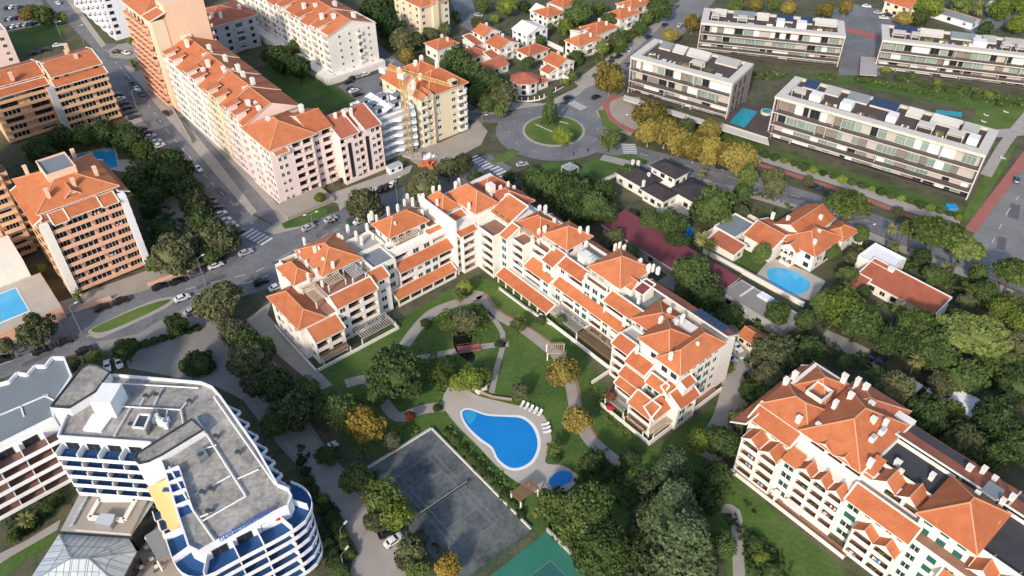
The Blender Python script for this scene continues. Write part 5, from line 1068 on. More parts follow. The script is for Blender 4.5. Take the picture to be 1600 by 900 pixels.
# ================================================================= grey modern flats
def flats(label, a, b, dep, z, nfl, seed, boxes=9, lab_pod=True):
    """a: front left roof corner, b: front right roof corner (pixels at height z)"""
    rnd = random.Random(seed); A = G(*a, z); B = G(*b, z); d = B - A; L = d.length; ang = math.atan2(d.y, d.x)
    b_ = Building('apartment_block', label, 'apartments', (A.x, A.y), ang, 'slab_edge', org_uv=False); fhs = [(z - 1.0) * f_ for f_ in ((.31, .30, .21, .18) if nfl == 4 else (.36, .34, .30))]; zfl = [z - 1.0 - sum(fhs[:k_ + 1]) for k_ in range(nfl)]
    b_.w.box(1.4, L - .4, 3.0, dep - .5, 0, z - 1.0, 'beige'); b_.w.box(L - .4, L, 1.2, dep, 0, z - 1.0, 'mauve_wall'); b_.w.box(0.9, 1.4, 1.5, dep, 0, z - 1, 'mauve_wall'); b_.w.box(.9, L, dep - .5, dep, 0, z - 1, 'beige')
    for k in range(nfl + 1):
        zz = z - 1.0 if k == 0 else zfl[k - 1]
        if k == 0:
            mb = MB(); mb.box(0, L, 0, 3.4, zz, z, 'slab_edge'); mb.box(0, L, dep - 1, dep, zz, z, 'slab_edge'); mb.box(0, 3.0, 3.4, dep - 1, zz, z, 'slab_edge'); mb.box(L - 3.0, L, 3.4, dep - 1, zz, z, 'slab_edge'); mb.box(3, L - 3, 3.4, dep - 1, zz, zz + .06, 'dark_deck'); b_.part('roof_slab', mb)
        else:
            mb = MB(); mb.box(0.1, L - .1, 0.15, 3.0, zz - .35, zz, 'slab_edge', 'dark_deck'); ob = b_.part('floor_slab', mb)
    for x in (0.1, L - .45): b_.w.box(x, x + .35, 0.2, 1.2, 0, z - 1.0, 'slab_edge')
    for k in range(nfl):
        fh = fhs[k]; z0 = zfl[k]; x = 1.6
        while x < L - 2.5:
            w = rnd.choice((2.2, 2.8, 3.4, 4.2)); w = min(w, L - .6 - x); r = rnd.random(); hh = fh - .35
            if r < .36: mb_ = link('window', unit('window_g', win_green), b_.e, (x + w / 2, 2.98, z0), 0, (w, 1, hh))
            elif r < .58: link('window', unit('window_d', win_dark), b_.e, (x + w / 2, 2.98, z0 + .1), 0, (w * .8, 1, hh * .75))
            elif r < .74:
                link('shutter_panel', unit('panel_white', lambda mb: (mb.box(-.48, .48, -.12, 0, 0, .485, 'frame_white'), mb.box(-.48, .48, -.12, 0, .515, 1, 'frame_white'))), b_.e, (x + w / 2, 2.98, z0), 0, (w, 1, hh))
            elif r < .86:
                link('slat_screen', unit('slat_screen', lambda mb: [mb.box(-.48 + i * .12, -.42 + i * .12, -.12, 0, 0, 1, 'dark_deck') for i in range(9)]), b_.e, (x + w / 2, 2.98, z0), 0, (w, 1, hh * .7))
            if rnd.random() < .12: b_.w.box(x, x + .2, .3, 3.0, z0, z0 + hh, 'slab_edge')
            x += w
        gl = MB(); gl.box(.5, L - .5, .25, .3, z0, z0 + .55, 'dark_deck'); gl.box(.5, L - .5, .22, .33, z0 + .85, z0 + .92, 'metal_grey'); b_.part('railing', gl)
    # end wall bands
    for k in range(nfl):
        fh = fhs[k]; z0 = zfl[k]
        for y in (4, 8.5, 13): 
            if y < dep - 3: link('window', unit('window_d', win_dark), b_.e, (L, y, z0 + .4), math.pi / 2, (1.4, 1, fh * .7))
    # roof garden: canopies, cabins, panels, planters
    x = 4.0; k = 0
    while x < L - 7:
        w = rnd.choice((3.2, 4.0, 5.0)); y0 = 4.2; r = rnd.random(); zt = z - .94; mb = MB()
        if r < .38:
            mb.box(x, x + w, y0 + 1, y0 + 4.6, z + 1.3, z + 1.5, 'slab_edge')
            for xx in (x + .1, x + w - .1): mb.bar((xx, y0 + 1.1, zt), (xx, y0 + 1.1, z + 1.3), .2, .2, 'slab_edge')
            mb.box(x, x + w, y0 + 4.2, y0 + 4.6, zt, z + 1.3, 'blind'); b_.part('roof_canopy', mb)
        elif r < .58: mb.box(x, x + w, y0 + 1.5, y0 + 5.5, zt, z + 1.4, 'white', 'awning_white'); b_.part('roof_cabin', mb)
        elif r < .76:
            for i in range(9): mb.box(x + rnd.uniform(0, w), x + rnd.uniform(0, w) + .5, y0 + rnd.uniform(0, 3), y0 + rnd.uniform(0, 3) + .6, zt, z + rnd.uniform(-.4, .3), rnd.choice(('leaf_mid', 'white', 'wood', 'leaf_bright', 'dark_deck')))
            b_.part('roof_planters', mb)
        else:
            for i in range(3): mb.box(x + i * .9, x + i * .9 + .6, y0 + .4, y0 + 2.2, zt, zt + .4, rnd.choice(('frame_white', 'wood'))); 
            b_.part('sun_loungers', mb)
        x += w + rnd.choice((.6, 1.2, 2.2)); k += 1
    x = 5.0
    while x < L - 10:
        w = rnd.choice((5, 7, 9)); mb = MB(); m = rnd.choice(('solar', 'slab_edge', 'membrane', 'concrete'))
        b_.slabquad(mb, [(x, dep - 6.2, z - .1), (x + w, dep - 6.2, z - .1), (x + w, dep - 2.2, z + 1.1), (x, dep - 2.2, z + 1.1)], .12, m, 'metal_grey'); mb.box(x, x + w, dep - 6.0, dep - 2.4, z - .94, z - .25, 'slab_edge'); b_.part('solar_panels' if m == 'solar' else 'plant_room', mb); x += w + rnd.choice((1.0, 3.0))
    b_.done(); return b_, L
fa, La = flats('grey modern flats with wide white roof slab nearest the roundabout', (985, 88), (1145, 131), 20.5, 15.5, 4, 3)
fc, Lc = flats('longest grey modern flats with roof gardens facing the pine lined avenue', (1211, 150), (1541, 243), 19.5, 17.0, 4, 5)
fb, Lb = flats('grey modern flats at top centre behind the turquoise pool', (1095, 35), (1322, 57), 17, 13.5, 4, 8)
fd, Ld = flats('grey modern flats running out of the right edge at the top', (1379, 62), (1640, 92), 17, 13.5, 4, 12)
# podium between flats A and C with pool
def slab_px(name, pix, z0, z1, m, top, lab=None, cat=None):
    mb = MB(); q = [G(x, y, z1) for x, y in pix]; mb.prism([(p.x, p.y) for p in q], z0, z1, m, top); ob = mb.build(name)
    return tag(ob, lab, cat) if lab else structure(ob)
slab_px('podium_deck', [(1128, 192), (1160, 160), (1212, 172), (1200, 215)], 0, 3.0, 'slab_edge', 'dark_deck', 'dark podium deck with turquoise pool between two grey flats', 'deck')
mb = MB(); q = [G(x, y, 3.1) for x, y in [(1140, 191), (1160, 168), (1184, 174), (1163, 199)]]; mb.prism([(p.x, p.y) for p in q], 3.0, 3.06, 'pool_teal'); structure(mb.build('podium_pool_water'))
mb = MB(); p = G(1197, 177, 3); mb.tube([(p.x, p.y, 3.0), (p.x, p.y, 4.0)], [2.1, 2.1], 'slab_edge', 16); mb.tube([(p.x, p.y, 4.0), (p.x, p.y, 4.05)], [1.7, 1.7], 'pool_teal', 16); tag(mb.build('hot_tub'), 'round white hot tub beside the turquoise podium pool', 'hot tub')
slab_px('long_canopy_slab', [(975, 148), (1200, 218), (1202, 226), (974, 155)], 2.6, 3.0, 'slab_edge', 'slab_edge', 'long thin white canopy slab running along the foot of the flats near the roundabout', 'canopy')
slab_px('white_entry_canopy', [(1345, 88), (1372, 90), (1370, 118), (1343, 116)], 2.6, 3.0, 'concrete', 'concrete', 'flat grey entrance canopy between the two upper flats', 'canopy')
# ================================================================= villas
def villa(px, py, du, dv, ze, label, roof='hip', m='tile', wall='white', h=2.2, ext=None, chim=1, name='villa'):
    u, v = UV(px, py, ze); b = Building(name, label, 'house', (u, v), wall=wall)
    x0, x1, y0, y1 = u - du / 2, u + du / 2, v - dv / 2, v + dv / 2; n = max(1, int(ze / 2.8))
    bays = lambda l: 'wdw' if l > 9 else 'dw'
    b.block(x0, x1, y0, y1, 0, ze, {'f': F(bays(du), n=n, z=.2, h=ze / n), 'r': F(bays(dv) if n == 1 else 'wBw' if dv > 8 else 'dw', n=n, z=.2, h=ze / n, out=1.0)})
    if roof == 'hip': b.hip(x0, x1, y0, y1, ze, h, m=m)
    elif roof == 'flat': b.ring(x0, x1, y0, y1, ze, ze + .4, floor=m)
    else: b.gable(x0, x1, y0, y1, ze, h, roof[-1], m=m)
    if ext:
        for ex in ext:
            eu, ev, ew, ed, ez, er, em = ex; b.block(u + eu - ew / 2, u + eu + ew / 2, v + ev - ed / 2, v + ev + ed / 2, 0, ez, {'f': F('w', n=1, z=.1), 'r': F('w', n=1, z=.1)})
            if er == 'hip': b.hip(u + eu - ew / 2, u + eu + ew / 2, v + ev - ed / 2, v + ev + ed / 2, ez, 1.5, m=em)
            elif er == 'flat': b.ring(u + eu - ew / 2, u + eu + ew / 2, v + ev - ed / 2, v + ev + ed / 2, ez, ez + .4, floor=em)
            else: b.shed(u + eu - ew / 2, u + eu + ew / 2, v + ev - ed / 2, v + ev + ed / 2, ez, ez + 1.4, er, m=em)
    for k in range(chim): b.chimney(u + (-.2 + .45 * k) * du, v + .15 * dv, ze + h * .4, .9, .7, 1.9, 'square')
    b.done(); return b
villa(690, 67, 9, 11, 5.4, 'white villa with orange hipped roof nearest the yellow block', 'hip', 'tile', chim=2)
villa(760, 48, 8, 9, 6.4, 'white villa with orange gable and skylights behind the red roofed bungalows', 'gx', 'tile', ext=[(-1, -7, 9, 4.5, 3.4, 'r', 'tile_red')])
villa(737, 82, 9, 11, 3.6, 'low white bungalow with brick red hipped roof between dark trees', 'hip', 'tile_red')
villa(766, 101, 8, 13, 3.4, 'low bungalow with dark red gable roof beside the big dark trees', 'gy', 'tile_red', chim=0)
villa(785, 66, 9, 11, 6.0, 'white villa with orange gable roof in the middle of the villa quarter', 'gx', 'tile', ext=[(3, -8, 7, 5, 3, 'r', 'tile_red')])
villa(828, 44, 10, 12, 6.0, 'white villa with pale metal roof and one dark skylight', 'gx', 'white_cool', wall='white_cool', chim=0)
villa(857, 18, 10, 10, 5.6, 'white villa with orange hip roof and red side wall at the top', 'hip', 'tile')
villa(880, 4, 9, 9, 5.0, 'villa with orange roof cut by the top edge beside a tall tree', 'hip', 'tile')
villa(832, 77, 8, 11, 3.8, 'bungalow with faded pink red hipped roof beside a round tree', 'hip', 'tile_red')
villa(936, 42, 10, 13, 5.4, 'large villa with wide orange hipped roof set back from the north street', 'hip', 'tile', ext=[(-4, -8, 6, 6, 4.6, 'l', 'tile_red')], chim=2)
villa(912, 61, 8, 14, 6.0, 'white villa with orange hip roof and wrapped balcony at the street corner', 'hip', 'tile', chim=2)
villa(973, 20, 9, 13, 6.2, 'white two storey villa with orange hip roof near the north street', 'hip', 'tile', chim=2)
villa(990, 5, 9, 13, 7.4, 'white villa with orange roof at the top edge above another villa', 'hip', 'tile', chim=2)
villa(873, 94, 9, 9, 5.6, 'white villa with bright orange gable roof beside the villa walk', 'gx', 'tile', ext=[(1, -6.5, 6, 4, 3.4, 'f', 'tile_red')], chim=2)
villa(845, 15, 6, 8, 4.5, 'small pale house behind the orange roofed villas at the top edge', 'gx', 'white_cool', wall='white_cool', chim=0)
# corner villa with round bay and fence
u, v = UV(820, 122, 5.2); b = Building('villa', 'round cornered white villa with dark red roof behind a curved fence', 'house', (u, v))
mb = MB(); oc = [(5.4 * math.cos(k * math.pi / 4 + .39), 5.4 * math.sin(k * math.pi / 4 + .39)) for k in range(8)]; b.w.prism(oc, 0, 5.2, 'white'); oc2 = [(x * 1.16, y * 1.16) for x, y in oc]
for k in range(8): mb.face([(*oc2[k], 5.2), (*oc2[(k + 1) % 8], 5.2), (0, 0, 7.6)], 'tile_red')
mb.prism(oc2, 5.0, 5.196, 'white'); b.part('roof', mb)
for k in range(8):
    a, c = Vector(oc[k]), Vector(oc[(k + 1) % 8]); t = c - a
    for z in (.6, 3.0): q = (a + c) / 2; link('window', unit('window_d', win_dark), b.e, (q.x, q.y, z), math.atan2(t.y, t.x), (1.6, 1, 1.5))
b.block(u - 3, u + 4, v + 3, v + 9, 0, 3, {'r': F('w', n=1)}); b.hip(u - 3, u + 4, v + 3.4, v + 9, 3, 1.4, m='tile_red'); b.done()
fe = empty('garden_fence', 'curved white fence with dark panels around the round cornered villa', 'fence', G(820, 150))
pts = [G(x, y) - G(820, 150) for x, y in smooth_poly([(790, 148), (800, 155), (815, 159), (835, 158), (850, 154), (868, 143), (880, 132)], 2)[:12]]
for p, q in zip(pts, pts[1:]):
    mb = MB(); mb.bar((p.x, p.y, 0), (p.x, p.y, 1.9), .35, .35, 'white'); mb.build('post', fe); mb = MB(); mb.bar((p.x, p.y, .25), (q.x, q.y, .25), .2, .5, 'white'); mb.bar((p.x, p.y, 1.0), (q.x, q.y, 1.0), .06, .9, 'frame_dark'); mb.build('panel', fe)
# dark roofed villa
u, v = UV(1000, 288, 4); b = Building('villa', 'white villa with black tiled hipped roofs beside the park lawn', 'house', (-140, 180))
b.block(-154, -141, 175.5, 184, 0, 4, {'f': F('wdw', n=1), 'r': F('w', n=1)}); b.hip(-154, -141, 175.5, 184, 4, 2.2, m='tile_dark')
b.block(-141, -132.5, 174.5, 181, 0, 4, {'f': F('wdw', n=1), 'r': F('dw', n=1)}); b.hip(-142, -132.5, 174.5, 181, 4, 2.0, m='tile_dark')
b.block(-146, -136, 183.5, 190, 0, 7, {'r': F('dw', n=2), 'f': F('wdw', n=1, z=4)}); b.hip(-146, -136, 183.5, 190, 7, 1.8, m='tile_dark')
b.block(-135.5, -126, 181, 192, 0, 4, {'f': F('wd', n=1), 'r': F('wdw', n=1)}); b.hip(-135.5, -126, 181.5, 192, 4, 2.0, m='tile_dark')
for uu, vv in ((-153, 182), (-151.5, 183), (-144, 180), (-142, 175.4)): b.chimney(uu, vv, 4.6, .8, .7, 2.0, 'square')
b.box(-134, -124, 172, 181, 0, .4, 'deck_stone', 'deck_stone'); b.done()
# villa with flat roof and orange wing
b = Building('villa', 'white villa with slate flat roof wing and small terracotta annexe', 'house', (-108, 180))
b.block(-113, -105, 175.5, 186, 0, 4, {'r': F('dw', n=1), 'f': F('d', n=1)}); b.ring(-113, -105, 175.5, 186, 4, 4.5, floor='membrane'); b.block(-110.5, -101, 170.6, 175, 0, 3, {'r': F('w', n=1)}); b.shed(-111, -100.6, 170.4, 175.4, 3, 4.2, 'f', m='tile_red'); b.box(-114.2, -113.8, 170, 192, 0, 2.4); b.box(-114, -100, 191.6, 192, 0, 2.2); b.done()
b = Building('villa', 'white villa with several bright orange roofs above the light blue pool', 'house', (-92, 192))
b.block(-103.5, -94, 178.5, 187, 0, 5, {'f': F('wdw', n=1, z=.4), 'l': F('d', n=1)}); b.shed(-104, -93.6, 178.2, 184.5, 5, 7.4, 'f'); b.shed(-104, -93.6, 184.5, 190, 5.4, 7.4, 'b', m='tile')
b.block(-95, -83.5, 184, 198, 0, 6, {'f': F('dwd', n=2, h=2.9), 'r': F('wdw', n=2, h=2.9)}); b.hip(-95, -83.5, 184, 198, 6, 3.0); b.block(-100, -90, 188, 203, 0, 6.6, {'r': F('ww', n=1, z=3)}); b.gable(-100, -90, 188, 204, 6.6, 2.4, 'y'); b.block(-92.4, -88.6, 182.2, 185, 0, 5.6, {'f': F('BB', n=2, h=2.7, out=1.2, bal='white')}); b.gable(-92.8, -88.2, 182, 187, 5.8, 1.6, 'y'); b.block(-88, -83, 198, 205, 0, 5.4, {'r': F('w', n=1, z=2)}); b.hip(-88.5, -82.6, 197, 205, 5.5, 2)
for uu, vv in ((-102, 189), (-98, 191), (-88, 192), (-86, 187), (-92, 199)): b.chimney(uu, vv, 7.2, .9, .7, 1.8, 'square')
b.done()
b = Building('villa', 'low white villa with orange red roof and pale flat terrace at right', 'house', (-60, 195))
b.block(-72, -49, 189, 196.5, 0, 3.6, {'f': F('wdwdwdw', n=1), 'l': F('d', n=1)}); b.shed(-72, -49, 188.6, 196.8, 3.7, 5.6, 'f', m='tile_red'); b.block(-76, -66, 195, 204, 0, 4.8); b.ring(-76, -66, 195, 204, 4.8, 5.3, floor='white_cool'); b.chimney(-66, 195.5, 4.8, 1.6, 1.2, 1.6, 'square'); b.block(-72.4, -68, 184, 189, 0, 3.2); b.shed(-72.6, -67.8, 183.6, 189, 3.3, 4.2, 'f', m='tile_red'); b.done()
b = Building('long_shed', 'long low building with faded maroon metal roof behind the complex', 'shed', (-114, 156), wall='concrete')
b.block(-136, -92.5, 151.2, 160.6, 0, 3.6, {'f': F('dSdSdSdSdS', n=1)}); b.shed(-136.4, -92, 150.8, 161, 3.8, 4.8, 'f', m='maroon', trim=False); b.done()
b = Building('pool_house', 'flat grey roofed pool house below the light blue villa pool', 'house', (-84, 160), wall='concrete')
b.block(-92, -72, 153.5, 162, 0, 3.4, {'f': F('dwdw', n=1)}, top='terrace_tile'); b.ring(-92, -72, 153.5, 162, 3.4, 3.7, floor='cobble'); b.block(-85, -81, 159.6, 162, 3.4, 3.9, wall='white_cool'); b.box(-88, -87.6, 156, 162, 3.4, 3.8, 'white'); b.done()
villa(1175, 523, 4.6, 5.2, 3, 'small cream hut with terracotta roof beside the east drive', 'gx', 'tile', wall='cream', h=1.2, chim=0, name='garden_hut')
b = Building('long_shed', 'low shed with pale corrugated roof among the dark trees at right', 'shed', (-31, 166), wall='grey_wall'); b.block(-36.5, -26, 163.5, 168.6, 0, 2.8, {'f': F('dSd', n=1)}); b.shed(-37, -25.6, 163, 169, 2.9, 3.5, 'f', m='white_cool', trim=False); b.done()
b = Building('garden_shed', 'broken pale shed roof beside the low corrugated shed', 'shed', (-41, 163), wall='grey_wall'); b.block(-44, -38.5, 161, 163.6, 0, 2.2); b.shed(-44.2, -38.3, 160.8, 163.8, 2.3, 2.8, 'f', m='white_cool', trim=False); b.done()
villa(1412, 2, 12, 12, 6, 'cream and orange house cut by the top right edge', 'gx', 'tile', wall='cream', chim=0)
villa(1490, 22, 22, 7, 3.2, 'long low white house with grey roof near the top right corner', 'gx', 'membrane', wall='white_cool', h=1.2, chim=0)
villa(1562, 8, 8, 7, 3.2, 'small white house under pines in the top right corner', 'gx', 'white_cool', wall='white_cool', h=1.2, chim=0)
# gazebo, bridge, pool hut, garden pergola
e = empty('gazebo', 'pale blue metal frame gazebo on the park lawn', 'gazebo', G(890, 272), GRID); mb = MB()
for x in (-2, 2):
    for y in (-2, 2): mb.bar((x, y, 0), (x, y, 3), .22, .22, 'grey_wall')
mb.build('frame_posts', e); mb = MB()
for a, c in (((-2, -2), (2, -2)), ((2, -2), (2, 2)), ((2, 2), (-2, 2)), ((-2, 2), (-2, -2))): mb.bar((*a, 3), (*c, 3), .25, .25, 'grey_wall'); mb.bar((*a, 3), (0, 0, 4.2), .15, .15, 'grey_wall')
mb.build('roof_frame', e); mb = MB()
for a, c in (((-2, -2), (2, -2)), ((2, -2), (2, 2)), ((2, 2), (-2, 2)), ((-2, 2), (-2, -2))): mb.face([(*a, 3.02), (*c, 3.02), (0, 0, 4.15)], 'glass_green')
mb.build('roof_glazing', e)
e = empty('garden_bridge', 'small red timber bridge over the dark garden pond', 'bridge', G(733, 546), math.radians(12)); mb = MB(); mb.box(-3, 3, -1.3, 1.3, .25, .4, 'red_path'); mb.build('deck', e)
for s_ in (-1, 1):
    mb = MB(); mb.bar((-3, s_ * 1.25, 1.1), (3, s_ * 1.25, 1.1), .12, .12, 'maroon'); [mb.bar((x, s_ * 1.25, .3), (x, s_ * 1.25, 1.1), .1, .1, 'maroon') for x in (-3, -1.5, 0, 1.5, 3)]; mb.build('railing', e)
e = empty('pool_hut', 'small dark grey roofed hut at the upper end of the pool deck', 'hut', G(749, 608), GRID); mb = MB(); mb.box(-1.4, 1.4, -1.4, 1.4, 0, 2.2, 'white'); mb.build('wall', e); mb = MB(); mb.box(-1.9, 1.9, -1.9, 1.9, 2.2, 2.4, 'grey_wall', 'frame_dark'); mb.build('roof', e)
def perg(px, py, ang, w, d, h, n, lab, m='pale_wood'):
    e = empty('pergola', lab, 'pergola', G(px, py), ang)
    for x in (-w / 2, w / 2):
        for y in (-d / 2, d / 2): mb = MB(); mb.bar((x, y, 0), (x, y, h), .3, .3, 'white'); mb.build('post', e)
    for y in (-d / 2, d / 2): mb = MB(); mb.bar((-w / 2 - .3, y, h), (w / 2 + .3, y, h), .2, .25, m); mb.build('beam', e)
    for i in range(n): mb = MB(); x = -w / 2 + w * (i + .5) / n; mb.bar((x, -d / 2 - .4, h + .22), (x, d / 2 + .4, h + .22), .16, .2, m); mb.build('slat', e)
perg(868, 556, GRID + .9, 4.5, 3.2, 2.6, 9, 'cream timber pergola over the terracotta edged garden path')
perg(820, 778, GRID, 3.2, 5.0, 2.6, 9, 'brown slatted pergola at the lower corner of the pool lawn', 'wood')
# sun loungers on the pool deck
def lounger(px, py, ang, lab, m='frame_white'):
    e = empty('sun_lounger', lab, 'sun lounger', G(px, py, .12), ang, 'sun loungers round the pool'); mb = MB(); mb.box(-.33, .33, -1, .3, .28, .36, m); mb.build('seat', e); mb = MB(); mb.bar((0, .3, .34), (0, .95, .75), .64, .08, m); mb.build('backrest', e)
    for x in (-.28, .28):
        for y in (-.9, .7): mb = MB(); mb.bar((x, y, 0), (x, y, .3), .05, .05, 'metal_grey'); mb.build('leg', e)
for i in range(5): lounger(816 + i * 7, 633 + i * 3.4, -.5, ['leftmost', 'second', 'third', 'fourth', 'rightmost'][i] + ' white sun lounger in the row above the big pool')
for i in range(3): lounger(852 + i * 1.5, 664 + i * 6, -1.4, ['upper', 'middle', 'lower'][i] + ' white sun lounger at the right side of the big pool')
for i in range(2): lounger(727 + i * 8, 606, .2, ['left', 'right'][i] + ' dark sun lounger beside the grey pool hut', 'dark_deck')
for i, (x, y) in enumerate(((1540, 181), (1571, 176), (1536, 191), (1566, 248))): lounger(x, y, 1.0, ['left white lounger on the lawn behind the long flats', 'right white lounger on the lawn behind the long flats', 'lower white lounger behind the long flats', 'white lounger on the lawn beside the red cycle path'][i])
# crane
cr = empty('tower_crane', 'yellow lattice tower crane in front of the white building site', 'crane', G(641, 243), R(-30)); mb = MB(); hm = 30.0; s = .75
for x in (-s, s):
    for y in (-s, s): mb.bar((x, y, 0), (x, y, hm), .17, .17, 'crane_yellow')
for k in range(15):
    z0, z1 = k * 2.0, k * 2.0 + 2.0; f = 1 if k % 2 else -1
    for a, c in (((-s, -s), (s, -s)), ((s, -s), (s, s)), ((s, s), (-s, s)), ((-s, s), (-s, -s))):
        mb.bar((*a, z0), (*c, z0), .1, .1, 'crane_yellow'); mb.bar((*(a if f > 0 else c), z0), (*(c if f > 0 else a), z1), .1, .1, 'crane_yellow')
mb.build('mast', cr); mb = MB(); mb.box(-1.2, 1.2, -1.2, 1.2, hm - .2, hm + 1.4, 'frame_white'); mb.build('cab', cr)
mb = MB()
for y in (-.6, .6): mb.bar((-8, y, hm + 1.6), (20, y, hm + 1.6), .16, .16, 'crane_yellow')
mb.bar((-2, 0, hm + 2.9), (20, 0, hm + 2.2), .16, .16, 'crane_yellow')
for k in range(19): x = -8 + k * 1.5; mb.bar((x, -.6, hm + 1.6), (x + .75, .6, hm + 1.6), .1, .1, 'crane_yellow'); mb.bar((x, .6 if k % 2 else -.6, hm + 1.6), (x + .75, 0, hm + 2.5), .1, .1, 'crane_yellow')
mb.build('jib', cr); mb = MB(); mb.box(-9, -6.6, -.9, .9, hm - .2, hm + 1.6, 'frame_white'); mb.build('counterweight', cr); mb = MB(); mb.box(-2, 2, -2, 2, 0, .8, 'concrete'); mb.build('base', cr); mb = MB(); mb.bar((14, 0, hm + 1.5), (14, 0, hm - 9), .06, .06, 'frame_dark'); mb.box(13.7, 14.3, -.3, .3, hm - 9.8, hm - 9, 'crane_yellow'); mb.build('hook', cr)
# builders' heaps at the site
for px, py, m, lab, r_ in ((668, 258, 'tile', 'heap of orange rubble at the foot of the building site', 3.2), (655, 246, 'plaza', 'pale heap of sand beside the crane', 2.4), (672, 247, 'awning_white', 'heap of white sheeting beside the cream block', 2.4)):
    p = G(px, py); mb = MB(); rr = random.Random(px)
    for k in range(26): a = rr.uniform(0, 6.28); d = rr.random() ** .6 * r_; h = (1 - d / r_) * 1.6 + .3; x, y = math.cos(a) * d, math.sin(a) * d; w = rr.uniform(.4, .9); mb.bar((x - w, y, h * .3), (x + w, y + rr.uniform(-w, w), h), w, w * .6, m)
    tag(mb.build('rubble_heap', None, p), lab, 'heap')
mb = MB(); mb.box(-2.6, 2.6, -1.2, 1.2, .2, 2.6, 'white_cool'); mb.box(-2.7, 2.7, -1.3, 1.3, 2.6, 2.75, 'grey_wall'); [mb.box(x - .5, x + .5, -1.24, -1.2, 1, 2, 'glass') for x in (-1.4, 1.4)]; tag(mb.build('site_cabin', None, G(617, 268), GRID + math.pi / 2), 'white site cabin between pink block and crane', 'cabin')
# ================================================================= vegetation
def crown_mesh(name, seed, shape, clumps=60, per=70, leaf=.075, cr=.30):
    """leafy crown of unit radius: many small leaf faces gathered in clumps"""
    rs = np.random.RandomState(seed); V = []; Fc = []
    C = []
    while len(C) < clumps:
        d = rs.normal(size=3); d /= np.linalg.norm(d); r = rs.uniform(.35, 1) ** .5
        if shape == 'round': p = d * r * np.array([.78, .78, .72]); k = cr
        elif shape == 'tall': p = d * r * np.array([.62, .62, 1.15]); k = cr
        elif shape == 'umbrella':
            p = d * r * np.array([.82, .82, .26]); k = cr * .85
            if p[2] < -.12: continue
        elif shape == 'cypress':
            z = rs.uniform(-1, 1) ; a = rs.uniform(0, 6.283); w = .42 * (1 - (z + 1) / 2) ** .75; p = np.array([math.cos(a) * w, math.sin(a) * w, z * 1.6]); k = .17
        elif shape == 'cedar':
            lv = rs.randint(0, 8); z = -1.0 + lv * .29 + rs.normal() * .03; w = (1.0 - lv * .115) * rs.uniform(.15, .95) ** .6; a = rs.uniform(0, 6.283); p = np.array([math.cos(a) * w, math.sin(a) * w, z * .95 - .12 * w]); k = cr
        elif shape == 'loose':
            p = d * r * np.array([.85, .85, .8]); k = cr * .8
        C.append((p, k * rs.uniform(.7, 1.3)))
    for p, k in C:
        n = int(per * rs.uniform(.7, 1.3)); D = rs.normal(size=(n, 3)); D /= np.linalg.norm(D, axis=1)[:, None]
        Rr = rs.uniform(.25, 1, size=(n, 1)) ** .45 * k; flat = np.array([1, 1, .45 if shape in ('cedar', 'umbrella') else .85])
        Q = p + D * Rr * flat
        Nn = D * .6 + rs.normal(size=(n, 3)) * .55 + np.array([0, 0, .35]) + (p / (np.linalg.norm(p) + .2)) * .35; Nn /= np.linalg.norm(Nn, axis=1)[:, None]
        A = np.cross(Nn, rs.normal(size=(n, 3))); A /= np.linalg.norm(A, axis=1)[:, None]; Bv = np.cross(Nn, A)
        S = leaf * rs.uniform(.6, 1.35, size=(n, 1)); A = A * S; Bv = Bv * S * .75
        for i in range(n):
            j = len(V); V.extend([tuple(Q[i] - A[i] - Bv[i]), tuple(Q[i] + A[i] - Bv[i] * .6), tuple(Q[i] + A[i] * .7 + Bv[i]), tuple(Q[i] - A[i] * .7 + Bv[i])]); Fc.append((j, j + 1, j + 2, j + 3))
    # rough inner mass so that the crown is not see-through
    if shape in ('round', 'tall', 'loose', 'umbrella', 'cypress'):
        sc = dict(round=(.66, .66, .6), tall=(.48, .48, .95), loose=(.42, .42, .4), umbrella=(.74, .74, .16), cypress=(.2, .2, 1.15))[shape]; nl, nm_ = 9, 14; j0 = len(V)
        for a in range(nl + 1):
            th = math.pi * a / nl
            for b in range(nm_):
                ph = 2 * math.pi * b / nm_; w = rs.uniform(.82, 1.12); zz = math.cos(th); ww = math.sin(th)
                if shape == 'cypress': ww *= (1 - .6 * (zz + 1) / 2) + .3
                V.append((ww * math.cos(ph) * sc[0] * w, ww * math.sin(ph) * sc[1] * w, zz * sc[2] * w))
        for a in range(nl):
            for b in range(nm_): Fc.append((j0 + a * nm_ + b, j0 + (a + 1) * nm_ + b, j0 + (a + 1) * nm_ + (b + 1) % nm_, j0 + a * nm_ + (b + 1) % nm_))
    me = bpy.data.meshes.new(name); me.from_pydata(V, [], Fc); me.materials.append(MATS['leaf_mid']); me.update(); return me
CROWN = {'round': [crown_mesh('crown_round', s_, 'round', c_, 75, l_, k_) for s_, c_, l_, k_ in ((1, 62, .065, .30), (2, 84, .058, .24), (3, 44, .07, .34), (4, 100, .055, .21), (5, 55, .065, .28), (6, 38, .07, .36))],
         'tall': [crown_mesh('crown_tall', s_, 'tall', 62, 70, .07, .27) for s_ in (11, 12)],
         'loose': [crown_mesh('crown_loose', s_, 'loose', 46, 60, .055, .28) for s_ in (21, 22)],
         'umbrella': [crown_mesh('crown_umbrella', s_, 'umbrella', 75, 75, .055, .25) for s_ in (31, 32)],
         'cypress': [crown_mesh('crown_cypress', s_, 'cypress', 60, 60, .05) for s_ in (41,)],
         'cedar': [crown_mesh('crown_cedar', s_, 'cedar', 380, 75, .036, .16) for s_ in (51, 52)],
         'big': [crown_mesh('crown_big', s_, 'round', 190, 80, .034, .19) for s_ in (61, 62)]}
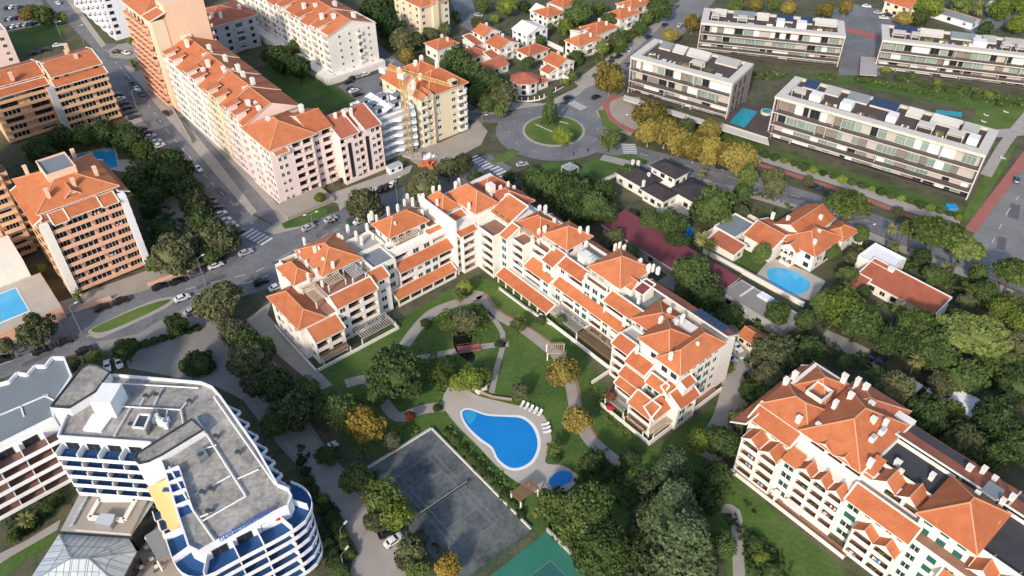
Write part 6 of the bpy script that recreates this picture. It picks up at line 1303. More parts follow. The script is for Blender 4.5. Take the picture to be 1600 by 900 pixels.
def trunk_mesh(name, seed, spread=.5, limbs=5, lean=0.0):
    rs = random.Random(seed); mb = MB(); top = Vector((lean, 0, 1.0))
    mb.tube([(0, 0, 0), (lean * .3 + .02, .01, .35), (lean * .7, -.02, .7), tuple(top)], [.085, .065, .05, .035], 'bark', 8)
    for k in range(limbs):
        a = k * 2.4 + rs.uniform(-.4, .4); z0 = rs.uniform(.5, .8); p = Vector((lean * z0, 0, z0)); e = p + Vector((math.cos(a) * spread, math.sin(a) * spread, rs.uniform(.2, .45)))
        mid = p.lerp(e, .5) + Vector((0, 0, -.04)); mb.tube([tuple(p), tuple(mid), tuple(e)], [.035, .026, .012], 'bark', 6)
    return mb.mesh(name)
TRUNK = [trunk_mesh('trunk', s_, .5) for s_ in (1, 2, 3)]; TRUNK_WIDE = [trunk_mesh('trunk_wide', 7, .7, 8)]
TXT = dict(b=('broadleaf_tree', 'dark green broadleaf tree', 'leaf_dark', 'round'), m=('broadleaf_tree', 'mid green broadleaf tree', 'leaf_mid', 'round'), o=('olive_tree', 'grey green round tree', 'leaf_olive', 'round'),
           y=('plane_tree', 'olive yellow autumn tree', 'leaf_yellow', 'round'), Y=('plane_tree', 'golden yellow tree', 'leaf_gold', 'round'), g=('leafy_tree', 'bright green tree', 'leaf_bright', 'round'), l=('leafy_tree', 'loose light green tree', 'leaf_pine', 'loose'),
           p=('umbrella_pine', 'flat topped umbrella pine', 'leaf_pine', 'umbrella'), c=('cypress_tree', 'pointed dark cypress', 'leaf_dark', 'cypress'), t=('poplar_tree', 'tall narrow green tree', 'leaf_mid', 'tall'),
           d=('cedar_tree', 'huge grey green cedar', 'leaf_cedar', 'cedar'), B=('broadleaf_tree', 'huge spreading green tree', 'leaf_mid', 'big'), r=('plum_tree', 'reddish leaved small tree', 'leaf_red', 'round'), s=('shrub', 'rounded dark green shrub', 'leaf_dark', 'round'), S=('shrub', 'rounded light green shrub', 'leaf_bright', 'round'))
NT = [0]
def tree(px, py, rpx, k, where, group=None, hk=None, rzk=None):
    """tree whose crown centre is seen at (px, py) with a radius of rpx photograph pixels"""
    nm, txt, leaf, shp = TXT[k]; NT[0] += 1; i = NT[0]
    p = G(px, py, 5)
    for _ in range(3):
        r = rpx * depth(p) / FOC
        rz = r * dict(round=.9, tall=1.15, loose=.9, umbrella=.42, cypress=1.6, cedar=1.05, big=.85)[shp] * (rzk or 1)
        if shp == 'cypress': zc = r * 1.6
        elif k in 'sS': zc = r * .55
        elif shp == 'umbrella': zc = r * 1.25 + 2
        elif shp == 'cedar': zc = r * 1.05 + .5
        else: zc = (hk or 1.0) * r * .95 + 1.2
        p = G(px, py, zc)
    rot = (i * 2.399) % 6.283; base = Vector((p.x, p.y, 0)); lab = (txt + ' ' + where)
    me = CROWN[shp][i % len(CROWN[shp])]
    sc = (r * (1 + .12 * math.sin(i * 2.9)), r * (1 + .15 * math.sin(i * 1.7)), r * (rzk or 1) * (1 + .12 * math.sin(i * 4.1)))
    if k in 'sS':
        ob = link(nm, me, None, (p.x, p.y, zc), rot, (r, r, r * .8)); ob.material_slots[0].link = 'OBJECT'; ob.material_slots[0].material = MATS[leaf]
        return tag(ob, lab, 'shrub', group)
    e = empty(nm, lab, 'palm' if k == 'P' else 'tree', base, 0, group)
    c = link('crown', me, e, (0, 0, zc), rot, sc); c.material_slots[0].link = 'OBJECT'; c.material_slots[0].material = MATS[leaf]
    tr = TRUNK_WIDE[0] if shp in ('umbrella', 'big') else TRUNK[i % 3]
    th = max(zc * (1.0 if shp == 'umbrella' else .95), .6); t = link('trunk', tr, e, (0, 0, 0), rot, (r * (1.0 if shp == 'umbrella' else .9), r * (1.0 if shp == 'umbrella' else .9), th if shp != 'cedar' else zc * 1.3))
    if shp == 'cedar': t.scale = (r * .5, r * .5, zc * 1.2)
    if k in 'yY': t.material_slots[0].link = 'OBJECT'; t.material_slots[0].material = MATS['bark_pale']
    return e
def frond_mesh(seed):
    rs = random.Random(seed); mb = MB()
    for k in range(34):
        a = k * 2.399 + rs.uniform(-.2, .2); el = rs.uniform(-.5, 1.25); L = rs.uniform(.85, 1.1); pts = []
        d = Vector((math.cos(a) * math.cos(el), math.sin(a) * math.cos(el), math.sin(el))); p = Vector((0, 0, 0)); w0 = Vector((-math.sin(a), math.cos(a), 0))
        for j in range(6): pts.append(p.copy()); p = p + d * (L / 5); d = (d + Vector((0, 0, -.28))).normalized()
        for j in range(5):
            for s_ in (-1, 1):
                wa, wb = .13 * math.sin(math.pi * (j + .6) / 6.2), .13 * math.sin(math.pi * (j + 1.6) / 6.6); dr = Vector((0, 0, -.05))
                mb.face([pts[j], pts[j + 1], pts[j + 1] + w0 * s_ * wb + dr, pts[j] + w0 * s_ * wa + dr], 'leaf_palm')
    return mb.mesh('palm_fronds')
FROND = [frond_mesh(1), frond_mesh(2)]
pt = MB(); pt.tube([(0, 0, 0), (.1, 0, .3), (.05, .05, .7), (0, 0, 1)], [.5, .34, .32, .4], 'bark', 8); PTRUNK = pt.mesh('palm_trunk')
def palm(px, py, rpx, h, where, group=None):
    p = G(px, py, h); r = rpx * depth(p) / FOC; e = empty('palm_tree', 'palm tree ' + where, 'palm', (p.x, p.y, 0), 0, group); NT[0] += 1
    link('crown', FROND[NT[0] % 2], e, (0, 0, h), NT[0], (r, r, r)); link('trunk', PTRUNK, e, (0, 0, 0), NT[0], (.5 + r * .06, .5 + r * .06, h))
T = tree
NTH = 'first second third fourth fifth sixth seventh eighth ninth tenth eleventh twelfth thirteenth fourteenth fifteenth sixteenth seventeenth eighteenth nineteenth twentieth penultimate last'.split()
g1 = 'trees around the hotel forecourt'
for a in ((340, 470, 38, 'o', 'at the avenue corner of the hotel forecourt'), (276, 506, 20, 'b', 'beside the avenue above the oval flower bed'), (196, 545, 22, 'b', 'between avenue and parked white cars'), (57, 515, 33, 'o', 'on the verge below the podium pool'), (8, 540, 13, 'o', 'cut by the left edge beside the avenue'), (112, 570, 16, 'o', 'behind the corner of the zigzag roof'), (145, 558, 14, 'm', 'between the avenue and the hotel stair block'),
          (366, 522, 26, 'o', 'second from the avenue in the row left of the complex'), (388, 562, 34, 'o', 'third in the row left of the complex'), (432, 602, 36, 'b', 'in the dark row by the complex corner'), (455, 642, 34, 'o', 'in the row beside the hotel drive'), (478, 610, 24, 'b', 'just below the garden wall corner'), (534, 645, 32, 'm', 'left of the big golden garden tree'), (412, 545, 22, 'b', 'touching the pavement by the complex'), (400, 600, 26, 'o', 'overhanging the hotel drive'), (430, 660, 24, 'b', 'lowest of the trees beside the hotel drive'), (350, 495, 22, 'o', 'behind the avenue corner tree'), (505, 640, 22, 'b', 'in the dark hedge above the drive'), (380, 530, 24, 'm', 'inside the row left of the complex')): T(*a, group=g1)
T(312, 567, 26, 's', 'filling the oval bed in the hotel forecourt', rzk=.7); T(292, 570, 15, 's', 'at the left tip of the oval bed')
T(570, 664, 33, 'Y', 'at the lower left of the garden')
for a in ((512, 712, 18, 'b', 'over the white car on the hotel drive'), (556, 748, 26, 'b', 'left of the grey tennis court corner'), (600, 778, 36, 'l', 'overhanging the left side of the tennis court'), (618, 800, 28, 'g', 'leaning over the tennis court baseline'), (590, 812, 22, 'o', 'above the two parked cars by the court'), (642, 862, 32, 'o', 'below the parked cars beside the court'), (652, 890, 20, 'm', 'at the bottom edge below the court'), (700, 886, 22, 'Y', 'at the bottom edge beside the green court'), (615, 580, 42, 'b', 'standing alone large in the garden lawn'), (642, 608, 22, 'm', 'at the foot of the large garden tree'), (590, 618, 18, 'b', 'beside the path left of the garden'), (612, 690, 16, 'o', 'on the lawn above the tennis court'), (640, 650, 9, 'r', 'beside the winding pool path'), (684, 637, 8, 's', 'where the pool path meets the deck')): T(*a)
for a in ((728, 500, 24, 'o', 'above the garden pond'), (748, 492, 18, 'm', 'right of the pond under the corner'), (700, 505, 16, 'm', 'left of the garden pond'), (665, 505, 10, 's', 'beside the curved garden path'), (737, 592, 20, 'g', 'behind the pool hut'), (716, 598, 14, 'g', 'left of the pool hut'), (700, 570, 20, 'b', 'below the bridge path'), (690, 585, 16, 'l', 'beside the stream below the bridge'), (755, 585, 14, 'g', 'right of the pool hut'), (880, 580, 26, 'y', 'below the garden pergola'), (902, 655, 27, 'y', 'beside the lower garden path'), (812, 612, 15, 'o', 'on the pool lawn'), (726, 448, 12, 'g', 'in the inner corner of the complex'), (718, 460, 12, 'l', 'by the low awning at the inner corner'), (878, 500, 10, 'b', 'on the terrace of the east wing'), (810, 508, 14, 'l', 'beside the terracotta path'), (780, 537, 8, 's', 'at the end of the bridge path'), (928, 720, 22, 'b', 'beside the pergola end of the path'), (945, 735, 18, 's', 'by the lower garden path end'), (866, 700, 14, 'l', 'right of the big pool'), (870, 715, 9, 's', 'between the two pools'), (955, 620, 12, 'r', 'beside the lower terrace of the east wing'), (846, 500, 9, 's', 'on the lawn under the east wing')): T(*a)
for a in ((914, 806, 58, 'B', 'below the small pool'), (938, 858, 56, 'B', 'at the bottom edge below the small pool'), (862, 785, 28, 'm', 'beside the slatted pergola')): T(*a)
T(1048, 742, 48, 'd', 'in the lower middle, topmost of three'); T(1050, 805, 68, 'd', 'in the lower middle, middle of three'); T(1066, 872, 84, 'd', 'at the bottom edge, lowest of three')
for a in ((1090, 690, 22, 'g', 'by the drive at the south tip of the complex'), (1128, 690, 30, 'b', 'between complex and lower right block'), (1160, 655, 24, 'o', 'beside the east drive bend'), (1170, 610, 20, 'b', 'right of the east drive'), (1120, 745, 30, 'b', 'left of the lower right block'), (1105, 780, 24, 'b', 'beside the lower lawn path'), (1128, 850, 22, 'b', 'on the slope left of the lower lawn path'), (1180, 850, 15, 's', 'on the lower lawn bed'), (1190, 872, 14, 'S', 'at the lower lawn bed'), (1205, 890, 16, 's', 'at the bottom edge of the lawn'), (985, 715, 18, 'b', 'below the south tip terrace')): T(*a)
for i in range(9): T(710 + i * 13, 688 + i * 14.5, 9, 's', NTH[i] + ' down the hedge between court and pool', group='hedge between court and pool')
for i in range(8): T(698 + i * 13.5, 676 + i * 14.8, 8, 's', NTH[i] + ' down the low hedge along the court wall', group='low hedge along the court wall')
g2 = 'trees around the salmon tower'
for a in ((60, 235, 22, 'b', 'left of the shared tower pool'), (95, 215, 24, 'b', 'below the L shaped block'), (130, 210, 20, 'm', 'in the garden below the L shaped block'), (165, 207, 24, 'b', 'at the street end of the tower garden'), (200, 215, 24, 'b', 'above the tower pool deck'), (225, 235, 22, 'm', 'right of the tower pool deck'), (265, 266, 36, 'b', 'largest beside the left street'), (216, 284, 30, 'b', 'just right of the salmon tower roof'), (292, 296, 26, 'b', 'between yard and left street'), (304, 318, 28, 'o', 'with an olive tint beside the parked cars'), (252, 357, 22, 'b', 'in the middle of the shaded yard'), (275, 396, 38, 'o', 'at the avenue end of the shaded yard'), (342, 372, 36, 'o', 'at the corner of avenue and left street'), (318, 345, 24, 'b', 'above the corner tree by the street'), (240, 305, 20, 'b', 'at the yard edge by the tower'), (245, 410, 18, 'm', 'at the foot of the salmon tower'), (232, 330, 16, 'b', 'against the shaded side of the tower'), (325, 395, 20, 'b', 'on the avenue pavement below the yard'), (64, 418, 9, 'g', 'between podium and tower')): T(*a, group=g2)
palm(122, 460, 11, 3.2, 'at the foot of the salmon tower entrance'); palm(207, 97, 9, 4, 'on the corner pavement below the white block'); palm(212, 104, 6, 2, 'small, beside the larger corner palm')
for a in ((46, 20, 16, 'y', 'beside the top left car park'), (70, 24, 17, 'b', 'beside the car park lawn'), (97, 26, 8, 'g', 'on the pavement at top left'), (203, 64, 5, 'g', 'in front of the bright white block'), (440, 92, 22, 'b', 'at the near end of the shaded lawn'), (466, 104, 24, 'b', 'on the shaded lawn'), (424, 84, 16, 'o', 'beside the lawn car park'), (458, 76, 14, 'm', 'under the long white block'), (608, 40, 28, 'b', 'between long white block and yellow block'), (628, 62, 22, 'o', 'beside the street lamp at top'), (590, 16, 26, 'b', 'at the top edge beside the long white block'), (648, 62, 16, 'b', 'left of the yellow block'), (672, 52, 13, 'o', 'under the yellow block'), (695, 46, 12, 'o', 'second under the yellow block'), (636, 86, 13, 'y', 'on the street verge at the crossing'), (747, 36, 12, 'o', 'behind the gabled villa with skylights'), (755, 6, 14, 'b', 'beside the top villa street'), (792, 8, 18, 'g', 'on the sandy plot at the top'), (773, 28, 7, 'g', 'small, on the sandy plot'), (820, 10, 10, 'b', 'right of the sandy plot'), (630, 8, 22, 'b', 'above the yellow block')): T(*a)
g3 = 'dark trees between cream block and villas'
for a in ((712, 92, 22, 'b', 'nearest the villa with hipped roof'), (732, 118, 28, 'b', 'behind the cream corner block'), (764, 128, 28, 'b', 'below the dark red bungalow'), (700, 112, 18, 'b', 'just behind the cream roof'), (785, 150, 24, 'o', 'at the roundabout corner of the grove'), (760, 160, 18, 'b', 'at the street edge of the grove'), (748, 145, 20, 'b', 'in the middle of the grove'), (782, 172, 12, 'l', 'at the pavement by the roundabout')): T(*a, group=g3)
g4 = 'trees among the villas'
for a in ((825, 97, 12, 'b', 'beside the pink red bungalow'), (845, 62, 9, 'b', 'at the metal roofed villa'), (782, 92, 8, 'm', 'beside the central gabled villa'), (904, 20, 22, 'b', 'tall between the top villas'), (884, 42, 13, 'g', 'in the hedge by the top villas'), (860, 42, 7, 'o', 'in front of the red walled villa'), (880, 66, 7, 's', 'beside the white garden wall'), (900, 88, 12, 'b', 'between corner villa and gable villa'), (942, 74, 13, 'g', 'by the north street corner garden'), (970, 68, 14, 'm', 'along the north street garden hedge'), (962, 60, 13, 'o', 'in the north street garden'), (1000, 44, 13, 'b', 'in the hedge below the tall villa'), (1030, 12, 22, 'b', 'at the bend of the north street'), (1012, 28, 12, 'm', 'at the top of the north street'), (952, 30, 14, 'b', 'behind the wide orange roof'), (895, 118, 9, 'm', 'in front of the bright gable villa'), (884, 128, 7, 'S', 'on the lawn of the round cornered villa'), (712, 25, 10, 'o', 'beside the top villa street bend'), (935, 12, 12, 'm', 'at the top edge between villas')): T(*a, group=g4)
g5 = 'autumn plane trees along the avenue'
for a in ((954, 120, 27, 'y', 'largest near the zebra crossing'), (1048, 55, 14, 'y', 'behind the flats nearest the roundabout'), (1082, 36, 14, 'y', 'at the corner of the top flats'), (1018, 180, 26, 'y', 'first in the row from the roundabout'), (1040, 205, 27, 'y', 'second in the row from the roundabout'), (1014, 206, 22, 'y', 'in front of the first plane trees'), (1062, 218, 25, 'y', 'third in the row'), (1086, 228, 26, 'y', 'fourth in the row'), (1110, 236, 24, 'y', 'fifth in the row'), (1134, 240, 25, 'y', 'sixth in the row'), (1156, 247, 27, 'y', 'last in the row before the pine'), (1108, 205, 20, 'y', 'behind the row by the flats'), (1070, 198, 18, 'o', 'behind the third plane tree'), (1078, 30, 10, 'y', 'small by the top flats')): T(*a, group=g5)
T(859, 168, 17, 'c', 'on the roundabout lawn', rzk=1.0); T(851, 178, 11, 'c', 'smaller, left on the roundabout'); T(868, 179, 11, 'c', 'short, right on the roundabout')
T(879, 212, 17, 'g', 'at the lower edge of the roundabout'); T(952, 217, 19, 'l', 'with pale leaning trunk on the park lawn')
for a in ((1168, 276, 19, 't', 'beside the avenue below the plane row'), (1210, 284, 25, 'o', 'on the avenue pavement before the long flats'), (1160, 300, 14, 'b', 'beside the slim avenue tree'), (1264, 282, 9, 'o', 'small in the avenue parking lane'), (1404, 330, 9, 'o', 'small on the avenue pavement near the pines')): T(*a)
for a in ((1326, 318, 44, 'p', 'nearest the orange roofed villa'), (1466, 362, 40, 'p', 'in the middle of the avenue'), (1506, 385, 36, 'p', 'beside the wide east road'), (1432, 358, 26, 'p', 'behind the avenue palms'), (1585, 424, 36, 'p', 'at the right edge by the road junction'), (1522, 518, 50, 'p', 'bright, largest in the right hand wood'), (1440, 505, 38, 'p', 'left of the bright pine in the wood')): T(*a, group='umbrella pines')
for a in ((1098, 270, 8, 5, 'beside the dark roofed villa drive'), (1096, 372, 13, 6, 'tall, between the small blue pool and flat roofed villa'), (1110, 384, 12, 5, 'second, by the flat roofed villa'), (1394, 357, 10, 7, 'left of the pair beside the avenue'), (1412, 362, 10, 7, 'right of the pair beside the avenue'), (1398, 384, 11, 6, 'in front of the avenue pair'), (1480, 420, 13, 6, 'alone below the avenue pines'), (1405, 482, 14, 6, 'in front of the low red roofed villa'), (1418, 500, 13, 5, 'lower one before the red roofed villa'), (1432, 563, 15, 6, 'in the clearing of the right hand wood'), (1512, 450, 14, 5, 'at the edge of the right hand wood'), (1345, 392, 8, 3, 'beside the villa garden wall'), (1532, 12, 14, 6, 'in the top right corner')): palm(*a, group='palms of the villa gardens')
palm(850, 772, 11, 3, 'small, beside the small pool'); palm(838, 800, 9, 2.5, 'small, above the green court corner'); palm(814, 500, 10, 3, 'bushy, beside the terracotta garden path')
g6 = 'trees behind the complex and the villas'
for a in ((840, 286, 26, 'b', 'at the avenue end behind the complex'), (868, 292, 28, 'b', 'below the gazebo'), (900, 300, 34, 'b', 'below and right of the gazebo'), (926, 322, 30, 'b', 'above the maroon roof end'), (895, 328, 22, 'b', 'close behind the complex roofs'), (942, 300, 22, 'm', 'left of the dark roofed villa'), (946, 332, 22, 'b', 'between dark villa and maroon roof'), (958, 372, 18, 'o', 'between the complex and the maroon roof'), (985, 390, 14, 'o', 'beside the glass vault of the complex'), (832, 268, 14, 's', 'by the pavement near the roundabout'), (1048, 352, 28, 'b', 'in front of the dark roofed villa'), (1020, 345, 20, 'b', 'above the middle of the maroon roof'), (1058, 375, 20, 'b', 'beside the small blue pool'), (1116, 322, 34, 'm', 'between dark and flat roofed villas'), (1092, 330, 20, 'b', 'left of the tree between the villas'), (1085, 430, 36, 'b', 'over the middle of the maroon shed'), (1102, 462, 30, 'b', 'right of the complex drive'), (1138, 492, 22, 'b', 'beside the pool house'), (1070, 455, 20, 'b', 'by the upper east drive'), (985, 268, 14, 'b', 'behind the dark roofed villa'), (990, 338, 8, 't', 'clipped, before the dark roofed villa')): T(*a, group=g6)
g7 = 'trees of the right hand gardens'
for a in ((1190, 396, 18, 'm', 'on the small villa lawn'), (1160, 330, 12, 'o', 'behind the flat roofed villa'), (1210, 550, 34, 'o', 'above the lower right block'), (1200, 590, 28, 'o', 'left of the lower right roofs'), (1215, 488, 24, 'm', 'below the pool house'), (1270, 545, 24, 'b', 'beside the villa drive'), (1258, 500, 18, 'b', 'between pool house and drive'), (1318, 478, 36, 'g', 'below the light blue pool terrace'), (1345, 502, 36, 'b', 'above the two dark parked cars'), (1290, 475, 22, 'm', 'right of the light blue pool'), (1385, 530, 26, 'b', 'beside the villa clearing'), (1460, 545, 44, 'b', 'below the bright umbrella pine'), (1420, 535, 30, 'b', 'above the clearing palm'), (1568, 482, 22, 'g', 'light, near the right edge'), (1592, 500, 22, 'g', 'light, cut by the right edge'), (1540, 455, 22, 'b', 'above the bright umbrella pine'), (1555, 560, 36, 'm', 'below the bright pine at right'), (1590, 600, 34, 'b', 'at the right edge of the wood'), (1510, 590, 34, 'b', 'above the pale shed'), (1560, 650, 40, 'b', 'right of the pale shed'), (1592, 690, 36, 'b', 'above the lower right roofs at the edge'), (1400, 610, 34, 'o', 'above the roof of the lower right block'), (1372, 588, 22, 'b', 'beside the lower drive end'), (1448, 650, 40, 'b', 'left of the pale shed'), (1500, 690, 34, 'o', 'below the pale shed'), (1545, 710, 26, 'b', 'at the roof edge of the lower right block'), (1425, 700, 22, 'b', 'against the dark roof of the lower right block'), (1470, 600, 24, 'o', 'between clearing palm and pale shed'), (1270, 400, 12, 'b', 'by the orange villa wall'), (1345, 365, 16, 'b', 'between villa and avenue'), (1330, 400, 14, 'o', 'below the avenue by the villa wall'), (1325, 430, 16, 'm', 'left of the pale flat terrace'), (1300, 392, 14, 'b', 'right of the orange villa'), (1440, 400, 18, 'b', 'below the avenue palms'), (1530, 425, 18, 'b', 'below the avenue near the junction'), (1460, 430, 18, 'b', 'behind the low red roofed villa'), (1510, 470, 16, 'o', 'right of the low red roofed villa'), (1245, 365, 10, 'g', 'tiny, by the villa chimney'), (1350, 455, 12, 'b', 'before the low red roofed villa'), (1140, 575, 10, 'l', 'on the verge of the east drive'), (1195, 615, 20, 'b', 'near the roof corner of the lower right block'), (1245, 560, 18, 'b', 'behind the lower right roofs'), (1320, 565, 14, 'b', 'along the villa drive'), (1490, 640, 18, 'm', 'touching the pale shed'), (1580, 540, 24, 'o', 'by the right edge above the wood')): T(*a, group=g7)
for a in ((1232, 12, 14, 'y', 'behind the top flats'), (1290, 14, 12, 'y', 'in the far street'), (1322, 10, 13, 'y', 'beside the far street cars'), (1412, 28, 13, 'y', 'below the cream house'), (1438, 26, 14, 'b', 'right of the cream house'), (1452, 8, 20, 'g', 'at the top edge near the long white house'), (1500, 5, 22, 'l', 'behind the long white house'), (1565, 12, 18, 'g', 'beside the corner road'), (1592, 36, 18, 'g', 'at the right edge by the corner road'), (1590, 6, 18, 'g', 'in the extreme top right corner'), (1540, 45, 12, 'b', 'below the corner road'), (1180, 5, 13, 'y', 'top edge behind the top flats'), (1150, 8, 14, 'm', 'top edge left behind the top flats'), (1210, 4, 12, 'm', 'top edge in the middle behind the flats')): T(*a, group='trees at the top right')
# avenue trees near the pink block
for a in ((664, 290, 28, 'o', 'left of the pair behind the complex'), (651, 296, 22, 'o', 'by the avenue behind the west wing'), (572, 320, 26, 'o', 'beside the parked cars by the pink block'), (700, 262, 20, 'o', 'at the avenue crossing'), (722, 256, 20, 'o', 'nearest the roundabout crossing'), (742, 278, 16, 'o', 'low behind the corner of the complex'), (500, 308, 9, 'g', 'small, on the verge before the pink block'), (505, 292, 5, 'S', 'by the pink entrance'), (795, 278, 12, 'b', 'on the avenue behind the corner roofs')): T(*a, group='trees along the avenue')
# hedges and shrub beds (many small bushes one can count along the flats)
for i in range(22): T(1180 + i * 15.2, 236 + i * 4.9, 6 + (i * 7) % 4, 'sS'[i % 3 == 0], NTH[i] + ' from the pool end in the hedge before the long flats', group='hedge of the long flats')
for i in range(12): T(930 + i * 9, 118 - i * 9.2, 5, 's', NTH[i] + ' up the garden hedge along the north street', group='hedge along the north street')
for i in range(10): T(1005 + i * 15, 168 + i * 5, 6, 's', NTH[i] + ' from the left in the planting under the flats', group='planting under the flats')
for i in range(14): T(505 + (i % 7) * 7, 780 + (i // 7) * 55 + (i % 7) * 14, 11 + i % 4, 'sS'[i % 4 == 0], NTH[i] + ' in the hotel bank planting beside the drive', group='hotel bank planting')
for i in range(8): T(470 + i * 7, 720 + i * 15, 9, 's', NTH[i] + ' down the hedge between hotel and drive', group='hedge between hotel and drive')
for i in range(9): T(20 + i * 9, 840 - i * 8, 11, 'sm'[i % 3 == 0], NTH[i] + ' from the left below the zigzag block', group='garden strip below zigzag block')
palm(42, 812, 16, 3, 'in the garden strip below the zigzag block')
for i in range(8): T(215 + i * 13, 540 - i * 4, 8, 's', NTH[i] + ' from the left in the avenue hedge', group='avenue hedge')
for i in range(10): T(1385 + i * 20, 108 + i * 5 + (i % 2) * 8, 8, 'sS'[i % 4 == 0], NTH[i] + ' from the left between the rear flats', group='court planting between the flats')

# undergrowth that nobody could count: one mass of leaves between the trees
def undergrowth(name, label, polys, dens, hmax, leaf, m, seed):
    rs = np.random.RandomState(seed); V = []; Fc = []
    for pix in polys:
        P = [G(x, y) for x, y in pix]; xs = [p.x for p in P]; ys = [p.y for p in P]; pts = np.array([(p.x, p.y) for p in P]); n = len(pts)
        area = abs(sum(pts[i - 1][0] * pts[i][1] - pts[i][0] * pts[i - 1][1] for i in range(n))) / 2
        bb = (max(xs) - min(xs)) * (max(ys) - min(ys)); N = int(bb * dens); X = rs.uniform(min(xs), max(xs), N); Y = rs.uniform(min(ys), max(ys), N); ins = np.zeros(N, bool)
        for i in range(n):
            x1, y1 = pts[i - 1]; x2, y2 = pts[i]; c = ((y1 > Y) != (y2 > Y)) & (X < (x2 - x1) * (Y - y1) / (y2 - y1 + 1e-9) + x1); ins ^= c
        X, Y = X[ins], Y[ins]; H = (.5 + .5 * np.sin(X * .9 + 1.3 * np.sin(Y * .6)) * np.cos(Y * .8 + .9 * np.sin(X * .5))) * (.6 + .4 * np.sin(X * .23 + Y * .31)); keep = H > .22; X, Y, H = X[keep], Y[keep], H[keep]
        Z = H * hmax * rs.uniform(.35, 1, len(X)); K = len(X); Nn = rs.normal(size=(K, 3)) * .7 + np.array([0, -.15, .8]); Nn /= np.linalg.norm(Nn, axis=1)[:, None]; A = np.cross(Nn, rs.normal(size=(K, 3))); A /= np.linalg.norm(A, axis=1)[:, None]; B = np.cross(Nn, A); S = leaf * rs.uniform(.6, 1.4, (K, 1)); A *= S; B *= S * .8; Q = np.stack([X, Y, Z + .1], 1)
        for i in range(K): j = len(V); V.extend([tuple(Q[i] - A[i] - B[i]), tuple(Q[i] + A[i] - B[i]), tuple(Q[i] + A[i] + B[i]), tuple(Q[i] - A[i] + B[i])]); Fc.append((j, j + 1, j + 2, j + 3))
    me = bpy.data.meshes.new(name); me.from_pydata(V, [], Fc); me.materials.append(MATS[m]); ob = link(name, me); ob['kind'] = 'stuff'; return tag(ob, label, 'bushes')
undergrowth('undergrowth', 'tangled undergrowth covering the ground between trees of the right hand gardens', [[(1240, 500), (1330, 470), (1420, 480), (1600, 440), (1640, 700), (1560, 740), (1440, 690), (1390, 600), (1290, 560)], [(1180, 470), (1240, 500), (1260, 560), (1180, 640), (1160, 600), (1165, 530), (1130, 490)], [(1330, 365), (1420, 395), (1540, 440), (1500, 470), (1440, 430), (1350, 410)], [(830, 275), (930, 280), (960, 330), (1020, 330), (1080, 380), (1050, 390), (960, 345), (900, 345), (840, 305)], [(1015, 262), (1180, 300), (1290, 345), (1240, 340), (1160, 335), (1110, 350), (1070, 330)]], 2.2, 2.2, .42, 'leaf_dark', 3)
undergrowth('shrubbery', 'low shrubbery and ground cover in the beds of the complex garden', [[(655, 545), (720, 555), (755, 560), (765, 600), (720, 600), (700, 620), (640, 600)], [(690, 485), (740, 478), (770, 510), (745, 530), (705, 525), (680, 505)], [(905, 560), (940, 600), (985, 680), (1010, 705), (985, 710), (930, 640)], [(560, 690), (640, 665), (668, 668), (590, 722), (555, 720)], [(500, 605), (560, 620), (600, 660), (540, 690), (500, 640)], [(940, 700), (1010, 712), (1060, 720), (1000, 760), (900, 760), (890, 735)], [(700, 662), (745, 705), (800, 755), (820, 790), (812, 800), (740, 720), (690, 670)]], 3.0, 1.2, .28, 'leaf_mid', 5)
undergrowth('hillside_bushes', 'dense bushes on the banks around hotel, drive and lower lawn', [[(470, 690), (500, 740), (545, 830), (545, 900), (500, 930), (470, 900), (500, 850), (490, 780), (455, 720)], [(345, 500), (390, 510), (440, 580), (490, 650), (470, 660), (420, 600), (370, 560)], [(1080, 740), (1140, 740), (1180, 800), (1240, 900), (1230, 960), (1165, 960), (1158, 850), (1120, 790), (1085, 790)], [(560, 730), (590, 740), (680, 850), (740, 900), (700, 940), (640, 870), (580, 790)], [(20, 800), (100, 755), (115, 790), (60, 830), (20, 850), (-20, 850)], [(835, 770), (900, 740), (990, 720), (1090, 760), (1120, 900), (1100, 960), (930, 960), (850, 820)]], 2.4, 1.6, .34, 'leaf_dark', 9)
undergrowth('garden_bushes', 'bushes between the salmon tower, its pool and the left street', [[(20, 260), (90, 215), (180, 200), (240, 240), (290, 300), (330, 370), (300, 400), (245, 410), (235, 360), (225, 305), (215, 270), (180, 225), (110, 232), (60, 262)], [(415, 70), (470, 78), (500, 110), (450, 100), (415, 92)], [(575, 0), (640, 0), (650, 60), (690, 55), (680, 70), (620, 80), (590, 50)], [(690, 90), (760, 110), (800, 150), (770, 165), (730, 150), (690, 120)], [(990, 160), (1030, 165), (1150, 205), (1200, 225), (1180, 240), (1090, 205), (1000, 175)], [(1085, 110), (1300, 118), (1310, 128), (1240, 122), (1160, 130), (1090, 122)], [(1340, 118), (1600, 150), (1600, 168), (1520, 165), (1420, 145), (1330, 130)], [(880, 80), (900, 30), (960, 30), (1000, 50), (940, 100), (900, 95)]], 1.7, 1.8, .42, 'leaf_mid', 13)
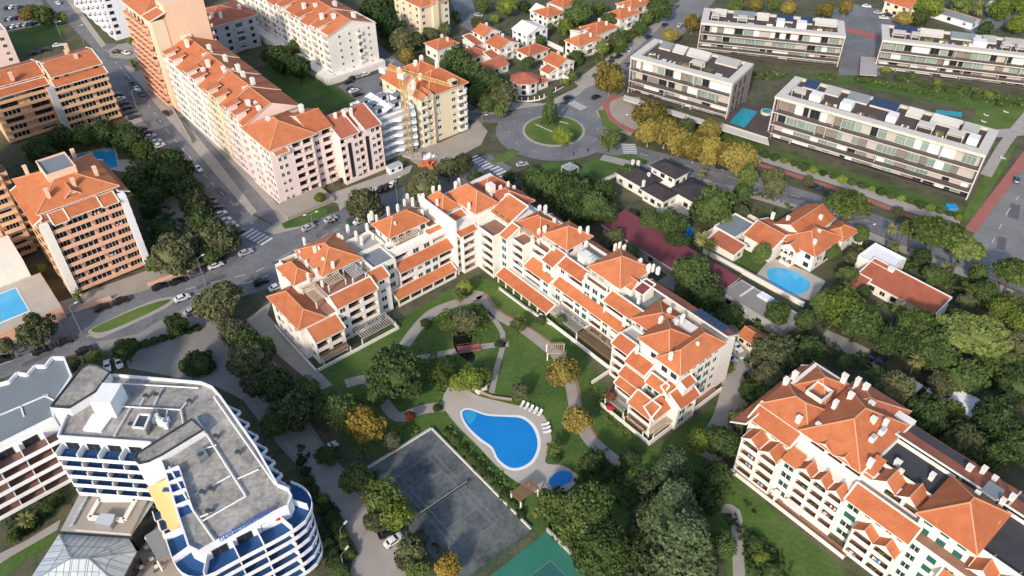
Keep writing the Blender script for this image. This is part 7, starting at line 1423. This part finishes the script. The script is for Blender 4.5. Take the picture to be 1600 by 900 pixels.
# ================================================================= cars
def car_meshes():
    def body(mb, col):
        prof = [(-2.15, .35), (-2.15, .75), (-2.05, .92), (-1.55, .98), (-1.1, 1.38), (-.6, 1.46), (.3, 1.44), (1.0, .98), (1.75, .88), (2.1, .7), (2.15, .35)]
        n = len(prof)
        def wid(x, z): return .86 - (.16 if z > 1.1 else 0) - (.08 if abs(x) > 2 else 0)
        i = len(mb.v)
        for s in (-1, 1): mb.v += [(x, s * wid(x, z), z) for x, z in prof]
        k = mb.mi(col)
        for j in range(n):
            a, b = j, (j + 1) % n; mb.f.append((i + a, i + b, i + n + b, i + n + a)); mb.m.append(k)
        mb.f.append(tuple(i + j for j in range(n))[::-1]); mb.m.append(k); mb.f.append(tuple(i + n + j for j in range(n))); mb.m.append(k)
    def glass(mb):
        mb.face([(-1.53, -.62, 1.01), (-1.53, .62, 1.01), (-1.15, .58, 1.37), (-1.15, -.58, 1.37)][::-1], 'glass'); mb.face([(.98, -.66, 1.03), (.98, .66, 1.03), (.37, .6, 1.43), (.37, -.6, 1.43)], 'glass')
        for s in (-1, 1): q = [(-1.4, s * .83, 1.02), (.8, s * .83, 1.02), (.3, s * .715, 1.4), (-1.05, s * .715, 1.4)]; mb.face(q if s < 0 else q[::-1], 'glass')
    return body, glass
_body, _glass = car_meshes()
CARB = {}
def car_body(c):
    if c not in CARB: mb = MB(); _body(mb, 'car_' + c); CARB[c] = mb.mesh('car_body_' + c)
    return CARB[c]
mb = MB(); _glass(mb); 
for i_, v_ in enumerate(mb.v): mb.v[i_] = (v_[0] * 1.01, v_[1] * 1.02, v_[2] + .012)
CARG = mb.mesh('car_glass')
mb = MB(); mb.tube([(0, -.1, 0), (0, .1, 0)], [.31, .31], 'tyre', 12); mb.tube([(0, -.11, 0), (0, .115, 0)], [.18, .18], 'metal_grey', 8); CARW = mb.mesh('car_wheel')
mb = MB(); mb.box(-.03, .03, -.17, .17, -.07, .07, 'lamp_lens'); CARL = mb.mesh('car_headlight')
mb = MB(); mb.box(-.03, .03, -.15, .15, -.09, .09, 'tail_lens'); CART = mb.mesh('car_taillight')
def car(px, py, ang, col, label, group='cars parked and driving', s=1.0, van=False):
    p = G(px, py, .6); e = empty('van' if van else 'car', label, 'van' if van else 'car', (p.x, p.y, .14), R(ang), group); e.scale = (s * (1.1 if van else 1), s, s * (1.3 if van else 1))
    link('body', car_body(col), e); link('windows', CARG, e)
    for x in (-1.35, 1.35):
        for y in (-.8, .8): link('wheel', CARW, e, (x, y, .31))
    for y in (-.6, .6): link('headlight', CARL, e, (2.1, y, .68)); link('taillight', CART, e, (-2.14, y, .78))
ORD = ['first', 'second', 'third', 'fourth', 'fifth', 'sixth', 'seventh', 'eighth', 'ninth', 'tenth']
U_, V_ = -50, 40
def row(pix, ang, cols, where, group):
    for i, (x, y) in enumerate(pix): car(x, y, ang + random.uniform(-3, 3), cols[i % len(cols)], '%s car, %s %s' % (cols[i % len(cols)], ORD[i], where), group)
row([(183, 149), (188, 155), (193, 162), (198, 169), (203, 176), (208, 183)], V_, ['black', 'white', 'navy', 'black', 'black', 'navy'], 'down the upper bay of the left street', 'cars in the street bays')
row([(221, 202), (229, 208), (235, 214), (244, 222), (249, 228), (255, 235), (260, 242)], V_, ['black', 'black', 'silver', 'white', 'white', 'red', 'navy'], 'down the middle bay of the left street', 'cars in the street bays')
row([(325, 312), (331, 319), (338, 326), (345, 335), (352, 345), (358, 351), (364, 357), (371, 363)], V_, ['black', 'grey', 'navy', 'white', 'white', 'silver', 'silver', 'black'], 'down the lower bay of the left street', 'cars in the street bays')
row([(207, 131), (214, 139), (221, 147)], U_, ['navy', 'white', 'grey'], 'of three along the pavement opposite the street bays', 'cars along the median')
car(310, 264, U_, 'white', 'white car driving alone down the left street'); car(260, 177, U_, 'black', 'black car beside the ramp wall of the pink row'); car(90, 5, U_ + 180, 'white', 'white car driving at the top of the left street')
car(183, 81, V_ - 40, 'black', 'black car on the corner pavement at the white block'); car(197, 83, U_ + 20, 'white', 'white car beside the black one on the corner pavement'); car(225, 75, U_ + 30, 'white', 'white car in front of the orange tower'); car(224, 93, U_ + 20, 'black', 'black car left of the orange tower entrance'); car(233, 90, U_ + 20, 'grey', 'grey car at the orange tower entrance'); car(242, 128, 20, 'grey', 'grey car on the orange tower forecourt')
car(90, 71, V_ - 15, 'white', 'white car by the roof of the L shaped block'); car(70, 78, V_ - 15, 'black', 'black car right of pair behind the L shaped block'); car(55, 83, V_ - 15, 'black', 'black car left of pair behind the L shaped block')
row([(12, 12), (20, 11), (30, 11)], 70, ['black', 'white', 'grey'], 'in the back row, top left car park', 'cars in the top left car park')
row([(10, 30), (18, 29), (26, 28), (35, 27), (44, 25)], 70, ['grey', 'silver', 'black', 'red', 'white'], 'in the middle row, top left car park', 'cars in the top left car park')
row([(5, 44), (13, 43), (22, 41), (32, 39), (42, 38), (52, 37)], 70, ['black', 'grey', 'white', 'silver', 'silver', 'black'], 'in the front row, top left car park', 'cars in the top left car park')
for x, y, c, l in ((384, 395, 'silver', 'silver car on the avenue below the left street crossing'), (337, 415, 'white', 'white car parked on the avenue below the corner trees'), (306, 428, 'grey', 'grey car parked on the avenue beside the tall lamp'), (278, 440, 'black', 'black car parked below the shaded yard wall'), (250, 448, 'black', 'black car parked at the salmon tower corner'), (190, 470, 'black', 'black car parked at the tower entrance'), (160, 481, 'black', 'black car parked left of the tower entrance'), (285, 466, 'white', 'white car driving past the end of the grass median'), (101, 534, 'black', 'black car parked right of the round verge tree'), (65, 548, 'black', 'black car parked below the round verge tree'), (38, 549, 'grey', 'grey car partly under the verge tree'), (4, 562, 'black', 'black car at the left edge of the avenue'), (133, 548, 'black', 'black car in the avenue lane above the hotel'), (300, 487, 'silver', 'silver car under the tree at the forecourt entrance'), (408, 441, 'black', 'black car at the street corner of the west wing'), (432, 449, 'white', 'white van beside the west wing corner'), (482, 356, 'silver', 'silver car waiting beside the verge lawn'), (517, 343, 'silver', 'silver car ahead on the avenue beside the verge lawn')):
    car(x, y, 42 if x > 430 else 35, c, l, s=1.05)
car(563, 346, 42, 'white', 'white van behind the west wing chimneys', van=True)
row([(579, 304), (586, 299), (596, 295), (605, 292), (613, 288)], 75, ['grey', 'white', 'black', 'black', 'white'], 'from the left in the row before the pink block', 'cars before the pink block')
car(540, 280, 30, 'black', 'black car under the pink block canopy')
car(816, 257, 20, 'silver', 'silver car entering the roundabout from the avenue'); car(888, 153, 25, 'navy', 'dark blue car leaving the roundabout left of the zebra'); car(931, 152, 45, 'black', 'black car at the mouth of the north street'); 
for x, y, c, l in ((954, 97, 'navy', 'lowest'), (967, 88, 'black', 'second lowest'), (985, 78, 'white', 'white one third from the bottom'), (1013, 58, 'navy', 'fourth from the bottom'), (1039, 39, 'navy', 'fifth from the bottom'), (1056, 10, 'grey', 'topmost')): car(x, y, 52, c, 'car, ' + l + ' of the cars parked along the villa side street', 'cars on the north street')
car(980, 100, 52, 'grey', 'grey car beside the largest plane tree'); car(1063, 40, 52, 'silver', 'silver car under the plane tree at top')
car(1589, 281, 60, 'teal', 'dark teal car at the side path by the red cycle track'); car(1313, 334, -18, 'silver', 'silver car under the umbrella pine'); car(1283, 296, -18, 'navy', 'dark blue car beside the avenue cycle path'); car(1273, 292, -18, 'black', 'black car left of the blue one by the cycle path'); car(1128, 262, -18, 'black', 'black car on the avenue under the planes'); car(1490, 392, -20, 'black', 'black car under the avenue pines')
car(1372, 20, -15, 'silver', 'silver car left of three in the far street'); car(1388, 23, -15, 'navy', 'dark blue car right of three in the far street'); car(1381, 28, -15, 'white', 'white car nearest of three in the far street'); car(1354, 10, -15, 'white', 'white car beside the far street trees')
car(1150, 542, -60, 'white', 'upper white car on the east drive'); car(1140, 560, -50, 'silver', 'lower silver car on the east drive'); car(1364, 557, 45, 'black', 'left black car at the villa drive end'); car(1378, 563, 45, 'navy', 'right dark car at the villa drive end')
car(818, 289, 40, 'navy', 'dark blue car behind the corner of the complex'); car(823, 299, 40, 'silver', 'silver car behind the corner of the complex')
car(168, 572, -65, 'white', 'white car parked at the hotel corner'); car(186, 567, -60, 'white', 'white car half hidden under the hotel tree'); car(515, 700, 45, 'white', 'white car under a tree on the hotel drive'); car(606, 832, 30, 'black', 'black car beside the tennis court trees'); car(615, 845, 40, 'white', 'white and black car nearest the tennis court trees')
row([(545, 128), (552, 122), (562, 119), (571, 116)], 40, ['black', 'black', 'silver', 'white'], 'from the left beside the long white block gable', 'cars beside the white gable')
row([(549, 139), (553, 142), (559, 148)], 40, ['black', 'white', 'black'], 'of three near the building site rear', 'cars beside the white gable')
car(601, 131, 10, 'black', 'black car behind the building site roof')
row([(402, 36), (406, 39), (411, 42), (415, 44), (419, 47), (424, 48)], 60, ['grey', 'white', 'white', 'black', 'black', 'black'], 'from the left in the car park by the long white block', 'cars by the long white block')
car(442, 60, 10, 'navy', 'dark car alone by the shaded lawn'); car(443, 67, 10, 'red', 'dark red car beside the shaded lawn'); car(597, 98, -60, 'black', 'black car at the street crossing below the white gable'); car(596, 24, 40, 'grey', 'grey car under the trees at the top'); car(598, 32, 40, 'white', 'white car under the trees at the top'); car(718, 33, -60, 'black', 'black car beside the yellow block'); car(748, 24, -30, 'silver', 'silver car by the sandy plot')
# ================================================================= lamps and small street things
def lamp(px, py, h, ang, label, arms=1):
    p = G(px, py); e = empty('street_lamp', label, 'street lamp', p, ang, 'street lamps'); mb = MB(); mb.tube([(0, 0, 0), (0, 0, h * .5), (0, 0, h)], [.14, .1, .07], 'metal_grey', 7); mb.build('pole', e)
    for k in range(arms):
        s = 1 if k == 0 else -1; mb = MB(); mb.tube([(0, 0, h), (s * .8, 0, h + .25), (s * 1.6, 0, h + .3)], [.06, .05, .05], 'metal_grey', 6); mb.build('arm', e); mb = MB(); mb.box(s * 1.4, s * 2.3, -.2, .2, h + .24, h + .42, 'frame_white', 'lamp_lens'); mb.build('lamp_head', e)
for x, y, h, a, l, n in ((322, 447, 10, .8, 'tall street lamp on the avenue below the shaded yard', 1), (129, 523, 10, .8, 'tall street lamp at the left tip of the grass median', 1), (622, 322, 10, .8, 'street lamp rising behind the west wing chimneys', 1), (493, 372, 9, .5, 'double street lamp before the verge lawn', 2), (630, 82, 9, .2, 'double street lamp near the top crossing', 2), (97, 62, 8, .3, 'slim street lamp at the corner lawn', 1), (131, 68, 8, .3, 'slim street lamp beside the L shaped block corner', 1), (215, 172, 8, .6, 'street lamp between the upper street bays', 1), (876, 132, 7, .2, 'street lamp at the bright gable villa', 1), (940, 95, 7, .2, 'street lamp on the villa walk', 1), (753, 200, 5, .2, 'short lamp on the corner plaza', 1), (535, 845, 4, 1, 'upper white garden lamp on the hotel bank', 1), (537, 885, 4, 1, 'lower white garden lamp on the hotel bank', 1), (1160, 690, 6, .4, 'lamp leaning view beside the south drive', 1), (1143, 590, 6, .4, 'lamp beside the east drive', 1), (1352, 375, 5, .5, 'lamp by the villa garden gate', 1), (520, 290, 6, .5, 'lamp before the pink block canopy', 1), (970, 200, 5, .2, 'lamp beside the red cycle path', 1)): lamp(x, y, h, a, l, n)
def gwall(pix, h, m, lab, w=.3):
    e = empty('garden_wall', lab, 'wall', G(*pix[0])); o_ = G(*pix[0])
    for i, (a, b) in enumerate(zip(pix, pix[1:])):
        p, q = G(*a) - o_, G(*b) - o_; mb = MB(); mb.bar((p.x, p.y, h / 2), (q.x, q.y, h / 2), w, h, m); mb.bar((p.x, p.y, h + .05), (q.x, q.y, h + .05), w + .12, .1, 'concrete'); mb.build('wall_panel', e)
for px, h, m, l in (([(245, 120), (270, 172), (300, 225)], 1.6, 'plaza', 'beige retaining wall between orange tower forecourt and ramp'), ([(232, 447), (300, 422), (365, 392)], 1.2, 'salmon', 'low salmon wall along the avenue below the shaded yard'), ([(125, 485), (175, 468)], 1.4, 'salmon', 'short salmon wall at the tower entrance'), ([(0, 540), (98, 497)], 3.0, 'salmon', 'tall salmon wall under the podium'), ([(890, 128), (872, 118), (845, 108)], 1.8, 'white', 'white garden wall beside the gable villa'), ([(855, 70), (880, 82)], 2.2, 'white', 'white garden wall in the villa quarter'), ([(940, 285), (975, 270)], 1.2, 'white', 'low white wall at the dark roofed villa drive'), ([(980, 355), (1030, 378), (1080, 402)], 1.8, 'white', 'pale wall between maroon roof and dark roofed villa'), ([(1098, 395), (1160, 428), (1200, 450), (1255, 480)], 1.8, 'white', 'white wall between villa lawn and pool house'), ([(1345, 385), (1325, 372)], 2.0, 'white', 'short white wall right of the orange roofed villa'), ([(1398, 590), (1450, 615), (1490, 640)], 1.4, 'white', 'pale boundary wall beside the right hand wood'), ([(1150, 740), (1100, 795)], .9, 'concrete', 'low concrete wall at the lower path bend'), ([(780, 452), (820, 482), (860, 508)], .9, 'white', 'low cream wall on the lawn below the east wing'), ([(738, 610), (770, 622), (800, 626)], .6, 'brick_edge', 'low brick edge at the upper side of the pool deck')): gwall(px, h, m, l)
mb = MB(); 
for k in range(8): a1, a2 = k * math.pi / 4, (k + 1) * math.pi / 4; mb.face([(0, 0, 2.6), (1.1 * math.cos(a1), 1.1 * math.sin(a1), 2.2), (1.1 * math.cos(a2), 1.1 * math.sin(a2), 2.2)], 'red_cloth')
mb.bar((0, 0, 0), (0, 0, 2.6), .07, .07, 'metal_grey'); tag(mb.build('parasol', None, G(953, 646)), 'red parasol on the lower terrace of the east wing', 'parasol')
mb = MB(); mb.box(-1.6, 1.6, -1.4, 1.4, .9, 1.0, 'blue_cloth'); mb.box(-1.5, 1.5, -1.3, 1.3, 0, .9, 'blue_cloth'); mb.bar((-1.7, -1.4, .95), (1.7, -1.4, .95), .15, .15, 'metal_grey'); tag(mb.build('garden_trampoline', None, G(1486, 326)), 'bright blue covered garden pool before the long flats', 'pool cover')
mb = MB(); mb.box(-.9, .9, -.9, .9, 0, 1.4, 'shutter'); mb.box(-.95, .95, -.95, .95, 1.4, 1.55, 'frame_dark'); tag(mb.build('waste_container', None, G(548, 350), .7), 'dark green waste container beside the avenue behind the complex', 'container')

# repairs in the asphalt
def patch(parent, px, py, l, w, ang, z):
    p = G(px, py); c, s_ = math.cos(R(ang)), math.sin(R(ang)); mb = MB(); mb.face([(p.x + x * c - y * s_, p.y + x * s_ + y * c, z) for x, y in ((-l / 2, -w / 2), (l / 2, -w / 2), (l / 2, w / 2), (-l / 2, w / 2))], 'asphalt_new'); mb.build('asphalt_patch', parent)
for i, (x, y, l, w) in enumerate(((180, 505, 7, 2), (330, 440, 9, 1.6), (455, 400, 12, 2.4), (520, 352, 6, 2), (60, 560, 8, 1.8), (560, 335, 8, 1.4))): patch(road_av, x, y, l, w, 42, .0145)
for i, (x, y, l, w) in enumerate(((200, 125, 8, 1.6), (285, 240, 12, 1.8), (345, 300, 6, 2.4), (250, 190, 5, 2))): patch(road_left, x, y, l, w, -50, .0185)
for i, (x, y, l, w) in enumerate(((1050, 256, 9, 1.6), (1250, 310, 8, 2), (1450, 382, 10, 1.8))): patch(road_e, x, y, l, w, -18, .0225)
for x, y, l, w in ((1585, 330, 9, 3), (1565, 380, 7, 2.4)): patch(road_r, x, y, l, w, 60, .0285)
# people and motorcycles
def person(loc, rz, label, top, seated=False):
    V = [(0, 0, .95), (0, 0, 1.2), (0, 0, 1.42), (0, 0, 1.52), (0, .02, 1.68), (.17, 0, 1.4), (.24, .03, 1.14), (.22, .18 if seated else .06, .95 if seated else .9), (-.17, 0, 1.4), (-.24, .03, 1.14), (-.22, .18 if seated else -.04, .95 if seated else .9), (.1, 0, .9), (-.1, 0, .9)]
    V += [(.13, .38, .85), (.13, .3, .42), (.13, .42, .36), (-.13, .38, .85), (-.13, .3, .42), (-.13, .42, .36)] if seated else [(.11, .1, .5), (.11, .06, .08), (.11, .2, .04), (-.11, -.08, .5), (-.11, -.16, .1), (-.11, -.04, .04)]
    E = [(0, 1), (1, 2), (2, 3), (3, 4), (2, 5), (5, 6), (6, 7), (2, 8), (8, 9), (9, 10), (0, 11), (11, 13), (13, 14), (14, 15), (0, 12), (12, 16), (16, 17), (17, 18)]
    rad = [.14, .13, .14, .06, .1, .07, .05, .04, .07, .05, .04, .1, .1, .07, .05, .04, .07, .05, .04]
    me = bpy.data.meshes.new('person'); me.from_pydata(V, E, []); me.materials.append(MATS[top]); ob = link('person', me, None, loc, rz); sm = ob.modifiers.new('skin', 'SKIN'); ob.modifiers.new('smooth', 'SUBSURF').levels = 1
    if not me.skin_vertices: return ob
    for i, r_ in enumerate(rad): me.skin_vertices[0].data[i].radius = (r_, r_); me.skin_vertices[0].data[i].use_root = (i == 0)
    hair = MB(); hair.tube([(0, 0, 1.66), (0, 0, 1.74), (0, 0, 1.79)], [.115, .1, .04], 'frame_white' if seated else 'cloth_dark', 8); hair.build('helmet' if seated else 'hair', ob)
    return tag(ob, label, 'person')
person(G(918, 238), .4, 'pedestrian in dark clothes walking on the pavement below the roundabout', 'cloth_dark'); person(G(896, 243), 1.2, 'pedestrian in dark clothes standing beside the gazebo path', 'cloth_dark')
def motorcycle(px, py, lab, rider, top):
    p = G(px, py); e = empty('motorcycle', lab, 'motorcycle', p, R(42) - math.pi / 2, 'motorcycles on the avenue')
    for y in (-.7, .7): mb = MB(); mb.tube([(-.06, y, .32), (.06, y, .32)], [.32, .32], 'tyre', 12); mb.build('wheel', e)
    mb = MB(); mb.bar((0, -.6, .55), (0, .55, .6), .28, .35, 'car_black'); mb.bar((0, .2, .8), (0, .5, .85), .3, .25, 'car_grey'); mb.build('body', e); mb = MB(); mb.bar((0, -.6, .8), (0, .1, .82), .28, .1, 'tyre'); mb.build('seat', e); mb = MB(); mb.bar((-.35, .5, 1.02), (.35, .5, 1.02), .05, .05, 'metal_grey'); mb.bar((0, .72, .32), (0, .5, 1.0), .06, .06, 'metal_grey'); mb.build('handlebar', e)
    person(p + Vector((0, 0, 0)), R(42) - math.pi / 2, rider, top, True)
motorcycle(493, 349, 'dark motorcycle behind the silver car by the verge lawn', 'rider in dark clothes on the motorcycle behind the silver car', 'cloth_dark'); motorcycle(522, 348, 'dark motorcycle beside the second silver car on the avenue', 'rider in a yellow vest beside the second silver car', 'cloth_vest')
